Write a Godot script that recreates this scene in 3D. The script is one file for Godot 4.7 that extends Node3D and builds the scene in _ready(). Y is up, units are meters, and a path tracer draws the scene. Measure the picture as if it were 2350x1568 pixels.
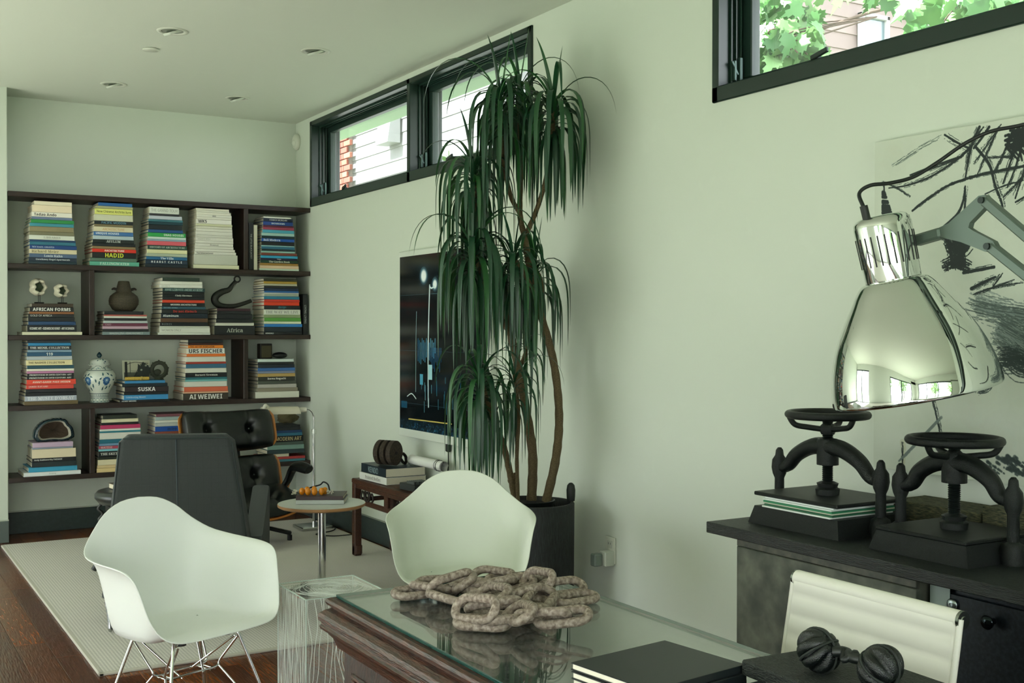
extends Node3D

# ---------------------------------------------------------------- geometry helper
class M:
	var v := PackedVector3Array()
	var n := PackedVector3Array()
	var u := PackedVector2Array()

	func tri(a: Vector3, b: Vector3, c: Vector3, na: Vector3, nb: Vector3, nc: Vector3, ua := Vector2.ZERO, ub := Vector2.ZERO, uc := Vector2.ZERO) -> void:
		if (b - a).cross(c - a).dot(na + nb + nc) > 0.0:
			v.append_array([a, c, b])
			n.append_array([na, nc, nb])
			u.append_array([ua, uc, ub])
		else:
			v.append_array([a, b, c])
			n.append_array([na, nb, nc])
			u.append_array([ua, ub, uc])

	func face(p: Array, nrm: Vector3, uv: Array = []) -> void:
		for i in range(1, p.size() - 1):
			if uv.is_empty():
				tri(p[0], p[i], p[i + 1], nrm, nrm, nrm)
			else:
				tri(p[0], p[i], p[i + 1], nrm, nrm, nrm, uv[0], uv[i], uv[i + 1])

	# box round centre c, size s, chamfer b, placed by t
	func box(c: Vector3, s: Vector3, b := 0.0, t := Transform3D()) -> void:
		var h := s * 0.5
		b = minf(b, minf(h.x, minf(h.y, h.z)) * 0.98)
		for ax in 3:
			var a1 := (ax + 1) % 3
			var a2 := (ax + 2) % 3
			for sg in [-1.0, 1.0]:
				var pts := []
				var uvs := []
				for k in [[-1.0, -1.0], [1.0, -1.0], [1.0, 1.0], [-1.0, 1.0]]:
					var p := Vector3.ZERO
					p[ax] = sg * h[ax]
					p[a1] = k[0] * (h[a1] - b)
					p[a2] = k[1] * (h[a2] - b)
					pts.append(t * (c + p))
					uvs.append(Vector2(k[0] * 0.5 + 0.5, k[1] * 0.5 + 0.5))
				var nn := Vector3.ZERO
				nn[ax] = sg
				face(pts, (t.basis * nn).normalized(), uvs)
		if b <= 0.0:
			return
		for ax in 3:
			var a1 := (ax + 1) % 3
			var a2 := (ax + 2) % 3
			for s1 in [-1.0, 1.0]:
				for s2 in [-1.0, 1.0]:
					var pts := []
					for k in [[0, -1.0], [0, 1.0], [1, 1.0], [1, -1.0]]:
						var p := Vector3.ZERO
						p[ax] = k[1] * (h[ax] - b)
						p[a1] = s1 * (h[a1] - (b if k[0] == 1 else 0.0))
						p[a2] = s2 * (h[a2] - (b if k[0] == 0 else 0.0))
						pts.append(t * (c + p))
					var nn := Vector3.ZERO
					nn[a1] = s1
					nn[a2] = s2
					face(pts, (t.basis * nn).normalized())
		for sx in [-1.0, 1.0]:
			for sy in [-1.0, 1.0]:
				for sz in [-1.0, 1.0]:
					var q := Vector3(sx * h.x, sy * h.y, sz * h.z)
					var w := Vector3(sx * b, sy * b, sz * b)
					face([t * (c + q - Vector3(0, w.y, w.z)), t * (c + q - Vector3(w.x, 0, w.z)), t * (c + q - Vector3(w.x, w.y, 0))], (t.basis * Vector3(sx, sy, sz)).normalized())

	func bar(a: Vector3, b: Vector3, w: float, d: float, bev := 0.0, up := Vector3.UP) -> void:
		var y := (b - a).normalized()
		var x := up.cross(y)
		if x.length() < 0.01:
			x = Vector3.RIGHT.cross(y)
		x = x.normalized()
		var z := x.cross(y)
		box(Vector3.ZERO, Vector3(w, a.distance_to(b), d), bev, Transform3D(Basis(x, y, z), (a + b) * 0.5))

	# rows x columns of points; smooth normals
	func grid(rows: Array, wrap_r := false, wrap_c := false, flip := false) -> void:
		var nr := rows.size()
		var nc: int = rows[0].size()
		var nn := []
		for i in nr:
			var line := PackedVector3Array()
			line.resize(nc)
			nn.append(line)
		var er := nr if wrap_r else nr - 1
		var ec := nc if wrap_c else nc - 1
		for i in er:
			for j in ec:
				var i2 := (i + 1) % nr
				var j2 := (j + 1) % nc
				var f: Vector3 = (rows[i2][j2] - rows[i][j]).cross(rows[i2][j] - rows[i][j2])
				if flip:
					f = -f
				nn[i][j] += f
				nn[i2][j] += f
				nn[i][j2] += f
				nn[i2][j2] += f
		for i in nr:
			for j in nc:
				nn[i][j] = nn[i][j].normalized() if nn[i][j].length() > 1e-12 else Vector3.UP
		for i in er:
			for j in ec:
				var i2 := (i + 1) % nr
				var j2 := (j + 1) % nc
				var ua := Vector2(float(j) / ec, float(i) / er)
				var ub := Vector2(float(j + 1) / ec, float(i) / er)
				var uc := Vector2(float(j + 1) / ec, float(i + 1) / er)
				var ud := Vector2(float(j) / ec, float(i + 1) / er)
				tri(rows[i][j], rows[i][j2], rows[i2][j2], nn[i][j], nn[i][j2], nn[i2][j2], ua, ub, uc)
				tri(rows[i][j], rows[i2][j2], rows[i2][j], nn[i][j], nn[i2][j2], nn[i2][j], ua, uc, ud)

	# round tube along pts; r a number or an array
	func tube(pts: Array, r, seg := 8, caps := true, closed := false, flat := 1.0) -> void:
		var rows := []
		var k := pts.size()
		var up := Vector3.UP
		var d0: Vector3 = (pts[1] - pts[0]).normalized()
		if absf(d0.dot(up)) > 0.95:
			up = Vector3.RIGHT
		for i in k:
			var a: Vector3 = pts[(i - 1 + k) % k] if closed or i > 0 else pts[0]
			var b: Vector3 = pts[(i + 1) % k] if closed or i < k - 1 else pts[k - 1]
			var d := (b - a).normalized()
			var x := up.cross(d).normalized()
			up = d.cross(x)
			var rr: float = r[i] if r is Array else r
			var row := PackedVector3Array()
			for j in seg:
				var an := TAU * j / seg
				row.append(pts[i] + x * cos(an) * rr + up * sin(an) * rr * flat)
			rows.append(row)
		grid(rows, closed, true, false)
		if caps and not closed:
			face(Array(rows[0]), -d0)
			face(Array(rows[k - 1]), (pts[k - 1] - pts[k - 2]).normalized())

	# profile of Vector2(radius, height) turned about y
	func lathe(prof: Array, seg := 32, t := Transform3D(), sharp := 0.6) -> void:
		var k := prof.size()
		var sn := []
		for i in k - 1:
			var d: Vector2 = (prof[i + 1] - prof[i])
			sn.append(Vector2(d.y, -d.x).normalized() if d.length() > 1e-9 else Vector2(0, 1))
		for i in k - 1:
			var na: Vector2 = sn[i]
			var nb: Vector2 = sn[i]
			if i > 0 and sn[i].dot(sn[i - 1]) > sharp:
				na = (sn[i] + sn[i - 1]).normalized()
			if i < k - 2 and sn[i].dot(sn[i + 1]) > sharp:
				nb = (sn[i] + sn[i + 1]).normalized()
			for j in seg:
				var a0 := TAU * j / seg
				var a1 := TAU * (j + 1) / seg
				var c0 := Vector3(cos(a0), 0, sin(a0))
				var c1 := Vector3(cos(a1), 0, sin(a1))
				var pa: Vector3 = t * (c0 * prof[i].x + Vector3.UP * prof[i].y)
				var pb: Vector3 = t * (c1 * prof[i].x + Vector3.UP * prof[i].y)
				var pc: Vector3 = t * (c1 * prof[i + 1].x + Vector3.UP * prof[i + 1].y)
				var pd: Vector3 = t * (c0 * prof[i + 1].x + Vector3.UP * prof[i + 1].y)
				var q0 := (t.basis * (c0 * na.x + Vector3.UP * na.y)).normalized()
				var q1 := (t.basis * (c1 * na.x + Vector3.UP * na.y)).normalized()
				var q2 := (t.basis * (c1 * nb.x + Vector3.UP * nb.y)).normalized()
				var q3 := (t.basis * (c0 * nb.x + Vector3.UP * nb.y)).normalized()
				var ua := Vector2(float(j) / seg, float(i) / (k - 1))
				var ub := Vector2(float(j + 1) / seg, float(i) / (k - 1))
				var uc := Vector2(float(j + 1) / seg, float(i + 1) / (k - 1))
				var ud := Vector2(float(j) / seg, float(i + 1) / (k - 1))
				if prof[i].x > 1e-6:
					tri(pa, pb, pc, q0, q1, q2, ua, ub, uc)
				if prof[i + 1].x > 1e-6:
					tri(pa, pc, pd, q0, q2, q3, ua, uc, ud)

	# outline (Vector2) pushed along z by depth, placed by t
	func prism(poly: PackedVector2Array, depth: float, t := Transform3D()) -> void:
		var id := Geometry2D.triangulate_polygon(poly)
		for s in [0.0, 1.0]:
			var nn := (t.basis * Vector3(0, 0, 1.0 if s > 0.5 else -1.0)).normalized()
			for i in range(0, id.size(), 3):
				var q := []
				for m in 3:
					q.append(t * Vector3(poly[id[i + m]].x, poly[id[i + m]].y, depth * s))
				face(q, nn)
		var area := 0.0
		for i in poly.size():
			area += poly[i].cross(poly[(i + 1) % poly.size()])
		for i in poly.size():
			var a := poly[i]
			var b := poly[(i + 1) % poly.size()]
			var e := (b - a).normalized()
			var o := Vector3(e.y, -e.x, 0) * (1.0 if area > 0 else -1.0)
			face([t * Vector3(a.x, a.y, 0), t * Vector3(b.x, b.y, 0), t * Vector3(b.x, b.y, depth), t * Vector3(a.x, a.y, depth)], (t.basis * o).normalized())

	func ball(c: Vector3, r: Vector3, seg := 12, rings := 8, t := Transform3D()) -> void:
		var rows := []
		for i in rings + 1:
			var a := PI * i / rings
			var row := PackedVector3Array()
			for j in seg:
				var b := TAU * j / seg
				row.append(t * (c + Vector3(sin(a) * cos(b) * r.x, cos(a) * r.y, sin(a) * sin(b) * r.z)))
			rows.append(row)
		grid(rows, false, true, true)

	func mesh() -> ArrayMesh:
		var a := []
		a.resize(Mesh.ARRAY_MAX)
		a[Mesh.ARRAY_VERTEX] = v
		a[Mesh.ARRAY_NORMAL] = n
		a[Mesh.ARRAY_TEX_UV] = u
		var m := ArrayMesh.new()
		m.add_surface_from_arrays(Mesh.PRIMITIVE_TRIANGLES, a)
		return m

# ---------------------------------------------------------------- scene helpers
var used := {}
var mats := {}
var rng := RandomNumberGenerator.new()

func put(called: String, shape, m: Material, parent: Node = null, at := Vector3.ZERO) -> MeshInstance3D:
	var o := MeshInstance3D.new()
	o.mesh = shape.mesh() if shape is M else shape
	o.material_override = m
	var host: Node = parent if parent else self
	if host == self:
		o.name = numbered(called)
	else:
		o.name = called
	o.position = at
	host.add_child(o, true)
	return o

func numbered(called: String) -> String:
	used[called] = used.get(called, -1) + 1
	return called if used[called] == 0 else "%s_%03d" % [called, used[called]]

func tag(o: Node, label: String, category := "", group := "", kind := "") -> Node:
	if label:
		o.set_meta("label", label)
	if category:
		o.set_meta("category", category)
	if group:
		o.set_meta("group", group)
	if kind:
		o.set_meta("kind", kind)
	return o

func thing(called: String, label: String, category: String, at := Vector3.ZERO, turn := 0.0, group := "") -> Node3D:
	var o := Node3D.new()
	o.name = numbered(called)
	o.position = at
	o.rotation.y = turn
	add_child(o)
	tag(o, label, category, group)
	return o

func struct(called: String, shape, m: Material, label := "") -> MeshInstance3D:
	var o := put(called, shape, m)
	tag(o, label, "", "", "structure")
	return o

func V(x: float, y: float, z: float) -> Vector3:
	return Vector3(x, y, z)

func facing(dir: Vector3) -> float:   # turn that points a thing's +z along dir
	return atan2(dir.x, dir.z)

func boxm(c: Vector3, s: Vector3, b := 0.0, t := Transform3D()) -> M:
	var m := M.new()
	m.box(c, s, b, t)
	return m

func spline(pts: Array, per := 6) -> Array:
	var out := []
	for i in pts.size() - 1:
		var p0 = pts[maxi(i - 1, 0)]
		var p1 = pts[i]
		var p2 = pts[i + 1]
		var p3 = pts[mini(i + 2, pts.size() - 1)]
		for k in per:
			var t := float(k) / per
			out.append(0.5 * (2.0 * p1 + (p2 - p0) * t + (2.0 * p0 - 5.0 * p1 + 4.0 * p2 - p3) * t * t + (3.0 * p1 - p0 - 3.0 * p2 + p3) * t * t * t))
	out.append(pts[pts.size() - 1])
	return out

func bez(a: Vector3, b: Vector3, c: Vector3, d: Vector3, t: float) -> Vector3:
	var s := 1.0 - t
	return a * s * s * s + b * 3.0 * s * s * t + c * 3.0 * s * t * t + d * t * t * t

# ---------------------------------------------------------------- materials
func mat(hex: String, rough := 0.6, metal := 0.0, spec := 0.5) -> StandardMaterial3D:
	var key := "%s %s %s %s" % [hex, rough, metal, spec]
	if not mats.has(key):
		var m := StandardMaterial3D.new()
		m.resource_name = "paint_" + hex
		m.albedo_color = Color(hex)
		m.roughness = rough
		m.metallic = metal
		m.metallic_specular = spec
		mats[key] = m
	return mats[key]

func noise_tex(freq: float, lo: String, hi: String, size := 512, octaves := 4, sd := 1, contrast := 1.0) -> NoiseTexture2D:
	var f := FastNoiseLite.new()
	f.noise_type = FastNoiseLite.TYPE_SIMPLEX_SMOOTH
	f.frequency = freq
	f.fractal_octaves = octaves
	f.seed = sd
	var t := NoiseTexture2D.new()
	t.width = size
	t.height = size
	t.seamless = true
	t.noise = f
	var g := Gradient.new()
	g.offsets = PackedFloat32Array([0.5 - 0.5 / contrast, 0.5 + 0.5 / contrast])
	g.colors = PackedColorArray([Color(lo), Color(hi)])
	t.color_ramp = g
	return t

# colour that wanders between two tones; grain: scale per axis (small along the grain)
func grainy(key: String, lo: String, hi: String, scale: Vector3, rough := 0.5, freq := 0.02, bump := 0.0, world := false, metal := 0.0, contrast := 1.4, spec := 0.5) -> StandardMaterial3D:
	if mats.has(key):
		return mats[key]
	var m := StandardMaterial3D.new()
	m.resource_name = key
	m.albedo_texture = noise_tex(freq, lo, hi, 512, 5, key.hash() % 1000, contrast)
	m.uv1_triplanar = true
	m.uv1_world_triplanar = world
	m.uv1_scale = scale
	m.roughness = rough
	m.metallic = metal
	m.metallic_specular = spec
	if bump > 0.0:
		m.heightmap_enabled = true
		m.heightmap_texture = noise_tex(freq * 2.0, "000000", "ffffff", 512, 4, 7)
		m.heightmap_scale = bump
	mats[key] = m
	return m

func image_mat(key: String, im: Image, rough := 0.6) -> StandardMaterial3D:
	var m := StandardMaterial3D.new()
	m.resource_name = key
	m.albedo_texture = ImageTexture.create_from_image(im)
	m.roughness = rough
	mats[key] = m
	return m

func glass(alpha := 0.04, tint := "ffffff") -> StandardMaterial3D:
	var key := "pane %s %s" % [alpha, tint]
	if not mats.has(key):
		var m := StandardMaterial3D.new()
		m.resource_name = "glass_pane"
		m.transparency = BaseMaterial3D.TRANSPARENCY_ALPHA
		m.albedo_color = Color(Color(tint), alpha)
		m.roughness = 0.0
		mats[key] = m
	return mats[key]

# soft brush on an image
func dab(im: Image, p: Vector2, r: float, col: Color, soft := 0.5) -> void:
	var w := im.get_width()
	var h := im.get_height()
	for y in range(maxi(0, int(p.y - r)), mini(h, int(p.y + r) + 2)):
		for x in range(maxi(0, int(p.x - r)), mini(w, int(p.x + r) + 2)):
			var d := Vector2(x, y).distance_to(p) / r
			if d < 1.0:
				var a := col.a * (1.0 - smoothstep(1.0 - soft, 1.0, d))
				var c := im.get_pixel(x, y)
				im.set_pixel(x, y, c.lerp(Color(col.r, col.g, col.b), a))

func stroke(im: Image, pts: Array, r0: float, r1: float, col: Color, soft := 0.4, dry := 0.0) -> void:
	var path := spline(pts, 12)
	for i in path.size() - 1:
		var a: Vector2 = path[i]
		var b: Vector2 = path[i + 1]
		var t := float(i) / (path.size() - 1)
		var r := lerpf(r0, r1, t)
		var steps := maxi(1, int(a.distance_to(b) / maxf(r * 0.45, 0.7)))
		for k in steps:
			if dry > 0.0 and rng.randf() < dry:
				continue
			dab(im, a.lerp(b, float(k) / steps), maxf(r, 0.8), col, soft)

# flat lettering on a face that looks along +z
var fonts := {}
func font(style: String) -> SystemFont:
	if not fonts.has(style):
		var f := SystemFont.new()
		f.font_names = PackedStringArray(["Droid Serif" if style == "s" else "Droid Sans"])
		f.font_weight = 700 if style in ["b", "s"] else 400
		fonts[style] = f
	return fonts[style]

func lettering(called: String, text: String, style: String, height: float, width: float, m: Material, parent: Node) -> MeshInstance3D:
	var t := TextMesh.new()
	t.text = text
	t.font = font(style)
	t.font_size = 24
	t.pixel_size = 0.01
	t.depth = 0.0
	t.curve_step = 2.0
	var box := t.get_aabb()
	var o := MeshInstance3D.new()
	o.name = called
	o.mesh = t
	o.material_override = m
	var s := height / maxf(box.size.y, 0.001)
	var sx := minf(s, width / maxf(box.size.x, 0.001))
	o.scale = Vector3(sx, s, 1.0)
	o.set_meta("wide", box.size.x * sx)
	o.set_meta("mid", Vector3(box.get_center().x * sx, box.get_center().y * s, 0))
	parent.add_child(o, true)
	return o

func _ready() -> void:
	rng.seed = 20240611
	camera_and_light()
	room()
	outdoors()
	bookcase()
	books()
	shelf_objects()
	floor_things()
	seats()
	tables()
	plant()
	wall_art()
	desk_group()
	credenza_group()
	giant_lamp()
	ceiling_things()

func camera_and_light() -> void:
	var cam := Camera3D.new()
	cam.name = "camera"
	cam.position = V(0, 1.38, 0)
	cam.rotation_degrees = V(-0.5814, -30.576, 0.0536)
	cam.fov = rad_to_deg(2.0 * atan(784.0 / 2622.93))
	cam.near = 0.05
	cam.far = 200.0
	cam.current = true
	add_child(cam)
	var env := Environment.new()
	env.background_mode = Environment.BG_SKY
	var sky := Sky.new()
	var sm := ProceduralSkyMaterial.new()
	sm.sky_top_color = Color("dde7f0")
	sm.sky_horizon_color = Color("f0f3f3")
	sm.sky_curve = 0.2
	sm.ground_bottom_color = Color("8b9084")
	sm.ground_horizon_color = Color("b9bdb2")
	sm.energy_multiplier = 1.0
	sky.sky_material = sm
	env.sky = sky
	env.background_energy_multiplier = 2.1
	env.tonemap_mode = Environment.TONE_MAPPER_LINEAR
	env.tonemap_exposure = 4.2
	env.sdfgi_enabled = true
	env.ssao_enabled = true
	env.ssil_enabled = true
	var sun := DirectionalLight3D.new()
	sun.name = "sun"
	sun.light_color = Color("eef3f3")
	sun.light_energy = 3.2
	sun.light_angular_distance = 1.5
	sun.sky_mode = DirectionalLight3D.SKY_MODE_LIGHT_ONLY
	sun.shadow_enabled = true
	sun.rotation_degrees = V(-42, -98, 0)   # from the garden side
	add_child(sun)
	var we := WorldEnvironment.new()
	we.name = "world_environment"
	we.environment = env
	add_child(we)

const W := 3.014      # face of the long wall
const ZF := -8.023    # front of the bookcase
const ZB := -8.336    # wall behind it
const CEIL := 2.945
const SILL := 2.283
const HEAD := 2.910

func wall_paint() -> StandardMaterial3D:
	return grainy("wall_paint", "ccd3c6", "cdd4c7", Vector3.ONE * 0.7, 0.75, 0.01, 0.0, true)

func frame_paint() -> StandardMaterial3D:
	return mat("10261f", 0.32)

func room() -> void:
	var wp := wall_paint()
	# long wall with the two clerestory openings
	var m := M.new()
	m.box(V(W + 0.1, SILL / 2 - 0.1, -2.9), V(0.2, SILL + 0.2, 11.2))
	m.box(V(W + 0.1, (HEAD + CEIL) / 2, -2.9), V(0.2, CEIL - HEAD, 11.2))
	for z in [[-8.5, -8.012], [-4.895, -3.522], [-0.5, 2.7]]:
		m.box(V(W + 0.1, (SILL + HEAD) / 2, (z[0] + z[1]) / 2), V(0.2, HEAD - SILL, z[1] - z[0]))
	struct("wall_right", m, wp)
	m = M.new()
	m.box(V(2.0, CEIL / 2, ZB - 0.1), V(2.4, CEIL + 0.2, 0.2))
	struct("wall_back", m, wp)
	m = M.new()
	m.box(V(-1.224, CEIL / 2, ZF - 0.2), V(4.354, CEIL + 0.1, 0.4), 0.004)
	struct("wall_left", m, wp)
	m = M.new()
	m.box(V(-0.1, CEIL + 0.12, -2.9), V(6.6, 0.24, 11.6))
	struct("ceiling", m, grainy("ceiling_paint", "cbd0c2", "ccd1c3", Vector3.ONE * 0.6, 0.8, 0.01, 0.0, true))
	# glazed garden side
	m = M.new()
	m.box(V(-3.3, 2.72, -2.9), V(0.2, 0.48, 11.2))
	m.box(V(-3.3, 1.3, 2.2), V(0.2, 2.8, 1.0))
	m.box(V(-3.3, 1.3, -8.1), V(0.2, 2.8, 0.4))
	struct("wall_garden", m, wp)
	m = M.new()
	m.box(V(-3.3, 1.24, -3.1), V(0.2, 2.48, 3.2))
	struct("wall_pier", m, wp)
	for k in 4:
		var z0: float = [-7.9, -6.3, -1.5, 0.1][k]
		var d := M.new()
		for s in [0.03, 1.57]:
			d.box(V(-3.25, 1.24, z0 + s), V(0.07, 2.48, 0.06), 0.004)
		for y in [0.04, 2.44]:
			d.box(V(-3.25, y, z0 + 0.8), V(0.07, 0.08, 1.48), 0.004)
		var dd := struct("door_%d" % (k + 1), d, frame_paint())
		put("glass_pane", boxm(V(-3.25, 1.24, z0 + 0.8), V(0.008, 2.32, 1.48)), glass(), dd)
	m = M.new()
	m.box(V(0, 0.1, 2.6), V(6.6, 0.5, 0.2))
	m.box(V(0, 2.75, 2.6), V(6.6, 0.42, 0.2))
	m.box(V(-2.95, 1.4, 2.6), V(0.7, 2.4, 0.2))
	m.box(V(2.75, 1.4, 2.6), V(1.1, 2.4, 0.2))
	struct("wall_front", m, wp)
	var fw := M.new()
	for x in [-2.58, -1.0, 0.6, 2.18]:
		fw.box(V(x, 1.445, 2.56), V(0.06, 2.19, 0.08), 0.004)
	for y in [0.37, 2.51]:
		fw.box(V(-0.2, y, 2.56), V(4.8, 0.06, 0.08), 0.004)
	var w3 := struct("window_3", fw, frame_paint())
	for x in [-1.79, -0.2, 1.39]:
		put("glass_pane", boxm(V(x, 1.44, 2.56), V(1.52, 2.1, 0.006)), glass(), w3)
	window("window_1", -8.012, -4.895, [-6.328])
	window("window_2", -3.522, -0.5, [-2.02])
	# skirting
	var sk := grainy("skirting_paint", "2e3a39", "364341", Vector3.ONE * 3.0, 0.42, 0.02, 0.0, true)
	struct("baseboard_right", boxm(V(W - 0.008, 0.073, -5.4), V(0.016, 0.146, 5.85), 0.003), sk)
	struct("baseboard_back", boxm(V(2.0, 0.073, ZB + 0.009), V(2.05, 0.146, 0.018), 0.003), sk)
	struct("baseboard_left", boxm(V(-1.13, 0.07, ZF + 0.008), V(4.17, 0.14, 0.016), 0.003), mat("59635f", 0.5))
	struct("trim_1", boxm(V(2.0, 0.15, ZB + 0.006), V(2.05, 0.008, 0.012), 0.002), mat("b9beb2", 0.5))
	struct("trim_2", boxm(V(-1.13, 0.144, ZF + 0.006), V(4.17, 0.008, 0.012), 0.002), mat("b9beb2", 0.5))
	struct("trim_3", boxm(V(W - 0.005, 0.15, -5.4), V(0.01, 0.008, 5.85), 0.002), mat("8a9187", 0.5))
	floor_boards()
	var pr := thing("wool_rug", "wide pale wool rug along the glazed garden doors", "rug", V(-1.75, 0.0, -3.0))
	put("pile", boxm(V(0, 0.008, 0), V(2.6, 0.016, 9.4), 0.004), grainy("pale_wool", "ddd8cc", "e9e5da", Vector3.ONE * 3.0, 0.95), pr)

func window(called: String, z0: float, z1: float, mull: Array) -> void:
	var fp := frame_paint()
	var m := M.new()
	var zc := (z0 + z1) / 2
	var zl := z1 - z0
	var xm := W + 0.1
	m.box(V(xm, SILL + 0.031, zc), V(0.224, 0.062, zl), 0.004)
	m.box(V(xm, HEAD - 0.017, zc), V(0.224, 0.034, zl), 0.004)
	m.box(V(xm, (SILL + HEAD) / 2, z0 + 0.019), V(0.224, HEAD - SILL, 0.038), 0.004)
	m.box(V(xm, (SILL + HEAD) / 2, z1 - 0.019), V(0.224, HEAD - SILL, 0.038), 0.004)
	for z in mull:
		m.box(V(xm, (SILL + HEAD) / 2, z), V(0.224, HEAD - SILL, 0.042), 0.004)
	var o := struct(called, m, fp)
	var edges := [z0 + 0.038]
	for z in mull:
		edges.append(z - 0.021)
		edges.append(z + 0.021)
	edges.append(z1 - 0.038)
	for k in range(0, edges.size(), 2):
		var a: float = edges[k]
		var b: float = edges[k + 1]
		var lo := SILL + 0.062
		var hi := HEAD - 0.034
		# ridges of the track in the reveal, then the sash
		var tr := M.new()
		for x in [0.05, 0.075, 0.1]:
			tr.box(V(W + x, (lo + hi) / 2, a + 0.006), V(0.006, hi - lo, 0.012), 0.001)
			tr.box(V(W + x, hi - 0.006, (a + b) / 2), V(0.006, 0.012, b - a), 0.001)
		put("track", tr, mat("1b332b", 0.3), o)
		var s := M.new()
		var sx := W + 0.138
		s.box(V(sx, lo + 0.022, (a + b) / 2), V(0.045, 0.044, b - a), 0.004)
		s.box(V(sx, hi - 0.022, (a + b) / 2), V(0.045, 0.044, b - a), 0.004)
		s.box(V(sx, (lo + hi) / 2, a + 0.026), V(0.045, hi - lo - 0.086, 0.052), 0.004)
		s.box(V(sx, (lo + hi) / 2, b - 0.026), V(0.045, hi - lo - 0.086, 0.052), 0.004)
		put("sash", s, mat("20342e", 0.4), o)
		put("glass_pane", boxm(V(sx, (lo + hi) / 2, (a + b) / 2), V(0.006, hi - lo - 0.08, b - a - 0.1)), glass(), o)
		var l := M.new()
		var zl2 := a + (b - a) * (0.34 if called == "window_2" else 0.32)
		l.box(V(W + 0.055, lo + 0.008, zl2), V(0.05, 0.016, 0.1), 0.004)
		l.bar(V(W + 0.03, lo + 0.02, zl2 - 0.03), V(W + 0.02, lo + 0.034, zl2 + 0.06), 0.012, 0.02, 0.003)
		l.box(V(W + 0.045, lo + 0.022, zl2 - 0.02), V(0.03, 0.02, 0.03), 0.004)
		put("latch", l, mat("3a4541", 0.35, 0.6), o)
		var h := M.new()
		h.box(V(W + 0.09, lo + 0.07, a + 0.012), V(0.016, 0.1, 0.024), 0.002)
		h.box(V(W + 0.06, lo + 0.065, a + 0.014), V(0.012, 0.08, 0.02), 0.002)
		h.bar(V(W + 0.045, lo + 0.1, a + 0.02), V(W + 0.075, lo + 0.05, a + 0.02), 0.006, 0.008, 0.001)
		put("hinge_arm", h, mat("39504a", 0.35, 0.4), o)

func floor_boards() -> void:
	var base := struct("floor", boxm(V(-0.1, -0.14, -2.9), V(6.6, 0.25, 11.4)), mat("24140d", 0.7))
	var tones := [["53290f", "7d4420"], ["44200e", "663416"], ["5f3317", "8a4f26"], ["4b260f", "723c18"]]
	var woods := []
	for k in 4:
		woods.append(grainy("floor_wood_%d" % k, tones[k][0], tones[k][1], V(5.0, 5.0, 0.5), 0.24, 0.02, 0.1, true, 0.0, 1.8))
	var rest := M.new()
	var wd := 0.127
	for r in 49:
		var x := -3.15 + wd * (r + 0.5)
		var z := 2.45 - rng.randf() * 0.9
		while z > -8.33:
			var l := rng.randf_range(0.7, 1.5)
			var z2 := maxf(z - l, -8.335)
			var b := boxm(V(x, -0.0075, (z + z2) / 2), V(wd - 0.0012, 0.015, z - z2 - 0.0012), 0.0012)
			if x > 0.25 and x < 2.05 and z < -3.4:
				put("plank", b, woods[rng.randi() % 4], base)
			else:
				rest.v.append_array(b.v)
				rest.n.append_array(b.n)
				rest.u.append_array(b.u)
			z = z2
	var o := put("planks", rest, woods[0], base)
	o.set_meta("kind", "stuff")

func leaf_shape(points: Array, size: float, fold := 0.12) -> M:
	var p := PackedVector2Array()
	for q in points:
		p.append(q * size)
	var m := M.new()
	m.prism(p, 0.0012, Transform3D(Basis(), V(0, 0, -0.0006)))
	for i in m.v.size():
		var w: Vector3 = m.v[i]
		m.v[i] = w + V(0, 0, absf(w.x) * fold - w.y * w.y * 0.8 / size)
	return m

func maple_points() -> Array:
	var half := [Vector2(0.03, 0.0), Vector2(0.16, -0.1), Vector2(0.2, 0.02), Vector2(0.42, 0.06), Vector2(0.36, 0.18), Vector2(0.5, 0.36), Vector2(0.36, 0.38), Vector2(0.42, 0.56), Vector2(0.28, 0.48), Vector2(0.16, 0.52), Vector2(0.2, 0.72), Vector2(0.1, 0.72)]
	var out := []
	for q in half:
		out.append(q)
	out.append(Vector2(0, 0.98))
	for k in range(half.size() - 1, -1, -1):
		out.append(Vector2(-half[k].x, half[k].y))
	return out

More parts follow.
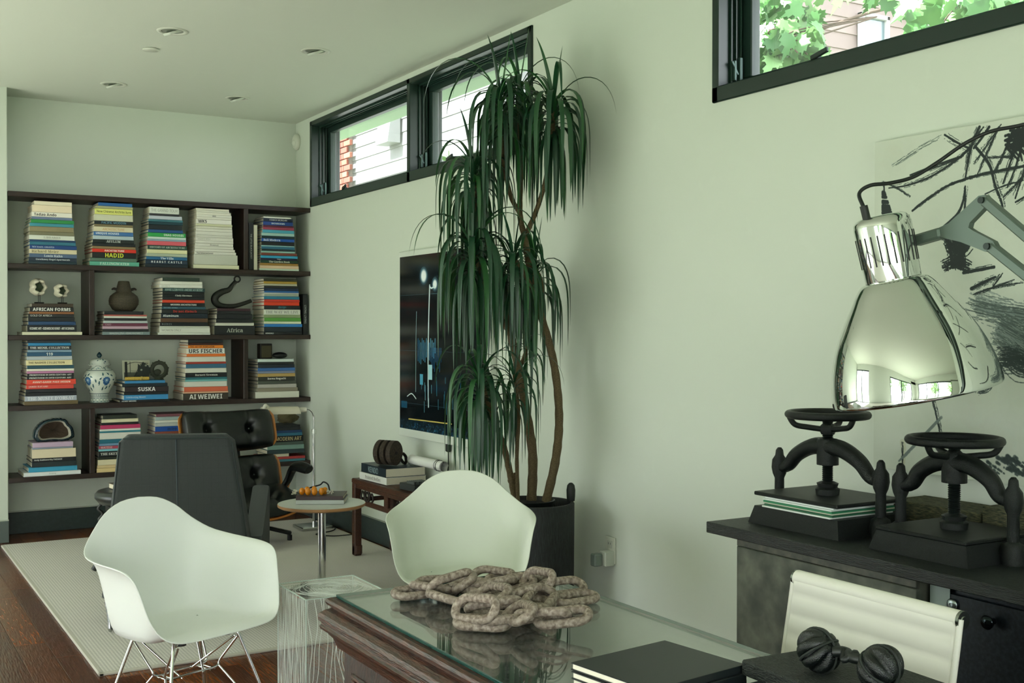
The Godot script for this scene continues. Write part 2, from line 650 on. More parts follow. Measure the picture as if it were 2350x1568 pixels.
func outdoors() -> void:
	var ground := boxm(V(0, -0.35, -3.0), V(70, 0.3, 70))
	struct("ground", ground, grainy("lawn", "5c6650", "7c866c", Vector3.ONE * 0.5, 0.95, 0.03, 0.0, true))
	# roof edge above the clerestory
	struct("roof", boxm(V(3.41, 3.02, -4.0), V(0.4, 0.14, 12.0), 0.004), mat("9db79a", 0.7))
	# neighbour's clapboard side
	var side := thing("clapboard_house", "pale clapboard house side with a brick corner seen through the clerestory window", "house", V(5.5, -0.2, -10.0))
	var board := mat("6f706e", 0.7)
	put("wall", boxm(V(0.7, 3.2, -2.7), V(1.3, 6.4, 6.0)), board, side)
	for k in 22:
		var y := 2.55 + k * 0.15
		var b := M.new()
		var t := Transform3D(Basis(Vector3(0, 0, 1), -0.075), V(0.03, y, -1.46))
		b.box(Vector3.ZERO, V(0.014, 0.165, 3.56), 0.002, t)
		put("clapboard", b, board if k % 3 else mat("6a6b69", 0.7), side)
	put("corner_board", boxm(V(0.0, 3.4, 0.34), V(0.05, 5.4, 0.09), 0.004), mat("8f908d", 0.6), side)
	var bw := put("brick_corner", boxm(V(0.02, 3.3, -3.6), V(0.1, 3.4, 0.72)), mat("7d746b", 0.9), side)
	for r in 24:
		for c in 3:
			var z := -3.34 - c * 0.215 + (0.1 if r % 2 else 0.0)
			var tone: String = ["8a4a38", "7f4231", "935642", "763d2e"][rng.randi() % 4]
			put("brick", boxm(V(-0.04, 2.75 + r * 0.076, z), V(0.04, 0.064, 0.2), 0.004), mat(tone, 0.9), bw)
	var vent := M.new()
	vent.prism(PackedVector2Array([Vector2(0, 0), Vector2(-0.16, 0), Vector2(-0.12, 0.26), Vector2(0, 0.32)]), 0.34, Transform3D(Basis(), V(0, 3.7, -2.14)))
	put("vent_hood", vent, mat("8d8f8c", 0.5, 0.3), side)
	var cab := M.new()
	cab.tube(spline([V(-0.12, 4.4, -3.5), V(-0.14, 3.4, -3.38), V(-0.13, 2.7, -3.2)]), 0.012, 6)
	put("cable", cab, mat("e6e6e2", 0.5), side)
	# neighbour's gable with a window
	var gab := thing("gable_house", "pale lapped gable with a small framed window behind maple leaves", "house", V(8.9, -0.2, -7.7))
	put("wall", boxm(V(-0.4, 2.2, -0.6), V(2.0, 4.4, 1.1)), board, gab)
	for k in 16:
		var y := 3.85 + k * 0.15
		var right := 0.42 - maxf(0.0, (y - 4.3)) * 0.75
		if right < -1.3:
			break
		var b := M.new()
		b.box(V((right - 1.4) / 2, 0, 0), V(right + 1.4, 0.165, 0.014), 0.002, Transform3D(Basis(Vector3(1, 0, 0), -0.075), V(0, y, 0.02)))
		put("clapboard", b, mat("7a6b65", 0.7) if k % 2 else mat("80716b", 0.7), gab)
	var rk := M.new()
	rk.bar(V(0.5, 4.24, 0.05), V(-1.4, 6.77, 0.05), 0.1, 0.14, 0.004)
	put("rake_board", rk, mat("9a9793", 0.6), gab)
	var wf := M.new()
	for s in [-0.27, 0.07]:
		wf.box(V(-0.3 + s, 4.36, 0.07), V(0.04, 0.44, 0.06), 0.004)
	for y in [4.16, 4.56]:
		wf.box(V(-0.4, y, 0.07), V(0.38, 0.04, 0.06), 0.004)
	var wo := put("window_frame", wf, mat("b5b5b2", 0.5), gab)
	put("pane", boxm(V(-0.4, 4.36, 0.06), V(0.31, 0.37, 0.008)), mat("5d6f74", 0.03, 0.0, 1.0), wo)
	put("inner_frame", boxm(V(-0.4, 4.36, 0.045), V(0.35, 0.42, 0.02)), mat("2f3836", 0.5), wo)
	maple()
	stems()
	garden_side()

func maple() -> void:
	var t := thing("maple_tree", "bright green maple branches with broad lobed leaves outside the high window", "tree", V(6.2, -0.2, -4.9))
	var bark := mat("5a4a3c", 0.9)
	var tr := M.new()
	tr.tube(spline([V(0.3, 0, 0.9), V(0.25, 2.0, 0.85), V(0.1, 3.4, 0.5), V(0.3, 5.0, 0.6), V(0.6, 6.4, 0.8)]), 0.11, 10)
	put("trunk", tr, bark, t)
	# two sprays of leaves, given by centre and reach
	var sprays := [[V(-2.17, 3.0, 0.755), V(0.15, 0.24, 0.16), 88], [V(-2.2, 3.3, 0.76), V(0.3, 0.15, 0.25), 34], [V(-1.74, 3.05, 1.5), V(0.3, 0.13, 0.26), 92], [V(-1.88, 3.24, 1.15), V(0.25, 0.08, 0.2), 26], [V(-1.4, 3.3, 1.7), V(0.4, 0.2, 0.3), 40]]
	var leaf := [leaf_shape(maple_points(), 0.12), leaf_shape(maple_points(), 0.12, -0.15), leaf_shape(maple_points(), 0.12, 0.3)]
	var mesh := []
	for l in leaf:
		mesh.append(l.mesh())
	var greens := []
	for h in ["4f8040", "3f6f37", "6c9a58", "37632f", "86ab70"]:
		var g := mat(h, 0.55).duplicate()
		g.backlight_enabled = true
		g.backlight = Color(0.35, 0.5, 0.2)
		greens.append(g)
	for s in sprays:
		var tw := M.new()
		var root := V(0.15, 3.3 + rng.randf() * 0.5, 0.5)
		var c: Vector3 = s[0]
		tw.tube(spline([root, root.lerp(c, 0.55) + V(0, 0.16, 0), c]), [0.022] + range(0, 11).map(func(i): return 0.02 - i * 0.0014) + [0.005], 6)
		for k in 6:
			var e := c + V(rng.randf_range(-1, 1) * s[1].x, rng.randf_range(-1, 1) * s[1].y, rng.randf_range(-1, 1) * s[1].z) * 0.9
			tw.tube(spline([root.lerp(c, 0.7) + V(0, 0.1, 0), (c + e) / 2 + V(0, 0.05, 0), e]), 0.004, 5)
		var br := put("branch", tw, bark, t)
		for k in s[2]:
			var o := MeshInstance3D.new()
			o.name = "leaf"
			o.mesh = mesh[rng.randi() % 3]
			o.material_override = greens[rng.randi() % 5]
			var q := V(rng.randfn(), rng.randfn(), rng.randfn()).limit_length(1.7) * 0.62
			o.position = c + V(q.x * s[1].x, q.y * s[1].y, q.z * s[1].z)
			o.rotation = V(rng.randf_range(-0.9, 0.7), rng.randf_range(-1.2, 0.5), PI + rng.randf_range(-1.2, 1.2))
			o.scale = Vector3.ONE * rng.randf_range(0.75, 1.15)
			br.add_child(o, true)

func stems() -> void:
	var pts := [Vector2(0, 0), Vector2(0.16, 0.3), Vector2(0.2, 0.5), Vector2(0.12, 0.8), Vector2(0, 1), Vector2(-0.12, 0.8), Vector2(-0.2, 0.5), Vector2(-0.16, 0.3)]
	var lm := leaf_shape(pts, 0.085).mesh()
	var green := mat("9fc47e", 0.5).duplicate()
	green.backlight_enabled = true
	green.backlight = Color(0.5, 0.7, 0.3)
	var spots := [[-7.75, 2.62], [-7.3, 2.66], [-6.85, 2.6], [-6.2, 2.85], [-5.78, 2.75], [-5.3, 2.72]]
	var words := ["young leafy plant outside the clerestory, nearest the brick corner", "young leafy plant outside the clerestory, second from the brick corner", "young leafy plant outside the clerestory, just before the window mullion", "young leafy plant outside the clerestory, just past the window mullion", "young leafy plant outside the clerestory, second past the window mullion", "young leafy plant outside the clerestory, third past the window mullion"]
	for i in spots.size():
		var z: float = spots[i][0]
		var top: float = spots[i][1]
		var t := thing("young_plant", words[i], "plant", V(3.75, -0.2, z), 0.0, "leafy stems outside the clerestory window")
		var sway := rng.randf_range(-0.06, 0.06)
		var path := spline([V(0, 0, 0), V(0, 1.6, sway * 0.3), V(0.02, top + 0.2, sway)], 10)
		var st := M.new()
		st.tube(path, 0.004, 5)
		put("stem", st, mat("86a066", 0.6), t)
		for k in 7:
			var f := 0.72 + k * 0.046
			var p: Vector3 = path[int(f * (path.size() - 1))]
			for s in [-1.0, 1.0]:
				var o := MeshInstance3D.new()
				o.name = "leaf"
				o.mesh = lm
				o.material_override = green
				o.position = p
				o.rotation = V(rng.randf_range(-0.5, 0.5), PI / 2 + rng.randf_range(-0.4, 0.4), s * rng.randf_range(0.6, 1.3))
				o.scale = Vector3.ONE * rng.randf_range(0.7, 1.2)
				t.add_child(o, true)

func garden_side() -> void:
	var pts := [Vector2(0, 0), Vector2(0.22, 0.3), Vector2(0.26, 0.55), Vector2(0.12, 0.85), Vector2(0, 1), Vector2(-0.12, 0.85), Vector2(-0.26, 0.55), Vector2(-0.22, 0.3)]
	var lm := leaf_shape(pts, 0.2).mesh()
	var green := mat("6d9c3f", 0.6).duplicate()
	green.backlight_enabled = true
	green.backlight = Color(0.4, 0.5, 0.15)
	var at := [V(-8.5, -0.2, -4.6), V(-9.5, -0.2, -1.4), V(-8.0, -0.2, 2.4), V(-2.5, -0.2, 8.0), V(1.6, -0.2, 8.5)]
	var words := ["round garden tree across the lawn from the far glass door", "garden tree opposite the middle glass doors", "garden tree beside the corner of the glazed garden side", "small tree outside the front window nearest the garden doors", "small tree outside the front window nearest the long wall"]
	for i in at.size():
		var t := thing("garden_tree", words[i], "tree", at[i], 0.0, "trees in the garden")
		var tr := M.new()
		tr.tube(spline([V(0, 0, 0), V(0.05, 1.2, 0), V(-0.05, 2.4, 0.1), V(0, 3.4, 0)]), 0.1, 8)
		put("trunk", tr, mat("4b3d31", 0.9), t)
		var mm := MultiMesh.new()
		mm.transform_format = MultiMesh.TRANSFORM_3D
		mm.mesh = lm
		mm.instance_count = 1300
		for k in mm.instance_count:
			var q := V(rng.randfn(), rng.randfn(), rng.randfn()).normalized() * pow(rng.randf(), 0.4)
			var b := Basis.from_euler(V(rng.randf() * TAU, rng.randf() * TAU, rng.randf() * TAU)).scaled(Vector3.ONE * rng.randf_range(0.7, 1.3))
			mm.set_instance_transform(k, Transform3D(b, V(q.x * 1.3, 3.2 + q.y * 1.5, q.z * 1.3)))
		var o := MultiMeshInstance3D.new()
		o.name = "foliage"
		o.multimesh = mm
		o.material_override = green
		o.set_meta("kind", "stuff")
		t.add_child(o, true)

func dark_wood() -> StandardMaterial3D:
	return grainy("espresso_wood", "1d120e", "33211a", V(1.2, 14, 14), 0.42, 0.02, 0.0, false, 0.0, 1.6)

func bookcase() -> void:
	var t := thing("bookcase", "long espresso-brown built-in bookcase of five thick shelves full of stacked books", "bookcase", V(0, 0, 0))
	var w := dark_wood()
	for y in [2.277, 1.810, 1.343, 0.883, 0.415]:
		put("shelf", boxm(V(0, 0, 0), V(W - 0.958, 0.033, ZF - ZB - 0.002), 0.002), w, t, V((W + 0.954) / 2, y - 0.0165, (ZF + ZB) / 2 + 0.001))
	var dv := grainy("espresso_upright", "1d120e", "33211a", V(14, 1.2, 14), 0.42, 0.02, 0.0, false, 0.0, 1.6)
	for d in [[2.529, 1.810, 2.277], [1.473, 1.343, 1.810], [2.526, 0.883, 1.343], [1.474, 0.415, 0.883]]:
		var h: float = d[2] - d[1] - 0.0335
		put("divider", boxm(V(0, 0, 0), V(0.033, h, ZF - ZB - 0.006), 0.002), dv, t, V(d[0], d[1] + h / 2 + 0.0002, (ZF + ZB) / 2))

func book(called_label: String, group: String, at: Vector3, size: Vector3, hex: String, turn := 0.0, upright := false) -> Node3D:
	# size: spine length, thickness, depth; spine looks along +z
	var t := thing("book", called_label, "book", at, turn, group)
	var w := size.x
	var th := size.y
	var d := size.z
	var bd := minf(0.0028, th * 0.16)
	var m := M.new()
	m.box(V(0, bd / 2, -d / 2), V(w, bd, d), 0.0006)
	m.box(V(0, th - bd / 2, -d / 2), V(w, bd, d), 0.0006)
	m.box(V(0, th / 2, -0.0015), V(w, th, 0.003), 0.0012)
	var cm := mat(hex, 0.42)
	put("cover", m, cm, t)
	var c2 := Color(hex)
	put("pages", boxm(V(0, th / 2, -d / 2 - 0.001), V(w - 0.006, th - bd * 2.0, d - 0.007)), mat(["d9d2bd", "e2dccb", "cfc7b0"][int(w * 1000) % 3], 0.9), t)
	if upright:
		t.rotation = V(0, turn, -PI / 2)
	return t

func spine_text(t: Node3D, w: float, th: float, f: PackedStringArray) -> void:
	# f: ... title, colour, style, share of the thickness, side
	var o := lettering("title", f[5], f[7], th * float(f[8]), w * 0.9, mat(f[6], 0.6), t)
	var wide: float = o.get_meta("wide")
	var mid: Vector3 = o.get_meta("mid")
	var x := 0.0
	if f.size() > 9 and f[9] == "l":
		x = -w / 2 + 0.014 + wide / 2
	elif f.size() > 9 and f[9] == "r":
		x = w / 2 - 0.014 - wide / 2
	o.position = V(x - mid.x, th / 2 - mid.y, 0.0006)
	o.remove_meta("wide")
	o.remove_meta("mid")

func stack(rows: String, y: float, group: String) -> void:
	var list := rows.strip_edges().split("\n")
	var total := 0.0
	for r in list:
		total += float(r.split("|")[0]) * 0.001
	var k := minf(1.0, 0.426 / total)
	var up := y + total * k
	for r in list:
		var f := r.split("|")
		var th := float(f[0]) * 0.001 * k
		up -= th
		var w := float(f[2])
		var d := clampf(w * rng.randf_range(0.85, 1.05), 0.2, 0.285)
		var t := book(f[4], group, V(float(f[1]) + w / 2, up + 0.0003, ZF - 0.008 - rng.randf() * 0.008), V(w, th - 0.0006, d), f[3], rng.randf_range(-0.012, 0.012))
		if f.size() > 5:
			spine_text(t, w, th, f)

func books() -> void:
	stack("""
26|1.116|0.233|e6dcc0|cream book, topmost of the top-shelf stack nearest the white wall end
46|1.104|0.245|ead9bb|thick cream book, second from the top in the top-shelf stack nearest the white wall end
31|1.101|0.250|ece8da|thick white book, third from the top in the top-shelf stack nearest the white wall end|Tadao Ando|1a1c1c|b|.6|l
18|1.100|0.252|6c7b9c|blue book, fourth from the top in the top-shelf stack nearest the white wall end
23|1.095|0.267|2c8a48|green book, fifth from the top in the top-shelf stack nearest the white wall end
22|1.088|0.273|3f8fa0|teal book, sixth from the top in the top-shelf stack nearest the white wall end
34|1.088|0.273|8f8463|thick tan book, seventh from the top in the top-shelf stack nearest the white wall end
23|1.088|0.275|7a765c|olive grey book, eighth from the top in the top-shelf stack nearest the white wall end
30|1.085|0.281|d9dccf|white book, ninth from the top in the top-shelf stack nearest the white wall end|LIBRARIES|9a9c90|s|.45|c
13|1.088|0.285|1e3f66|slim blue book, tenth from the top in the top-shelf stack nearest the white wall end
23|1.088|0.286|2f6f86|teal book, eleventh from the top in the top-shelf stack nearest the white wall end
26|1.088|0.291|15407e|blue book, twelfth from the top in the top-shelf stack nearest the white wall end|MICHAEL GRAVES|b9c6d8|s|.4|l
30|1.085|0.294|d6cba8|cream book, thirteenth from the top in the top-shelf stack nearest the white wall end|Richard Meier|77704f|s|.6|l
26|1.085|0.294|4f6380|blue book, fourteenth from the top in the top-shelf stack nearest the white wall end|Louis Kahn|d5dce0|s|.6|c
24|1.082|0.297|16283c|dark navy book, fifteenth from the top in the top-shelf stack nearest the white wall end|Gwathmey Siegel Apartments|d5dde0|s|.6|c
18|1.079|0.300|1c3440|dark teal book, bottom of the top-shelf stack nearest the white wall end
""", 1.81, "books in the first top-shelf stack")
	stack("""
24|1.517|0.222|2a66a4|bright blue book, topmost of the second stack along the top shelf
17|1.501|0.241|a5a57a|olive grey book, second from the top in the second stack along the top shelf
41|1.494|0.247|dfe07a|thick yellow book, third from the top in the second stack along the top shelf|New Chinese Architecture|2a2c18|r|.42|l
44|1.491|0.253|cfcfb4|thick cream book, fourth from the top in the second stack along the top shelf
24|1.491|0.254|141c20|black book, fifth from the top in the second stack along the top shelf|PACIFIC MODERN|7fb0c8|r|.62|c
17|1.491|0.251|7d6f4e|brown book, sixth from the top in the second stack along the top shelf
34|1.487|0.256|d8cfae|thick cream book, seventh from the top in the second stack along the top shelf|ARCHITECTURE|c48a4a|r|.45|c
27|1.487|0.257|3f6ea5|bright blue book, eighth from the top in the second stack along the top shelf|UNIQUE HOUSES|e4ecef|b|.62|l
27|1.484|0.264|b2c2c8|pale grey book, ninth from the top in the second stack along the top shelf
25|1.481|0.270|15201f|black book, tenth from the top in the second stack along the top shelf|ASYLUM|cfd6d0|s|.62|c
22|1.477|0.283|10171b|black book, eleventh from the top in the second stack along the top shelf
18|1.477|0.283|8a7350|brown book, twelfth from the top in the second stack along the top shelf
24|1.477|0.287|d8331f|red book, thirteenth from the top in the second stack along the top shelf|ARCHITECTURE|efe6d8|b|.55|c
39|1.477|0.287|101414|thick black book, fourteenth from the top in the second stack along the top shelf|HADID|d6dc3a|b|.74|c
24|1.464|0.303|55705f|grey-green book, fifteenth from the top in the second stack along the top shelf
30|1.461|0.323|5fae94|thick green book with lettered spine, bottom of the second stack along the top shelf|FALLINGWATER|cfe6d8|s|.55|c
""", 1.81, "books in the second top-shelf stack")
	stack("""
46|1.854|0.201|d8dcd0|thick white book with lettered spine, topmost of the top-shelf stack beside the all-white stack|THE GRAND TOUR|8c9088|r|.42|c
14|1.851|0.204|2a2a30|slim black book, second from the top in the top-shelf stack beside the all-white stack
25|1.850|0.225|b9bfc8|pale grey book, third from the top in the top-shelf stack beside the all-white stack
17|1.847|0.235|3a6f78|teal book, fourth from the top in the top-shelf stack beside the all-white stack
19|1.847|0.234|123b45|dark teal book, fifth from the top in the top-shelf stack beside the all-white stack
35|1.847|0.230|0f1a20|thick black book, sixth from the top in the top-shelf stack beside the all-white stack
21|1.844|0.238|1f4f86|blue book, seventh from the top in the top-shelf stack beside the all-white stack
29|1.843|0.258|2fa04e|green book, eighth from the top in the top-shelf stack beside the all-white stack|SNAG HOUSES|e0efe0|b|.5|r
16|1.843|0.259|c4d8cc|slim white book, ninth from the top in the top-shelf stack beside the all-white stack
13|1.840|0.263|8fa6b5|slim grey-blue book, tenth from the top in the top-shelf stack beside the all-white stack
29|1.837|0.266|d9606a|red book, eleventh from the top in the top-shelf stack beside the all-white stack
28|1.840|0.270|24453a|dark green book, twelfth from the top in the top-shelf stack beside the all-white stack|HISTORY OF ARCHITECTURE|b9c4b8|s|.42|c
28|1.837|0.275|e2dfae|cream book, thirteenth from the top in the top-shelf stack beside the all-white stack
22|1.833|0.278|a9b39b|grey-green book, fourteenth from the top in the top-shelf stack beside the all-white stack
22|1.831|0.280|1f5f88|blue book, fifteenth from the top in the top-shelf stack beside the all-white stack|The Villa|dfe8ea|s|.7|c
29|1.826|0.288|10283c|dark navy book, sixteenth from the top in the top-shelf stack beside the all-white stack|H E A R S T   C A S T L E|e2e6e2|b|.5|c
23|1.824|0.292|101e28|black book, bottom of the top-shelf stack beside the all-white stack
""", 1.81, "books in the third top-shelf stack")
	stack("""
14|2.173|0.234|dcd9c4|slim white book, topmost of the all-white stack on the top shelf
14|2.176|0.234|d4d3c0|slim white book, second from the top in the all-white stack on the top shelf
16|2.176|0.244|e0ddca|slim white book, third from the top in the all-white stack on the top shelf
18|2.176|0.249|d8d6c6|white book, fourth from the top in the all-white stack on the top shelf|BMS|2a2c2a|b|.5|c
14|2.176|0.249|dad7c6|slim white book, fifth from the top in the all-white stack on the top shelf
32|2.173|0.252|e2dfd2|thick white book, sixth from the top in the all-white stack on the top shelf|WK5|1a1c1c|b|.66|l
16|2.173|0.256|c8c8a2|cream book, seventh from the top in the all-white stack on the top shelf
18|2.173|0.256|d2d0bc|white book, eighth from the top in the all-white stack on the top shelf
19|2.173|0.258|dad8c8|white book, ninth from the top in the all-white stack on the top shelf
27|2.172|0.260|d8d6c8|white book, tenth from the top in the all-white stack on the top shelf
16|2.169|0.263|d0cfc0|slim white book, eleventh from the top in the all-white stack on the top shelf
24|2.169|0.268|d8d6c8|white book, twelfth from the top in the all-white stack on the top shelf|VICENTE WOLF|9a9c92|r|.4|l
17|2.169|0.268|dad8cb|white book, thirteenth from the top in the all-white stack on the top shelf
21|2.167|0.270|dedccf|white book, fourteenth from the top in the all-white stack on the top shelf|Brancusi|55564c|s|.5|c
19|2.165|0.274|d6d4c6|white book, fifteenth from the top in the all-white stack on the top shelf
19|2.164|0.286|dcdacd|white book, sixteenth from the top in the all-white stack on the top shelf
21|2.162|0.296|d8d6ca|white book, seventeenth from the top in the all-white stack on the top shelf|The International|3a3c38|b|.5|l
71|2.158|0.310|c4c5b6|thick pale grey book, eighteenth from the top in the all-white stack on the top shelf
28|2.155|0.324|e2dfbe|cream book, bottom of the all-white stack on the top shelf
""", 1.81, "white books on the top shelf")
	stack("""
11|2.663|0.207|dfe0d4|slim white book, topmost of the top-shelf stack beside two upright books
24|2.660|0.222|12203a|dark navy book, second from the top in the top-shelf stack beside two upright books|STARCK MORGAN|d8dcdc|r|.5|c
28|2.656|0.226|1b3f86|blue book, third from the top in the top-shelf stack beside two upright books|BATHROOMS|d0dcea|b|.42|c
12|2.656|0.230|5a2036|slim maroon book, fourth from the top in the top-shelf stack beside two upright books
20|2.656|0.234|a0405a|maroon book, fifth from the top in the top-shelf stack beside two upright books
23|2.652|0.240|4fa6c0|teal book, sixth from the top in the top-shelf stack beside two upright books
21|2.645|0.247|a9cfc9|pale blue-green book, seventh from the top in the top-shelf stack beside two upright books
19|2.645|0.249|12303a|dark teal book, eighth from the top in the top-shelf stack beside two upright books
22|2.645|0.249|1f56b0|bright blue book, ninth from the top in the top-shelf stack beside two upright books|Bali Modern|e0e8f0|s|.72|l
28|2.645|0.249|15181f|black book, tenth from the top in the top-shelf stack beside two upright books
9|2.645|0.250|8fc0c8|slim grey-teal book, eleventh from the top in the top-shelf stack beside two upright books
17|2.645|0.250|2f7090|teal book, twelfth from the top in the top-shelf stack beside two upright books
15|2.644|0.253|15323a|slim dark teal book, thirteenth from the top in the top-shelf stack beside two upright books
13|2.642|0.255|9fc9c0|slim pale blue-green book, fourteenth from the top in the top-shelf stack beside two upright books
19|2.641|0.272|7a3f35|maroon book, fifteenth from the top in the top-shelf stack beside two upright books
19|2.641|0.279|3aa6cf|teal book, sixteenth from the top in the top-shelf stack beside two upright books
16|2.637|0.279|1a1c3c|slim dark navy book, seventeenth from the top in the top-shelf stack beside two upright books|Tokyo|e6e2e6|b|.68|c
20|2.635|0.285|1a3a2a|dark green book, eighteenth from the top in the top-shelf stack beside two upright books|The Garden Book|dfe2d0|s|.68|c
18|2.633|0.291|a07a3a|brown book, nineteenth from the top in the top-shelf stack beside two upright books
22|2.632|0.294|e2c4a0|grey-brown book, twentieth from the top in the top-shelf stack beside two upright books
14|2.629|0.298|cfe0cc|slim white book, bottom of the top-shelf stack beside two upright books
""", 1.81, "books in the last top-shelf stack")
	stack("""
24|1.099|0.257|3a2c1e|dark maroon book, topmost of the stack under the two flower shells
30|1.087|0.271|14181a|black book, second from the top in the stack under the two flower shells|AFRICAN FORMS|e8e8e0|b|.7|c
16|1.084|0.278|8a5a36|brown book, third from the top in the stack under the two flower shells
20|1.077|0.284|14181c|black book, fourth from the top in the stack under the two flower shells|GOLD OF AFRICA|d6d8d0|r|.62|l
28|1.077|0.288|12161a|black book, fifth from the top in the stack under the two flower shells
24|1.077|0.294|1c3f66|blue book, sixth from the top in the stack under the two flower shells
45|1.071|0.306|11151a|thick black book, seventh from the top in the stack under the two flower shells|OCEANIC ART - OZEANISCHE KUNST - ART OCEANIEN|dfe0da|b|.34|c
21|1.041|0.371|e0dcc0|cream book, bottom of the stack under the two flower shells
""", 1.343, "books under the shell flowers")
	stack("""
24|1.553|0.260|1a1c1e|black book, topmost of the stack under the brown clay pot
10|1.553|0.283|b25a50|slim red book, second from the top in the stack under the brown clay pot
14|1.553|0.283|d8d8cc|slim white book, third from the top in the stack under the brown clay pot
17|1.553|0.280|15181c|black book, fourth from the top in the stack under the brown clay pot
17|1.547|0.293|b0b8b8|pale grey book, fifth from the top in the stack under the brown clay pot
20|1.547|0.293|6a3046|maroon book, sixth from the top in the stack under the brown clay pot|CARO|d0b8c0|r|.55|l
20|1.543|0.300|c0a0b0|lilac book, seventh from the top in the stack under the brown clay pot
18|1.543|0.303|14181c|black book, eighth from the top in the stack under the brown clay pot
22|1.540|0.316|7a8a8c|grey-teal book with lettered spine, bottom of the stack under the brown clay pot|MAGDALENA ABAKANOWICZ|d6dcda|r|.55|c
""", 1.343, "books under the clay pot")
	stack("""
26|1.941|0.256|2c3c30|dark green book, topmost of the tall stack beside the curved hook
23|1.927|0.290|dcdccf|white book, second from the top in the tall stack beside the curved hook
23|1.920|0.297|dfdfd4|white book, third from the top in the tall stack beside the curved hook|HORST|b0b4a8|s|.5|l
26|1.941|0.294|1f3c3c|dark teal book, fourth from the top in the tall stack beside the curved hook|ANNIE LEIBOVITZ AMERICAN MUSIC|a8c4bc|s|.6|c
18|1.941|0.291|14181a|black book, fifth from the top in the tall stack beside the curved hook
21|1.941|0.291|12161a|black book, sixth from the top in the tall stack beside the curved hook|Cindy Sherman|e2e4de|s|.72|c
18|1.940|0.291|15191d|black book, seventh from the top in the tall stack beside the curved hook
21|1.940|0.294|d8452a|red book, eighth from the top in the tall stack beside the curved hook
26|1.937|0.298|12161a|black book, ninth from the top in the tall stack beside the curved hook|MODERN ARCHITECTURE|e6e8e2|b|.42|c
18|1.934|0.305|2c4f5f|teal book, tenth from the top in the tall stack beside the curved hook|MICHAEL KENNA|8fb0bc|r|.5|l
29|1.934|0.319|14171a|black book, eleventh from the top in the tall stack beside the curved hook|Do not disturb|c8392c|s|.6|c
34|1.930|0.326|15232e|thick black book, twelfth from the top in the tall stack beside the curved hook|Aluminum|dfe4e4|b|.48|l
28|1.927|0.329|5a3f2c|brown book, thirteenth from the top in the tall stack beside the curved hook
27|1.923|0.333|12161a|black book, fourteenth from the top in the tall stack beside the curved hook|N U D E S|9aa4a4|r|.42|l
11|1.920|0.347|c9ccc0|slim pale grey book, fifteenth from the top in the tall stack beside the curved hook
35|1.920|0.350|d9dbcf|thick white book, sixteenth from the top in the tall stack beside the curved hook|WOMEN ONLY|8c8e84|r|.42|l
15|1.909|0.364|e0e2d8|slim white book, bottom of the tall stack beside the curved hook
""", 1.343, "books in the tall second-shelf stack")
	stack("""
19|2.320|0.243|3a1f28|dark maroon book, topmost of the dark stack under the curved hook
21|2.320|0.246|15181c|black book, second from the top in the dark stack under the curved hook
36|2.316|0.257|13171b|thick black book, third from the top in the dark stack under the curved hook
27|2.313|0.268|14181c|black book, fourth from the top in the dark stack under the curved hook
21|2.309|0.279|cfcfc0|white book, fifth from the top in the dark stack under the curved hook
65|2.302|0.294|14171a|thick black book with lettered spine, bottom of the dark stack under the curved hook|Africa|b8bcae|s|.46|c
""", 1.343, "dark books under the hook")
	stack("""
20|2.659|0.253|2c3020|black book, topmost of the stack beside the upright black book
18|2.661|0.252|b0903a|tan book, second from the top in the stack beside the upright black book
15|2.663|0.251|b9b8a0|slim olive grey book, third from the top in the stack beside the upright black book
18|2.663|0.257|12161a|black book, fourth from the top in the stack beside the upright black book
18|2.663|0.261|1a2a4a|dark navy book, fifth from the top in the stack beside the upright black book
14|2.664|0.261|2a60a0|slim bright blue book, sixth from the top in the stack beside the upright black book
7|2.666|0.261|e0e2da|slim white book, seventh from the top in the stack beside the upright black book
19|2.666|0.260|a0aa9c|pale grey book, eighth from the top in the stack beside the upright black book
23|2.663|0.269|2a7a9a|teal book, ninth from the top in the stack beside the upright black book
18|2.663|0.269|cf3a2a|red book, tenth from the top in the stack beside the upright black book
26|2.663|0.269|e04020|red book, eleventh from the top in the stack beside the upright black book
29|2.663|0.273|14181c|black book, twelfth from the top in the stack beside the upright black book|design|4f9aa8|r|.72|c
38|2.663|0.276|dcdfd2|thick white book, thirteenth from the top in the stack beside the upright black book|THE WAY WE LIVE|8c9088|s|.52|c
22|2.662|0.278|8a9a70|grey-green book, fourteenth from the top in the stack beside the upright black book
27|2.664|0.279|5a9a40|green book, fifteenth from the top in the stack beside the upright black book
18|2.664|0.280|d8e0c0|pale green book, sixteenth from the top in the stack beside the upright black book
22|2.664|0.287|2a7ac0|bright blue book, seventeenth from the top in the stack beside the upright black book
36|2.662|0.288|16202a|thick black book, eighteenth from the top in the stack beside the upright black book
21|2.662|0.290|14181c|black book with lettered spine, bottom of the stack beside the upright black book|MINERALS|dfe2de|b|.42|l
""", 1.343, "books beside the upright black book")
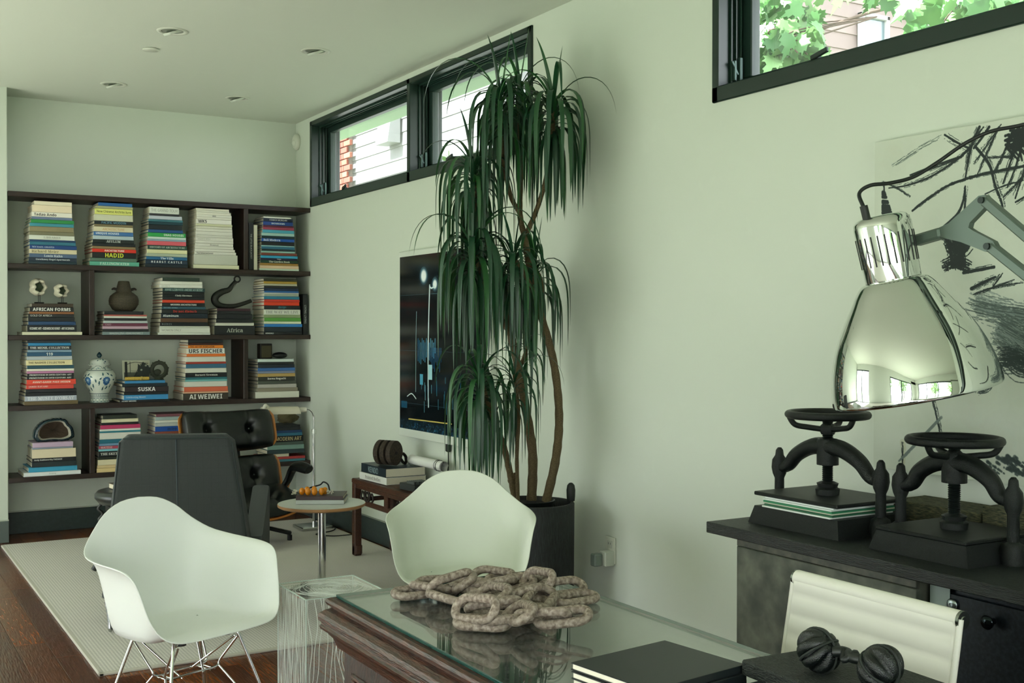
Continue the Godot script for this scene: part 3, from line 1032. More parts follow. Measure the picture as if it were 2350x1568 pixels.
	stack("""
17|1.071|0.265|1a2430|black book, topmost of the stack beside the lidded blue-white jar
20|1.077|0.264|2a80b0|bright blue book, second from the top in the stack beside the lidded blue-white jar
26|1.075|0.268|101820|black book, third from the top in the stack beside the lidded blue-white jar|THE MENIL COLLECTION|e0e4e0|s|.55|c
16|1.073|0.272|7a94a8|grey-blue book, fourth from the top in the stack beside the lidded blue-white jar
26|1.069|0.277|1f4f70|blue book, fifth from the top in the stack beside the lidded blue-white jar|119|e6ece8|b|.72|c
25|1.068|0.280|b0b8bc|pale grey book, sixth from the top in the stack beside the lidded blue-white jar
36|1.064|0.286|e6d9a8|thick cream book, seventh from the top in the stack beside the lidded blue-white jar|THE NASHER COLLECTION|4a3c1e|b|.36|l
22|1.069|0.290|1f4a5a|teal book, eighth from the top in the stack beside the lidded blue-white jar
15|1.067|0.293|e0ddcc|slim white book, ninth from the top in the stack beside the lidded blue-white jar
16|1.068|0.292|c080a8|slim magenta book, tenth from the top in the stack beside the lidded blue-white jar
20|1.070|0.289|121519|black book, eleventh from the top in the stack beside the lidded blue-white jar|PRIMITIVISM IN 20TH CENTURY ART|dfe0da|s|.5|l
20|1.068|0.290|121519|black book, twelfth from the top in the stack beside the lidded blue-white jar|PRIMITIVISM IN 20TH CENTURY ART|dfe0da|s|.5|l
34|1.067|0.304|e0452f|thick red book, thirteenth from the top in the stack beside the lidded blue-white jar|AVANT-GARDE PAGE DESIGN|f0e0d0|b|.36|c
28|1.064|0.293|d4483c|red book, fourteenth from the top in the stack beside the lidded blue-white jar|JAMES HAVARD|e8c8c0|s|.5|l
24|1.061|0.314|15181c|black book, fifteenth from the top in the stack beside the lidded blue-white jar
22|1.058|0.318|12161a|black book, sixteenth from the top in the stack beside the lidded blue-white jar
34|1.055|0.321|a8aebc|thick pale grey book, seventeenth from the top in the stack beside the lidded blue-white jar|THE MUSEE D'ORSAY|e8ebee|s|.62|c
26|1.051|0.334|6a5a3a|brown book, bottom of the stack beside the lidded blue-white jar
""", 0.883, "books beside the jar")
	stack("""
19|1.686|0.271|3a86b8|bright blue book, topmost of the low stack under the iron rings
23|1.669|0.305|12222c|black book, second from the top in the low stack under the iron rings
35|1.686|0.295|2a2024|thick black book, third from the top in the low stack under the iron rings|SUSKA|ececea|b|.78|c
20|1.682|0.297|101418|black book, fourth from the top in the low stack under the iron rings
34|1.679|0.298|3a8ac0|thick bright blue book, fifth from the top in the low stack under the iron rings|Celebrating Moore|c9e2ec|s|.42|l
16|1.653|0.335|101418|black book with lettered spine, bottom of the low stack under the iron rings|HENRY MOORE|d8dcdc|b|.6|l
""", 0.883, "books under the iron rings")
	stack("""
23|2.115|0.246|15181b|black book, topmost of the stack between iron rings and shelf divider
16|2.115|0.247|3a1a14|dark maroon book, second from the top in the stack between iron rings and shelf divider
22|2.115|0.249|e8862a|orange book, third from the top in the stack between iron rings and shelf divider|THE ART OF REBELLION|4a2408|b|.5|l
39|2.108|0.266|e2e2da|thick white book, fourth from the top in the stack between iron rings and shelf divider|URS FISCHER|16181a|b|.72|c
20|2.105|0.275|e8762f|orange book, fifth from the top in the stack between iron rings and shelf divider
37|2.101|0.281|d6d6c8|thick white book, sixth from the top in the stack between iron rings and shelf divider
15|2.101|0.284|a83a2a|slim red book, seventh from the top in the stack between iron rings and shelf divider
30|2.101|0.286|3a6a86|thick blue book, eighth from the top in the stack between iron rings and shelf divider
32|2.097|0.288|d8d8ca|thick white book, ninth from the top in the stack between iron rings and shelf divider
32|2.097|0.295|14181d|thick black book, tenth from the top in the stack between iron rings and shelf divider|Barnett Newman|d2d4cc|s|.42|c
16|2.097|0.296|2f6f7a|teal book, eleventh from the top in the stack between iron rings and shelf divider
14|2.096|0.297|6fb0b0|slim teal book, twelfth from the top in the stack between iron rings and shelf divider
38|2.090|0.302|d4d4c8|thick white book, thirteenth from the top in the stack between iron rings and shelf divider
34|2.087|0.311|d86a4a|thick orange book, fourteenth from the top in the stack between iron rings and shelf divider
11|2.083|0.318|e0b090|slim orange book, fifteenth from the top in the stack between iron rings and shelf divider
50|2.080|0.320|3a342a|thick dark maroon book, bottom of the stack between iron rings and shelf divider|AI WEIWEI|e8e8e0|b|.66|c
""", 0.883, "books beside the third-shelf divider")
	stack("""
22|2.617|0.271|c9d6d0|white book, topmost of the stack under the smooth black stone
18|2.617|0.273|14181c|black book, second from the top in the stack under the smooth black stone
24|2.617|0.276|15202e|black book, third from the top in the stack under the smooth black stone
23|2.617|0.281|3a6aa8|bright blue book, fourth from the top in the stack under the smooth black stone
18|2.617|0.281|7a86a0|grey-blue book, fifth from the top in the stack under the smooth black stone
25|2.617|0.283|b89a5a|tan book, sixth from the top in the stack under the smooth black stone
29|2.617|0.279|23261c|black book, seventh from the top in the stack under the smooth black stone|Isamu Noguchi|e8e8dc|b|.66|c
24|2.617|0.283|4a4f45|dark green book, eighth from the top in the stack under the smooth black stone
27|2.614|0.294|b0aca4|pale grey book, ninth from the top in the stack under the smooth black stone
27|2.613|0.304|8a8270|olive grey book, tenth from the top in the stack under the smooth black stone
47|2.599|0.330|d8d8c8|thick white book, bottom of the stack under the smooth black stone
""", 0.883, "books under the black stone")
	stack("""
32|1.102|0.250|c0a8c0|thick lilac book, topmost of the stack under the cut geode
11|1.099|0.254|8a94a4|slim grey-blue book, second from the top in the stack under the cut geode
59|1.099|0.271|e0d2b4|thick cream book, third from the top in the stack under the cut geode
26|1.097|0.275|12161c|black book with lettered spine, fourth from the top in the stack under the cut geode|Andy Goldsworthy PASSAGE|e4e6e2|b|.5|l
33|1.096|0.278|1f2a2e|thick black book, fifth from the top in the stack under the cut geode
32|1.077|0.302|3a9ac0|thick teal book, sixth from the top in the stack under the cut geode
27|1.047|0.354|e2e6e6|white book with lettered spine, bottom of the stack under the cut geode|Drawing|8c9490|r|.4|c
""", 0.415, "books under the geode")
	stack("""
26|1.542|0.223|2a3028|black book, topmost of the bottom-shelf stack half behind the grey armchair
24|1.535|0.241|dcd6b4|cream book, second from the top in the bottom-shelf stack half behind the grey armchair
16|1.532|0.246|161a1c|slim black book, third from the top in the bottom-shelf stack half behind the grey armchair
27|1.526|0.262|c03a68|pink book, fourth from the top in the bottom-shelf stack half behind the grey armchair
14|1.522|0.269|dfe0d8|slim white book, fifth from the top in the bottom-shelf stack half behind the grey armchair
12|1.522|0.269|2f7a8a|slim teal book, sixth from the top in the bottom-shelf stack half behind the grey armchair
44|1.522|0.269|d8d8d0|thick white book, seventh from the top in the bottom-shelf stack half behind the grey armchair
27|1.522|0.269|1f6a80|teal book, eighth from the top in the bottom-shelf stack half behind the grey armchair
17|1.519|0.272|6f94b4|bright blue book, ninth from the top in the bottom-shelf stack half behind the grey armchair
20|1.516|0.277|b04a60|maroon book, tenth from the top in the bottom-shelf stack half behind the grey armchair|MATISSE|e8d0d0|r|.7|l
16|1.515|0.277|7fc0cc|slim teal book, eleventh from the top in the bottom-shelf stack half behind the grey armchair
37|1.514|0.278|12181c|thick black book, twelfth from the top in the bottom-shelf stack half behind the grey armchair|THE SKETCHBOOKS|e0e2dc|s|.42|l
19|1.512|0.280|22261e|black book, thirteenth from the top in the bottom-shelf stack half behind the grey armchair
37|1.509|0.283|dcd2b0|thick cream book, fourteenth from the top in the bottom-shelf stack half behind the grey armchair
20|1.506|0.286|d8c090|cream book, fifteenth from the top in the bottom-shelf stack half behind the grey armchair
29|1.502|0.290|e0c890|cream book, bottom of the bottom-shelf stack half behind the grey armchair
""", 0.415, "books behind the grey armchair")
	stack("""
19|1.895|0.240|7a4a54|maroon book, topmost of the bottom-shelf stack with a thick blue spine
24|1.891|0.251|9fb0b0|pale grey book, second from the top in the bottom-shelf stack with a thick blue spine
17|1.888|0.237|dfe0d4|white book, third from the top in the bottom-shelf stack with a thick blue spine
26|1.888|0.235|b8bcb8|pale grey book, fourth from the top in the bottom-shelf stack with a thick blue spine
35|1.888|0.233|1f4fa0|thick bright blue book, fifth from top in the bottom-shelf stack with a thick blue spine|miro|14204a|b|.62|c
22|1.886|0.235|8a4a3a|brown book, sixth from the top in the bottom-shelf stack with a thick blue spine
35|1.884|0.237|14181c|thick black book, seventh from the top in the bottom-shelf stack with a thick blue spine
42|1.881|0.240|d8d8cc|thick white book, eighth from the top in the bottom-shelf stack with a thick blue spine
42|1.881|0.240|5a6a70|thick grey-teal book, ninth from the top in the bottom-shelf stack with a thick blue spine
42|1.877|0.243|b8b09a|thick olive grey book, tenth from top in the bottom-shelf stack with a thick blue spine
38|1.875|0.246|2a3a44|thick dark navy book, eleventh from top in the bottom-shelf stack with a thick blue spine
38|1.874|0.247|d0cbb8|thick white book, bottom of the bottom-shelf stack with a thick blue spine
""", 0.415, "books behind the lounge chair")
	stack("""
17|2.699|0.235|14181a|black book, topmost of the stack under the reading lamp shade
22|2.699|0.237|1f2224|black book, second from the top in the stack under the reading lamp shade
18|2.697|0.251|1a3a66|blue book, third from the top in the stack under the reading lamp shade
22|2.697|0.254|2a6a88|teal book, fourth from the top in the stack under the reading lamp shade
44|2.691|0.270|12161a|thick black book, fifth from the top in the stack under the reading lamp shade|OF MODERN ART|d8c890|r|.6|r
22|2.690|0.271|4a5a52|grey-green book, sixth from the top in the stack under the reading lamp shade
33|2.687|0.278|7a9a90|thick grey-green book, seventh from the top in the stack under the reading lamp shade
30|2.684|0.285|2f4044|dark teal book, eighth from the top in the stack under the reading lamp shade
22|2.676|0.174|d6ceb4|cream book, ninth from the top in the stack under the reading lamp shade
19|2.672|0.302|b03a3a|red book, tenth from the top in the stack under the reading lamp shade
18|2.669|0.307|4a8a98|teal book, bottom of the stack under the reading lamp shade
""", 0.415, "books under the reading lamp")
	# upright ones
	var g := "books standing upright on the shelves"
	var u := [["slim upright black book with white spine lettering, against the top shelf divider", V(2.553, 1.8103, ZF - 0.02), V(0.34, 0.034, 0.24), "14171a", "THE LITTLE BLACK JACKET", "c9ccc6"], ["short upright cream book between the black book and the stack", V(2.590, 1.8103, ZF - 0.02), V(0.325, 0.027, 0.24), "cfcbb4", "", ""], ["upright black book beside the long wall, lettered down its spine", V(2.962, 1.3433, ZF - 0.02), V(0.3, 0.036, 0.24), "15191b", "LIVING LIVING", "b9c0ba"]]
	for a in u:
		var s: Vector3 = a[2]
		var t := book(a[0], g, a[1] + V(0, s.x / 2, 0), s, a[3], 0.0, true)
		if a[4]:
			spine_text(t, s.x, s.y, PackedStringArray(["", "", "", "", "", a[4], a[5], "r", "0.42", "c"]))

func shelf_objects() -> void:
	# two flower-shaped shells on rods, on the second shelf
	var words := ["larger cream flower-shaped shell ring on a thin twin-rod stand", "smaller cream flower-shaped shell ring on a low rod stand"]
	for i in 2:
		var c: Vector3 = [V(1.158, 1.553, -8.13), V(1.303, 1.553, -8.13)][i]
		var r: float = [0.056, 0.047][i]
		var h: float = [0.108, 0.086][i]
		var t := thing("shell_ornament", words[i], "ornament", c, 0.5, "shell flowers on stands")
		var rows := []
		for a in 40:
			var an := TAU * a / 40
			var lobe := 1.0 + 0.1 * cos(6.0 * an + i)
			var row := PackedVector3Array()
			for b in 10:
				var bn := TAU * b / 10
				var rr := r * 0.83 + r * 0.24 * lobe * cos(bn)
				row.append(V(cos(an) * rr * (0.94 + 0.06 * lobe), h + sin(an) * rr, sin(bn) * 0.018 - 0.02 * maxf(0.0, cos(bn)) + 0.008 * cos(6.0 * an)))
			rows.append(row)
		var m := M.new()
		m.grid(rows, true, true)
		put("shell", m, grainy("shell_cream", "cfc8ae", "efe9d6", V(9, 9, 9), 0.45, 0.03), t)
		m = M.new()
		m.lathe([Vector2(r * 0.66, 0), Vector2(r * 0.6, -0.03), Vector2(r * 0.3, -0.05), Vector2(0, -0.052)], 24, Transform3D(Basis(Vector3(1, 0, 0), PI / 2), V(0, h, 0.0)))
		put("cup", m, mat("5c6a55", 0.7), t)
		m = M.new()
		for s in [-0.006, 0.006]:
			m.tube([V(s, 0.008, 0), V(s, h - r * 0.8, 0)], 0.0018, 6)
		put("rod", m, mat("14110f", 0.5), t)
		put("stand_base", boxm(V(0, 0.004, 0), V(0.05, 0.008, 0.035), 0.001), mat("151210", 0.5), t)
	# brown pot
	var m := M.new()
	var p := thing("clay_pot", "brown weathered clay pot with a stepped neck and small side lugs", "pot", V(1.703, 1.5055, -8.14))
	var prof := [Vector2(0.0, 0.0), Vector2(0.055, 0.0), Vector2(0.075, 0.012), Vector2(0.095, 0.045), Vector2(0.099, 0.075), Vector2(0.09, 0.105), Vector2(0.066, 0.125), Vector2(0.053, 0.132), Vector2(0.05, 0.145), Vector2(0.044, 0.175), Vector2(0.036, 0.206), Vector2(0.03, 0.208), Vector2(0.026, 0.2), Vector2(0.0, 0.195)]
	m.lathe(prof, 36)
	put("body", m, grainy("old_clay", "2f2a20", "5d5440", V(5, 9, 5), 0.7, 0.03, 0.3), p)
	for y in [0.05, 0.062, 0.088, 0.098]:
		m = M.new()
		var ring := []
		for a in 28:
			var rad: float = 0.0975 if y < 0.08 else 0.0955 - (y - 0.088) * 0.5
			ring.append(V(cos(TAU * a / 28) * rad, y, sin(TAU * a / 28) * rad))
		m.tube(ring, 0.0022, 5, false, true)
		put("band", m, mat("4a4234", 0.7), p)
	for s in [-1.0, 1.0]:
		m = M.new()
		m.tube(spline([V(s * 0.045, 0.148, 0.01), V(s * 0.068, 0.155, 0.015), V(s * 0.082, 0.148, 0.01)]), [0.009, 0.009, 0.009, 0.009, 0.009, 0.009, 0.008, 0.008, 0.007, 0.007, 0.006, 0.005, 0.004], 8)
		put("lug", m, mat("2a241c", 0.7), p)
	# carved hook
	p = thing("carved_hook", "black carved wooden hook with a ringed handle, lying on the dark stack", "carving", V(2.45, 1.5325, -8.12))
	m = M.new()
	var path := spline([V(0.03, 0.195, 0), V(0.005, 0.165, 0), V(-0.02, 0.135, 0), V(-0.07, 0.118, 0), V(-0.112, 0.09, 0), V(-0.122, 0.055, 0), V(-0.095, 0.024, 0), V(-0.045, 0.014, 0), V(0.02, 0.018, 0), V(0.08, 0.034, 0), V(0.145, 0.058, 0)], 6)
	var rad := []
	for i in path.size():
		var f := float(i) / path.size()
		rad.append(0.014 + 0.012 * exp(-pow((f - 0.45) * 3.6, 2)))
	m.tube(path, rad, 10)
	put("body", m, grainy("black_carving", "131512", "2c2e28", V(6, 6, 6), 0.5), p)
	m = M.new()
	var rg := []
	for a in 22:
		rg.append(V(0.042 + cos(TAU * a / 22) * 0.021, 0.212 + sin(TAU * a / 22) * 0.021, 0))
	m.tube(rg, 0.006, 8, false, true)
	put("ring", m, mat("1b1d1a", 0.5), p)
	m = M.new()
	for k in 5:
		m.bar(V(-0.022 + k * 0.008, 0.138 + k * 0.009, 0.012), V(-0.006 + k * 0.008, 0.128 + k * 0.009, 0.012), 0.003, 0.012)
	put("carved_band", m, mat("6a6c62", 0.6), p)
	ginger_jar()
	# little things on the low blue stack
	var top := 0.883 + 0.1475
	p = thing("scroll", "small yellow rolled scroll tied with cord, lying on the low blue stack", "scroll", V(1.778, top + 0.013, -8.058), 0.0)
	m = M.new()
	m.tube([V(-0.085, 0, 0), V(-0.08, 0, 0), V(0.07, 0, 0), V(0.075, 0, 0)], [0.011, 0.0125, 0.0125, 0.01], 14)
	put("roll", m, grainy("old_parchment", "b08d32", "dcbf62", V(12, 6, 6), 0.7, 0.03), p)
	m = M.new()
	for x in [0.022, 0.028]:
		var rr := []
		for a in 16:
			rr.append(V(x, cos(TAU * a / 16) * 0.014, sin(TAU * a / 16) * 0.014))
		m.tube(rr, 0.002, 5, false, true)
	m.tube(spline([V(0.025, -0.002, 0.014), V(0.012, -0.01, 0.018), V(0.016, 0.004, 0.02), V(0.026, -0.004, 0.016)]), 0.002, 5)
	put("cord", m, mat("c9b468", 0.8), p)
	p = thing("photo_card", "small pale-framed old photograph card standing behind the iron rings", "picture", V(1.79, top + 0.0005, -8.165), 0.0)
	var im := Image.create(160, 110, false, Image.FORMAT_RGB8)
	im.fill(Color("b9b9a0"))
	im.fill_rect(Rect2i(0, 70, 160, 40), Color("4e5344"))
	im.fill_rect(Rect2i(6, 0, 16, 110), Color("1a1e1c"))
	im.fill_rect(Rect2i(38, 0, 4, 80), Color("2a2c28"))
	stroke(im, [Vector2(20, 16), Vector2(70, 4), Vector2(155, 12)], 2, 2, Color("1c1e1c"))
	stroke(im, [Vector2(60, 108), Vector2(90, 50), Vector2(108, 14)], 4, 2, Color("20241f"))
	stroke(im, [Vector2(42, 60), Vector2(90, 62), Vector2(150, 50)], 3, 3, Color("8f8f7c"))
	var tilt := Transform3D(Basis(Vector3(1, 0, 0), -0.12), V(0, 0.068, 0))
	put("card", boxm(Vector3.ZERO, V(0.186, 0.134, 0.003), 0.0005, tilt), mat("c3c5ae", 0.7), p)
	var q := QuadMesh.new()
	q.size = Vector2(0.168, 0.116)
	var face := put("print", q, image_mat("photo_print", im, 0.5), p, tilt * V(0.002, 0.0, 0.0022))
	face.rotation.x = -0.12
	p = thing("iron_rings", "rusty iron ring casting with a pierced pointed bracket on the blue stack", "casting", V(1.905, top + 0.0005, -8.115), 0.0)
	m = M.new()
	rg = []
	for a in 30:
		rg.append(V(0.03 + cos(TAU * a / 30) * 0.05, 0.068 + sin(TAU * a / 30) * 0.05, 0))
	m.tube(rg, 0.0145, 10, false, true)
	for a in 9:
		var an := TAU * a / 9 + 0.2
		m.ball(V(0.03 + cos(an) * 0.064, 0.068 + sin(an) * 0.064, 0), V(0.006, 0.006, 0.008), 8, 6)
	put("ring", m, grainy("iron_rust", "22251d", "454a38", V(9, 9, 9), 0.65, 0.03, 0.3), p)
	m = M.new()
	m.prism(PackedVector2Array([Vector2(-0.145, 0.0), Vector2(-0.115, 0.055), Vector2(-0.112, 0.112), Vector2(-0.098, 0.092), Vector2(-0.08, 0.125), Vector2(-0.045, 0.1), Vector2(-0.02, 0.092), Vector2(-0.03, 0.055), Vector2(-0.05, 0.0)]), 0.014, Transform3D(Basis(), V(0, 0, -0.007)))
	put("bracket", m, mat("1f2521", 0.6, 0.2), p)
	m = M.new()
	for h in [V(-0.092, 0.07, 0), V(-0.062, 0.1, 0), V(-0.036, 0.094, 0)]:
		m.tube([h + V(0, 0, 0.0065), h + V(0, 0, 0.008)], 0.007, 12)
	put("boss", m, mat("8b9182", 0.6), p)
	m = M.new()
	m.tube([V(0.03, 0.0, 0), V(0.03, 0.018, 0)], [0.034, 0.022], 16)
	m.ball(V(0.018, 0.052, 0.004), V(0.026, 0.022, 0.016), 12, 8)
	put("foot", m, mat("33382c", 0.65, 0.2), p)
	# black stone and carved tile
	top = 0.883 + 0.2845
	p = thing("stone", "smooth oval black stone resting on the stack beside a carved tile", "stone", V(2.803, top, -8.1))
	m = M.new()
	m.ball(V(0, 0.024, 0), V(0.056, 0.0238, 0.042), 24, 14)
	put("body", m, mat("101313", 0.35), p)
	p = thing("carved_tile", "small square box-like tile with a rough tan carved face", "tile", V(2.705, top + 0.0003, -8.15), 0.25)
	put("body", boxm(V(0, 0.055, 0), V(0.1, 0.11, 0.05), 0.004), mat("211d17", 0.6), p)
	put("face_plate", boxm(V(0, 0.052, 0.026), V(0.084, 0.088, 0.006), 0.002), grainy("tan_relief", "57503a", "8f8768", V(16, 16, 16), 0.8, 0.05, 0.6), p)
	geode()
	# furry rock by the lamp
	p = thing("rough_mineral", "rough tan mineral lump on the stack under the reading lamp", "stone", V(2.87, 0.415 + 0.2675, -8.12))
	m = M.new()
	var rows := []
	for i in 15:
		var a := PI * i / 14
		var row := PackedVector3Array()
		for j in 24:
			var b := TAU * j / 24
			var k := 1.0 + 0.14 * sin(3.0 * b + i) + 0.1 * sin(7.0 * b - 2.0 * i)
			row.append(V(sin(a) * cos(b) * 0.075 * k, 0.046 + cos(a) * 0.045 * (1.0 + 0.1 * sin(5.0 * b)) * (0.75 + 0.3 * k * sin(a)), sin(a) * sin(b) * 0.055 * k))
		rows.append(row)
	m.grid(rows, false, true, true)
	for i in m.v.size():
		m.v[i].y = maxf(m.v[i].y, 0.0)
	put("body", m, grainy("tan_mineral", "4e4632", "a09368", V(7, 16, 7), 0.9, 0.05, 0.8), p)

func ginger_jar() -> void:
	var im := Image.create(640, 420, false, Image.FORMAT_RGB8)
	im.fill(Color("c9d0c6"))
	var ink := Color("1d4a57")
	var deep := Color("15384a")
	# v runs from the foot (0) to the top
	for y in [4, 70, 78, 100, 236, 300, 308]:
		im.fill_rect(Rect2i(0, y, 640, 3), deep)
	for k in 16:
		var x := k * 40
		for e in [[4, 10, 32, 3], [4, 62, 32, 3], [4, 10, 3, 54], [34, 10, 3, 54]]:
			im.fill_rect(Rect2i(x + e[0], e[1], e[2], e[3]), ink)
		for a in 4:
			dab(im, Vector2(x + 20, 38) + Vector2.from_angle(a * PI / 2) * 7, 6, ink)
	for k in 32:
		dab(im, Vector2(k * 20 + 10, 90), 7, ink, 0.3)
		dab(im, Vector2(k * 20 + 10, 90), 3, Color("c9d0c6"), 0.3)
	for k in 5:
		var c := Vector2(k * 128 + 64, 168)
		for a in 10:
			dab(im, c + Vector2.from_angle(a * TAU / 10) * 19, 9, Color("2b5a8a"), 0.4)
			dab(im, c + Vector2.from_angle(a * TAU / 10 + 0.3) * 9, 6, Color("6f92b4"), 0.4)
		dab(im, c, 5, Color("dfe3dc"), 0.4)
		for a in 9:
			var l := c + Vector2.from_angle(a * TAU / 9 + 0.35) * rng.randf_range(38, 56)
			var dir := Vector2.from_angle(rng.randf() * TAU)
			stroke(im, [l - dir * 8, l, l + dir.rotated(0.5) * 9], 5, 1.5, ink, 0.3)
			stroke(im, [l, l + dir.rotated(2.0) * 9], 4, 1.2, ink, 0.3)
		var s := Vector2(k * 128, 262)
		stroke(im, [s + Vector2(-52, -10), s + Vector2(-36, 16), s + Vector2(-10, 24), s + Vector2(10, 24), s + Vector2(36, 16), s + Vector2(52, -10)], 2.2, 2.2, deep)
		for a in 7:
			dab(im, s + Vector2(rng.randf_range(-30, 30), rng.randf_range(-12, 10)), 7, Color("7c9aa6"), 0.6)
			stroke(im, [s + Vector2(64 + rng.randf_range(-14, 14), rng.randf_range(-20, 16)), s + Vector2(64 + rng.randf_range(-14, 14), rng.randf_range(-20, 16))], 3, 1, ink)
	for k in 26:
		var l := Vector2(rng.randf() * 640, rng.randf_range(322, 400))
		stroke(im, [l, l + Vector2(rng.randf_range(-16, 16), rng.randf_range(-9, 9))], 5, 1.5, ink, 0.3)
	var jm := image_mat("porcelain", im, 0.16)
	jm.clearcoat_enabled = true
	jm.clearcoat = 0.5
	var p := thing("ginger_jar", "blue and white porcelain lidded jar with flower scrolls on the third shelf", "jar", V(1.539, 0.8832, -8.13), 0.6)
	var prof := [Vector2(0.062, 0.0), Vector2(0.066, 0.004), Vector2(0.062, 0.012), Vector2(0.058, 0.04), Vector2(0.06, 0.055), Vector2(0.072, 0.085), Vector2(0.092, 0.12), Vector2(0.105, 0.155), Vector2(0.107, 0.175), Vector2(0.1, 0.2), Vector2(0.082, 0.222), Vector2(0.06, 0.234), Vector2(0.056, 0.25), Vector2(0.056, 0.256)]
	put("body", jar_part(prof, 0.0, 0.74), jm, p)
	prof = [Vector2(0.0, 0.252), Vector2(0.07, 0.252), Vector2(0.074, 0.258), Vector2(0.07, 0.264), Vector2(0.064, 0.268), Vector2(0.06, 0.284), Vector2(0.046, 0.296), Vector2(0.02, 0.302), Vector2(0.008, 0.304)]
	put("lid", jar_part(prof, 0.74, 1.0), jm, p)
	var m := M.new()
	m.lathe([Vector2(0.007, 0.302), Vector2(0.012, 0.31), Vector2(0.018, 0.318), Vector2(0.016, 0.328), Vector2(0.008, 0.338), Vector2(0.0, 0.345)], 18)
	put("finial", m, mat("17333d", 0.2), p)

func jar_part(prof: Array, v0: float, v1: float) -> M:
	var m := M.new()
	m.lathe(prof, 48)
	for i in m.u.size():
		m.u[i].y = lerpf(v0, v1, m.u[i].y)
	return m

func geode() -> void:
	var p := thing("geode", "cut geode with dark glossy rind, white banding and brown crystal hollow", "geode", V(1.245, 0.415 + 0.2205, -8.11))
	var pts := [V(-0.128, 0.03, 0), V(-0.122, 0.075, 0), V(-0.09, 0.118, 0), V(-0.045, 0.143, 0), V(0.02, 0.152, 0), V(0.07, 0.142, 0), V(0.092, 0.11, 0), V(0.115, 0.085, 0), V(0.126, 0.045, 0), V(0.118, 0.018, 0), V(0.06, 0.0, 0), V(-0.02, 0.004, 0), V(-0.1, 0.0, 0)]
	pts.append(pts[0])
	var out := spline(pts, 5)
	out.pop_back()
	var mid := V(-0.002, 0.07, 0)
	var rows := []
	for k in 7:
		var s: float = [1.0, 1.0, 0.99, 0.9, 0.82, 0.8, 0.72][k]
		var z: float = [-0.05, 0.0, 0.018, 0.024, 0.024, 0.02, 0.0][k]
		var row := PackedVector3Array()
		for q in out:
			var w: Vector3 = mid + (q - mid) * s
			var j := 0.003 * sin(q.x * 260.0 + q.y * 190.0)
			row.append(V(w.x, maxf(w.y + (j if k < 4 else 0.0), 0.0), z + j * 0.4))
		rows.append(row)
	var m := M.new()
	m.grid(rows.slice(0, 5), false, true, true)
	m.face(Array(rows[0]), Vector3(0, 0, -1))
	var rm := grainy("geode_rind", "0c1518", "39525c", V(9, 9, 9), 0.12, 0.03)
	put("rind", m, rm, p)
	m = M.new()
	m.grid(rows.slice(4, 7), false, true, true)
	put("white_band", m, grainy("geode_band", "8f8c80", "d9d4c4", V(14, 14, 14), 0.3), p)
	m = M.new()
	var cr := []
	for k in 8:
		var s := 0.73 * (1.0 - k / 7.0)
		var row := PackedVector3Array()
		for q in out:
			var w: Vector3 = mid + (q - mid) * s
			row.append(V(w.x, w.y, -0.004 - 0.02 * sqrt(k / 7.0) + rng.randf_range(-0.004, 0.004)))
		cr.append(row)
	m.grid(cr, false, true, true)
	put("crystals", m, grainy("geode_crystals", "3c2f27", "8a7868", V(24, 24, 24), 0.25, 0.06, 0.5), p)

func chrome() -> StandardMaterial3D:
	return mat("e4e6e4", 0.08, 1.0)

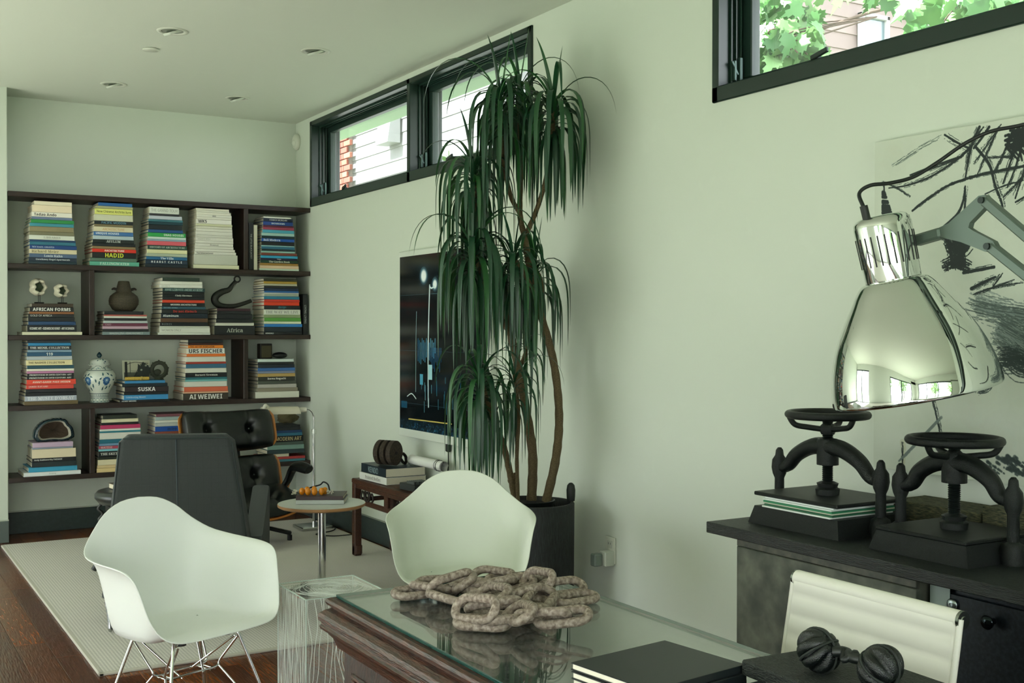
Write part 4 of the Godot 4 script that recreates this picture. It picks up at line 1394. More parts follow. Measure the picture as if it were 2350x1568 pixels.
func floor_things() -> void:
	var t := thing("rug", "large pale grey flat-woven rug with a narrow bound edge", "rug", V(1.925, 0.0, -6.305))
	var im := Image.create(64, 64, false, Image.FORMAT_RGB8)
	for y in 64:
		for x in 64:
			var k := 0.5 + 0.28 * sin(x * TAU / 8.0) * (1.0 if (y / 4) % 2 else 0.8) + 0.2 * sin(y * TAU / 8.0 + (PI if (x / 8) % 2 else 0.0)) + rng.randf_range(-0.12, 0.12)
			im.set_pixel(x, y, Color.from_hsv(0.1, 0.06, clampf(0.7 + 0.22 * k, 0, 1)))
	var rm := StandardMaterial3D.new()
	rm.resource_name = "flat_weave"
	rm.albedo_texture = ImageTexture.create_from_image(im)
	rm.uv1_triplanar = true
	rm.uv1_scale = Vector3.ONE * 9.0
	rm.roughness = 0.95
	rm.heightmap_enabled = true
	rm.heightmap_texture = rm.albedo_texture
	rm.heightmap_scale = 0.25
	put("pile", boxm(V(0, 0.006, 0), V(2.04, 0.012, 3.12), 0.003), rm, t)
	var m := M.new()
	for s in [-1.0, 1.0]:
		m.box(V(s * 1.024, 0.006, 0), V(0.022, 0.0135, 3.15), 0.004)
		m.box(V(0, 0.006, s * 1.564), V(2.07, 0.0135, 0.022), 0.004)
	put("binding", m, mat("c3beb2", 0.9), t)
	# reading lamp
	t = thing("reading_lamp", "slim chrome pharmacy floor lamp with a beige half-round shade by the bookcase", "lamp", V(2.84, 0.0128, -7.5))
	put("base", boxm(V(-0.02, 0.011, 0.03), V(0.22, 0.022, 0.2), 0.004), mat("c9cbc6", 0.16, 1.0), t)
	m = M.new()
	m.tube([V(0, 0.02, 0), V(0, 0.66, 0)], 0.012, 14)
	put("pole", m, chrome(), t)
	m = M.new()
	m.tube(spline([V(0, 0.6, 0), V(0, 0.74, 0), V(-0.006, 0.785, 0), V(-0.03, 0.815, -0.002), V(-0.07, 0.823, -0.012), V(-0.11, 0.823, -0.02)], 6), 0.0065, 10)
	put("arm", m, chrome(), t)
	m = M.new()
	m.tube([V(0, 0.645, 0), V(0, 0.68, 0)], 0.0155, 14)
	put("collar", m, mat("eceeea", 0.2, 0.8), t)
	m = M.new()
	var rows := []
	for k in 3:
		var x: float = [-0.1, -0.11, -0.34][k]
		var row := PackedVector3Array()
		for j in 13:
			var a := PI * j / 12.0
			var r: float = 0.05 if k > 0 else 0.038
			row.append(V(x, 0.79 + sin(a) * r, cos(a) * r + x * 0.3 + 0.01))
		rows.append(row)
	m.grid(rows)
	var cap := []
	for q in rows[2]:
		cap.append(q)
	m.face(cap, Vector3(-1, 0, 0))
	put("shade", m, mat("c5bfab", 0.4), t)
	m = M.new()
	m.tube([V(-0.05, 0.815, -0.008), V(-0.15, 0.815, -0.036)], [0.017, 0.019], 14)
	put("socket", m, mat("cdc9b8", 0.35), t)
	m = M.new()
	m.tube(spline([V(-0.3, 0.83, -0.07), V(-0.33, 0.85, -0.05), V(-0.345, 0.8, -0.04), V(-0.3, 0.78, -0.04)]), 0.012, 8)
	put("shade_end", m, mat("d9d6c8", 0.4), t)
	m = M.new()
	m.tube(spline([V(0.08, 0.006, 0.02), V(0.1, 0.006, 0.14), V(0.03, 0.006, 0.24), V(-0.1, 0.006, 0.3), V(-0.02, 0.006, 0.42), V(0.12, 0.02, 0.5)]), 0.004, 6)
	put("cord", m, mat("171a18", 0.5), t)
	# round stool
	t = thing("stool", "round black padded stool on a carved twisted pedestal by the grey armchair", "stool", V(1.43, 0.0128, -6.6))
	m = M.new()
	m.lathe([Vector2(0.0, 0.39), Vector2(0.13, 0.39), Vector2(0.18, 0.4), Vector2(0.205, 0.43), Vector2(0.205, 0.452), Vector2(0.19, 0.468), Vector2(0.17, 0.473), Vector2(0.0, 0.476)], 40)
	put("seat", m, mat("2a2f2d", 0.28), t)
	m = M.new()
	m.lathe([Vector2(0.15, 0.39), Vector2(0.15, 0.36), Vector2(0.06, 0.34), Vector2(0.045, 0.3), Vector2(0.06, 0.24), Vector2(0.04, 0.2), Vector2(0.055, 0.13), Vector2(0.08, 0.08), Vector2(0.05, 0.06)], 20)
	put("pedestal", m, mat("20221f", 0.4), t)
	for k in 4:
		var a := k * PI / 2 + 0.4
		var d := V(cos(a), 0, sin(a))
		m = M.new()
		m.tube(spline([d * 0.05 + V(0, 0.12, 0), d * 0.13 + V(0, 0.13, 0), d * 0.19 + V(0, 0.06, 0), d * 0.215 + V(0, 0.022, 0)]), 0.016, 8)
		m.tube(spline([d * 0.165 + V(0, 0.395, 0), d * 0.19 + V(0, 0.365, 0), d * 0.165 + V(0, 0.335, 0), d * 0.185 + V(0, 0.3, 0), d * 0.14 + V(0, 0.27, 0), d * 0.06 + V(0, 0.25, 0)]), 0.009, 6)
		put("foot", m, mat("20221f", 0.4), t)
	t = book("pale-edged brown book lying on the round black stool", "", V(1.43, 0.4895, -6.52), V(0.21, 0.03, 0.16), "54453a", 0.1)

# moulded armchair shell: rim points from the front lip round one side to the top of the back
func shell_chair(label: String, at: Vector3, dir: Vector3, group: String, hex: String, size: Vector3) -> Node3D:
	var t := thing("armchair", label, "chair", at, facing(dir), group)
	t.scale = size
	var rim := [V(0, 0.418, 0.235), V(0.125, 0.42, 0.237), V(0.2, 0.427, 0.231), V(0.245, 0.45, 0.21), V(0.272, 0.5, 0.182), V(0.286, 0.565, 0.158), V(0.298, 0.615, 0.135), V(0.31, 0.642, 0.096), V(0.317, 0.652, 0.025), V(0.315, 0.656, -0.07), V(0.3, 0.663, -0.155), V(0.262, 0.681, -0.22), V(0.208, 0.72, -0.26), V(0.15, 0.768, -0.281), V(0.078, 0.8, -0.291), V(0, 0.808, -0.295)]
	# where the wall turns up out of the seat, and the mid-wall, for the same stations
	var low := [V(0, 0.424, 0.13), V(0.1, 0.422, 0.13), V(0.165, 0.42, 0.128), V(0.2, 0.417, 0.122), V(0.215, 0.414, 0.115), V(0.222, 0.412, 0.1), V(0.224, 0.41, 0.08), V(0.225, 0.408, 0.05), V(0.224, 0.407, 0.0), V(0.218, 0.407, -0.06), V(0.204, 0.408, -0.11), V(0.17, 0.41, -0.15), V(0.14, 0.411, -0.17), V(0.1, 0.412, -0.182), V(0.05, 0.412, -0.188), V(0, 0.412, -0.19)]
	var wall := [V(0, 0.437, 0.2), V(0.112, 0.437, 0.2), V(0.185, 0.438, 0.196), V(0.229, 0.445, 0.182), V(0.25, 0.472, 0.16), V(0.26, 0.53, 0.138), V(0.265, 0.598, 0.113), V(0.268, 0.63, 0.072), V(0.268, 0.638, 0.01), V(0.265, 0.642, -0.07), V(0.252, 0.645, -0.14), V(0.214, 0.64, -0.2), V(0.175, 0.62, -0.232), V(0.125, 0.61, -0.247), V(0.065, 0.605, -0.253), V(0, 0.605, -0.255)]
	rim = spline(rim, 3)
	low = spline(low, 3)
	wall = spline(wall, 3)
	var full := [[], [], []]
	for k in rim.size():
		full[0].append(rim[k])
		full[1].append(low[k])
		full[2].append(wall[k])
	for k in range(rim.size() - 2, 0, -1):
		full[0].append(rim[k] * V(-1, 1, 1))
		full[1].append(low[k] * V(-1, 1, 1))
		full[2].append(wall[k] * V(-1, 1, 1))
	var c := V(0, 0.399, -0.02)
	var inner := []
	for s in 19:
		var f := s / 18.0
		var row := PackedVector3Array()
		for k in full[0].size():
			var l: Vector3 = full[1][k]
			var p1 := c.lerp(l, 0.55)
			p1.y = 0.399
			if f < 0.35:
				var q := f / 0.35
				row.append(bez(c, p1, V(l.x, 0.4, l.z).lerp(l, 0.2) * V(0.92, 1, 0.92), l.lerp(V(full[2][k].x, l.y + 0.03, full[2][k].z), 0.25), q))
			else:
				var q := (f - 0.35) / 0.65
				var a := l.lerp(V(full[2][k].x, l.y + 0.03, full[2][k].z), 0.25)
				var w: Vector3 = full[2][k]
				var r: Vector3 = full[0][k]
				row.append(bez(a, l.lerp(w, 0.55) + V((w.x - l.x) * 0.35, 0, (w.z - l.z) * 0.35), w + (w - r) * V(0.1, 0.0, 0.1), r, q))
		inner.append(row)
	# smooth a little along the rings
	var m := M.new()
	var outer := []
	for s in inner.size():
		var row := PackedVector3Array()
		for k in inner[s].size():
			var n2: int = inner[s].size()
			var du: Vector3 = inner[s][(k + 1) % n2] - inner[s][(k - 1 + n2) % n2]
			var dv: Vector3 = inner[mini(s + 1, inner.size() - 1)][k] - inner[maxi(s - 1, 0)][k]
			var nn := du.cross(dv)
			nn = nn.normalized() if nn.length() > 1e-9 else Vector3.DOWN
			if s == 0:
				nn = Vector3.DOWN if true else nn
			if nn.y > 0.0 and s < 5:
				nn = -nn
			row.append(inner[s][k] + nn * 0.0048)
		outer.append(row)
	var lip := PackedVector3Array()
	for k in inner[18].size():
		lip.append((inner[18][k] + outer[18][k]) * 0.5 + (inner[18][k] - inner[17][k]).normalized() * 0.003)
	m.grid(inner + [lip] + [outer[18]], false, true)
	outer.reverse()
	m.grid(outer, false, true)
	var pm: StandardMaterial3D = mat(hex, 0.42).duplicate()
	pm.rim_enabled = false
	put("shell", m, pm, t)
	# wire base
	var feet := [V(0.25, 0.004, 0.235), V(-0.25, 0.004, 0.235), V(0.25, 0.004, -0.215), V(-0.25, 0.004, -0.215)]
	for i in 4:
		var f: Vector3 = feet[i]
		var sx := signf(f.x)
		var sz := signf(f.z)
		var leg := M.new()
		leg.tube(spline([V(sx * 0.09, 0.384, sz * 0.1), V(sx * 0.125, 0.382, sz * 0.112), V(sx * 0.14, 0.37, sz * 0.122), f], 5), 0.0058, 8)
		put("leg", leg, chrome(), t)
		var inn := M.new()
		inn.tube([V(sx * 0.112, 0.262, sz * 0.036), f + V(0, 0.012, 0)], 0.0042, 8)
		put("strut", inn, chrome(), t)
		var ft := M.new()
		ft.lathe([Vector2(0, 0), Vector2(0.013, 0), Vector2(0.014, 0.008), Vector2(0.008, 0.014), Vector2(0, 0.015)], 12, Transform3D(Basis(), V(f.x, 0.0, f.z)))
		put("glide", ft, mat("1b1e1d", 0.5), t)
	var br := M.new()
	for sz in [-1.0, 1.0]:
		br.tube(spline([V(-0.138, 0.365, sz * 0.115), V(-0.118, 0.285, sz * 0.045), V(-0.1, 0.258, sz * 0.036), V(0, 0.258, sz * 0.036), V(0.1, 0.258, sz * 0.036), V(0.118, 0.285, sz * 0.045), V(0.138, 0.365, sz * 0.115)], 5), 0.0042, 8)
		br.tube([V(-0.12, 0.372, sz * 0.12), V(-0.045, 0.25, -sz * 0.04)], 0.004, 8)
		br.tube([V(0.12, 0.372, sz * 0.12), V(0.045, 0.25, -sz * 0.04)], 0.004, 8)
	for x in [-0.095, -0.075, 0.075, 0.095]:
		br.tube([V(x, 0.253, -0.038), V(x, 0.253, 0.038)], 0.003, 6)
	put("wire_brace", br, chrome(), t)
	var mt := M.new()
	for sx in [-1.0, 1.0]:
		for sz in [-1.0, 1.0]:
			mt.lathe([Vector2(0, 0.378), Vector2(0.02, 0.378), Vector2(0.018, 0.393), Vector2(0, 0.3935)], 14, Transform3D(Basis(), V(sx * 0.095, 0, sz * 0.1)))
	put("mount", mt, mat("161918", 0.6), t)
	return t

# tufted leather pad: width, height, thickness; buttons in shares of the pad
func pad(w: float, h: float, th: float, buttons: Array, curve := 0.0) -> M:
	var m := M.new()
	var front := []
	var nu := 44
	var nv := 26
	for i in nv + 1:
		var row := PackedVector3Array()
		var vv := -1.0 + 2.0 * i / nv
		for j in nu + 1:
			var uu := -1.0 + 2.0 * j / nu
			# rounded-rectangle outline
			var x := uu * w / 2 * (1.0 - 0.06 * pow(absf(vv), 6))
			var y := vv * h / 2 * (1.0 - 0.07 * pow(absf(uu), 6))
			var e := pow(maxf(0.0, 1.0 - pow(absf(uu), 5)), 0.4) * pow(maxf(0.0, 1.0 - pow(absf(vv), 4)), 0.45)
			var z := th * e
			for b in buttons:
				var dx: float = x - b.x * w / 2
				var dy: float = y - b.y * h / 2
				z -= th * 0.42 * exp(-(dx * dx + dy * dy) / 0.0012) * e
				z -= th * 0.24 * exp(-dx * dx / 0.00016) * e * (0.55 + 0.45 * cos(dy * 14.0))
				for an in [0.6, -0.55, 2.3, 3.9]:
					var q := Vector2(dx, dy).rotated(-an)
					if q.x > 0:
						z -= th * 0.13 * exp(-q.y * q.y / 0.00012) * exp(-q.x / 0.07) * e
			row.append(V(x, y, z - curve * (1.0 - uu * uu)))
		front.append(row)
	m.grid(front)
	return m

func ply(w: float, h: float, curve: float, z: float) -> M:
	var m := M.new()
	var rows := []
	for side in 2:
		var set := []
		for i in 9:
			var row := PackedVector3Array()
			var vv := -1.0 + i / 4.0
			for j in 33:
				var uu := -1.0 + j / 16.0
				row.append(V(uu * w / 2 * (1.0 - 0.08 * pow(absf(vv), 6)), vv * h / 2 * (1.0 - 0.1 * pow(absf(uu), 6)), z - curve * (1.0 - uu * uu) - side * 0.012))
			set.append(row)
		rows.append(set)
	m.grid(rows[0])
	m.grid(rows[1], false, false, true)
	# the bare edge
	var a := []
	var b := []
	for s in 2:
		var ring := PackedVector3Array()
		for j in 33:
			ring.append(rows[s][0][j])
		for i in range(1, 9):
			ring.append(rows[s][i][32])
		for j in range(31, -1, -1):
			ring.append(rows[s][8][j])
		for i in range(7, 0, -1):
			ring.append(rows[s][i][0])
		a.append(ring)
	m.grid(a, false, true)
	return m

func seats() -> void:
	shell_chair("white moulded armchair on wire legs in front of the grey armchair", V(0.985, 0.0, -3.77), V(0.365, 0, 0.931), "white moulded armchairs", "e9ece8", V(0.92, 0.995, 0.9))
	shell_chair("white moulded armchair facing the desk in front of the potted plant", V(2.14, 0.0, -4.02), V(-0.46, 0, 0.888), "white moulded armchairs", "dbe0d3", V(0.93, 0.972, 0.95))
	lounge()
	grey_chair()
	office_chair()

func lounge() -> void:
	var t := thing("lounge_chair", "black tufted leather lounge chair with orange-edged bent plywood shells", "chair", V(2.235, 0.0128, -7.2), deg_to_rad(2))
	var lm := grainy("black_leather", "060908", "111716", V(7, 7, 7), 0.2, 0.03, 0.12)
	var pm := mat("6b4423", 0.35)
	var edge := mat("c8813a", 0.45)
	# headrest, back and seat: centre, lean, size
	var set := [["headrest", V(0, 0.708, -0.25), -22.0, 0.62, 0.29], ["backrest", V(0, 0.41, -0.15), -20.0, 0.62, 0.3], ["seat", V(0, 0.29, 0.13), -82.0, 0.62, 0.52]]
	for s in set:
		var bas := Basis(Vector3(1, 0, 0), deg_to_rad(s[2]))
		var g := Node3D.new()
		g.name = s[0]
		g.transform = Transform3D(bas, s[1])
		t.add_child(g)
		var sh := put("shell", ply(s[3] + 0.034, s[4] - 0.025, 0.066, 0.004), edge, g)
		put("veneer", ply(s[3] + 0.01, s[4] - 0.04, 0.066, -0.0), pm, g)
		var bt := [Vector2(-0.48, 0.0), Vector2(0.45, 0.0)] if s[0] != "seat" else [Vector2(-0.48, 0.2), Vector2(0.45, 0.2), Vector2(-0.48, -0.3), Vector2(0.45, -0.3)]
		put("cushion", pad(s[3] - 0.012, s[4] - 0.012, 0.085, bt, 0.05), lm, g)
		var bm := M.new()
		for b in bt:
			bm.ball(V(b.x * s[3] / 2, b.y * s[4] / 2, 0.017 - 0.05 * (1.0 - b.x * b.x) + 0.02), V(0.009, 0.009, 0.006), 10, 6)
		put("button", bm, mat("1a2220", 0.2), g)
	for sx in [-1.0, 1.0]:
		var ar := M.new()
		ar.tube(spline([V(sx * 0.28, 0.3, -0.06), V(sx * 0.32, 0.37, -0.02), V(sx * 0.335, 0.44, 0.02), V(sx * 0.34, 0.475, 0.07), V(sx * 0.34, 0.48, 0.19), V(sx * 0.34, 0.476, 0.3)], 5), [0.03, 0.03, 0.03, 0.03, 0.032, 0.033, 0.034, 0.035, 0.036, 0.037, 0.038, 0.038, 0.039, 0.039, 0.04, 0.04, 0.04, 0.04, 0.04, 0.04, 0.04, 0.04, 0.039, 0.038, 0.036, 0.03], 12, true, false, 0.7)
		put("armrest", ar, lm, t)
		var ap := M.new()
		ap.tube(spline([V(sx * 0.3, 0.22, -0.06), V(sx * 0.325, 0.33, -0.04), V(sx * 0.34, 0.42, 0.0)], 5), 0.014, 8)
		put("arm_ply", ap, edge, t)
	var sp := M.new()
	for sx in [-0.08, 0.08]:
		sp.bar(V(sx, 0.3, -0.24), V(sx, 0.72, -0.345), 0.03, 0.012, 0.003)
	put("back_spine", sp, mat("1b1d1c", 0.4, 0.6), t)
	for k in 5:
		var a := deg_to_rad(18 + k * 72)
		var lg := M.new()
		lg.bar(V(cos(a) * 0.04, 0.12, sin(a) * 0.04), V(cos(a) * 0.315, 0.045, sin(a) * 0.315), 0.042, 0.024, 0.005)
		lg.tube([V(cos(a) * 0.305, 0.0, sin(a) * 0.305), V(cos(a) * 0.305, 0.035, sin(a) * 0.305)], 0.016, 10)
		put("leg", lg, mat("101312", 0.35, 0.3), t)
	var co := M.new()
	co.lathe([Vector2(0, 0.07), Vector2(0.045, 0.07), Vector2(0.045, 0.14), Vector2(0.03, 0.15), Vector2(0.03, 0.25), Vector2(0, 0.25)], 18)
	put("column", co, mat("1b1d1c", 0.4, 0.6), t)

func slab(a: Array, b: Array, bev := 0.02) -> M:
	# cushion-like solid between two quads (each: four corners, same order), with softened edges
	var m := M.new()
	var rows := []
	var ca: Vector3 = (a[0] + a[1] + a[2] + a[3]) / 4
	var cb: Vector3 = (b[0] + b[1] + b[2] + b[3]) / 4
	for k in 5:
		var f: float = [0.0, 0.0, 0.5, 1.0, 1.0][k]
		var ins: float = [bev, 0.0, -bev * 0.15, 0.0, bev][k]
		var off: float = [0.0, bev, 0.0, -bev, 0.0][k]
		var ring := PackedVector3Array()
		var c := ca.lerp(cb, f)
		var dir := (cb - ca).normalized()
		for i in 4:
			var p: Vector3 = a[i].lerp(b[i], f)
			var nx: Vector3 = a[(i + 1) % 4].lerp(b[(i + 1) % 4], f)
			var pv: Vector3 = a[(i + 3) % 4].lerp(b[(i + 3) % 4], f)
			var e1 := (nx - p).normalized()
			var e0 := (pv - p).normalized()
			for s in [0.0, 0.5, 1.0]:
				var q = p + e0 * bev * (1.0 - s) + e1 * bev * s
				if s == 0.5:
					q = p + (e0 + e1) * bev * 0.3
				q += (c - q).normalized() * ins * 1.2 + dir * off
				ring.append(q)
		rows.append(ring)
	m.grid(rows, false, true)
	m.face(Array(rows[0]), (ca - cb).normalized())
	m.face(Array(rows[4]), (cb - ca).normalized())
	return m

func grey_chair() -> void:
	var dir := V(0.379, 0, -0.925)
	var t := thing("fabric_armchair", "charcoal grey fabric armchair seen from behind, with bent chrome rod legs", "chair", V(1.335, 0.012, -5.22), facing(dir))
	var fm: StandardMaterial3D = grainy("grey_felt", "232b2b", "353f3e", V(30, 30, 30), 0.9, 0.06, 0.15).duplicate()
	fm.rim_enabled = true
	fm.rim = 0.5
	# back: wide at the foot, leaning towards the viewer at the top; seam down the middle
	var lo := [V(-0.345, 0.13, 0.0), V(0.345, 0.13, 0.0), V(0.345, 0.13, 0.11), V(-0.345, 0.13, 0.11)]
	var hi := [V(-0.25, 0.9, -0.115), V(0.25, 0.9, -0.115), V(0.25, 0.9, -0.02), V(-0.25, 0.9, -0.02)]
	put("back_panel", slab(lo, hi, 0.03), fm, t)
	var pipe := M.new()
	for q in [[V(-0.33, 0.16, 0.004), V(-0.242, 0.87, -0.104)], [V(0.33, 0.16, 0.004), V(0.242, 0.87, -0.104)], [V(-0.225, 0.886, -0.112), V(0.225, 0.886, -0.112)]]:
		pipe.tube(q, 0.0035, 6)
	put("piping", pipe, mat("2c3636", 0.85), t)
	var seam := M.new()
	seam.tube([V(0, 0.15, -0.001), V(0, 0.88, -0.112)], 0.003, 6)
	put("seam", seam, mat("39444a", 0.8), t)
	put("seat", slab([V(-0.27, 0.15, 0.12), V(0.27, 0.15, 0.12), V(0.27, 0.15, 0.62), V(-0.27, 0.15, 0.62)], [V(-0.275, 0.38, 0.06), V(0.275, 0.38, 0.06), V(0.275, 0.4, 0.64), V(-0.275, 0.4, 0.64)], 0.03), fm, t)
	for s in [-1.0, 1.0]:
		put("arm", slab([V(0.275 * s, 0.13, 0.12), V(0.36 * s, 0.13, 0.12), V(0.36 * s, 0.13, 0.6), V(0.275 * s, 0.13, 0.6)], [V(0.28 * s, 0.4, 0.06), V(0.365 * s, 0.4, 0.06), V(0.37 * s, 0.6, 0.5), V(0.285 * s, 0.6, 0.5)], 0.016), fm, t)
		for z in [0.03, 0.55]:
			var lg := M.new()
			var f := V(0.305 * s, 0.006, z - 0.02)
			lg.tube(spline([V(0.325 * s, 0.14, z - 0.01), V(0.31 * s, 0.05, z - 0.018), f + V(0, 0.004, 0), V(0.29 * s, 0.05, z + 0.02), V(0.245 * s, 0.14, z + 0.08)], 6), 0.0075, 10)
			put("leg", lg, mat("b9bdbb", 0.12, 1.0), t)

func office_chair() -> void:
	var t := thing("office_chair", "off-white ribbed leather office chair between the desk and the low cabinet", "chair", V(1.72, 0.012, -1.735), facing(V(-1, 0, 0)))
	# local: +z towards the desk, +x along the world's -z ... the sling runs from a top roll down and forward
	var lm := mat("e6e4d9", 0.45)
	var prof := [V(0, 0.79, -0.21), V(0, 0.72, -0.198), V(0, 0.64, -0.183), V(0, 0.55, -0.168), V(0, 0.47, -0.158), V(0, 0.42, -0.13), V(0, 0.405, -0.05), V(0, 0.41, 0.1), V(0, 0.415, 0.24)]
	var path := spline(prof, 12)
	var hw := 0.226
	var front := []
	var back := []
	for i in path.size():
		var a: Vector3 = path[maxi(i - 1, 0)]
		var b: Vector3 = path[mini(i + 1, path.size() - 1)]
		var d := (b - a).normalized()
		var nn := V(0, -d.z, d.y)
		if nn.z < 0.0 and nn.y < 0.0:
			nn = -nn
		var rib := 0.004 * absf(sin(i * PI / 7.0)) + 0.006
		var fr := PackedVector3Array()
		var bk := PackedVector3Array()
		for x in [-1.0, -0.97, -0.6, 0.0, 0.6, 0.97, 1.0]:
			var e: float = 0.002 if absf(x) > 0.98 else rib
			fr.append(path[i] + V(x * hw, 0, 0) + nn * e)
			bk.append(path[i] + V(x * hw, 0, 0) - nn * e)
		front.append(fr)
		back.append(bk)
	var m := M.new()
	m.grid(front)
	m.grid(back, false, false, true)
	put("sling", m, lm, t)
	m = M.new()
	m.tube([V(-hw, 0.787, -0.218), V(hw, 0.787, -0.218)], 0.019, 18)
	put("top_roll", m, lm, t)
	for s in [-1.0, 1.0]:
		m = M.new()
		m.tube([V(s * hw, 0.787, -0.218), V(s * (hw + 0.006), 0.787, -0.218)], [0.0195, 0.0185], 18)
		m.tube([V(s * (hw + 0.006), 0.787, -0.218), V(s * (hw + 0.008), 0.787, -0.218)], [0.009, 0.008], 12)
		put("end_cap", m, mat("8f9590", 0.25, 1.0), t)
		m = M.new()
		var side := []
		for q in path:
			side.append(q + V(s * (hw + 0.004), 0, 0))
		m.tube(side, 0.007, 8)
		put("side_rail", m, lm, t)
	m = M.new()
	m.tube([V(0, 0.09, 0.03), V(0, 0.37, 0.03)], 0.025, 14)
	put("column", m, chrome(), t)
	m = M.new()
	m.bar(V(-0.21, 0.385, 0.03), V(0.21, 0.385, 0.03), 0.05, 0.02, 0.004)
	put("cross_bar", m, chrome(), t)
	for k in 5:
		var a := TAU * k / 5 + 0.3
		m = M.new()
		m.bar(V(0, 0.09, 0.03), V(cos(a) * 0.26, 0.055, 0.03 + sin(a) * 0.26), 0.03, 0.022, 0.004)
		m.tube([V(cos(a) * 0.26, 0.022, 0.01 + sin(a) * 0.26), V(cos(a) * 0.26, 0.022, 0.05 + sin(a) * 0.26)], 0.022, 14)
		put("leg", m, mat("a9adaa", 0.2, 1.0), t)

func tables() -> void:
	side_table()
	bench()
	acrylic()

func side_table() -> void:
	var t := thing("side_table", "small round white-topped side table with a pale ply edge on a chrome column", "table", V(2.187, 0.0128, -5.663))
	var m := M.new()
	m.lathe([Vector2(0, 0.457), Vector2(0.226, 0.457), Vector2(0.227, 0.4585)], 64)
	put("table_top", m, mat("cfd3cd", 0.35), t)
	m = M.new()
	m.lathe([Vector2(0.0, 0.438), Vector2(0.215, 0.438), Vector2(0.2275, 0.445), Vector2(0.2285, 0.4565), Vector2(0.2265, 0.4575)], 64)
	put("ply_edge", m, mat("b5875a", 0.5), t)
	m = M.new()
	m.lathe([Vector2(0.07, 0.432), Vector2(0.07, 0.4375), Vector2(0, 0.4378)], 24)
	m.lathe([Vector2(0.018, 0.432), Vector2(0.07, 0.432)], 24)
	m.lathe([Vector2(0.0215, 0.02), Vector2(0.0215, 0.434)], 28)
	put("column", m, chrome(), t)
	m = M.new()
	m.lathe([Vector2(0, 0), Vector2(0.17, 0), Vector2(0.17, 0.006), Vector2(0.06, 0.014), Vector2(0.022, 0.03), Vector2(0, 0.031)], 48)
	put("base", m, mat("aeb2ae", 0.2, 1.0), t)
	var dir := V(-0.48, 0, 0.877)
	var top := 0.012 + 0.459
	book("pale grey book with dark boards, under the other book on the round table", "books on the round table", V(2.16, top, -5.618), V(0.25, 0.022, 0.2), "b9bdb8", facing(dir))
	book("maroon-jacketed book with pale pages, topmost on the round table", "books on the round table", V(2.158, top + 0.0225, -5.62), V(0.245, 0.02, 0.195), "3d2a2c", facing(dir))
	# amber beads
	var y := top + 0.043
	t = thing("bead_necklace", "necklace of large amber beads with white shells and black cord on the books", "necklace", V(2.155, y, -5.70), facing(dir))
	var am := mat("d9861c", 0.12)
	var spots := [V(-0.055, 0.02, 0.03), V(-0.022, 0.02, 0.04), V(0.012, 0.02, 0.042), V(0.048, 0.02, 0.034), V(-0.035, 0.019, -0.02), V(0.0, 0.019, -0.03), V(0.06, 0.018, -0.005)]
	for p in spots:
		m = M.new()
		m.ball(p, V(0.0155, 0.0195, 0.018), 16, 10, Transform3D(Basis(), V(0, 0, 0)))
		put("amber_bead", m, am, t)
	m = M.new()
	for k in 30:
		var s := -1.0 if k % 2 else 1.0
		var q: Vector3 = V(s * (0.075 + rng.randf() * 0.03), 0.006 + rng.randf() * 0.018, rng.randf_range(-0.01, 0.05))
		m.ball(q, V(0.0045, 0.0035, 0.009), 7, 5)
	put("shells", m, mat("dcd6c4", 0.4), t)
	m = M.new()
	m.tube(spline([V(-0.06, 0.01, -0.02), V(-0.02, 0.03, -0.04), V(0.03, 0.045, -0.04), V(0.05, 0.062, -0.02), V(0.075, 0.05, -0.01), V(0.085, 0.02, 0.0)]), 0.004, 7)
	put("cord", m, mat("141311", 0.8), t)

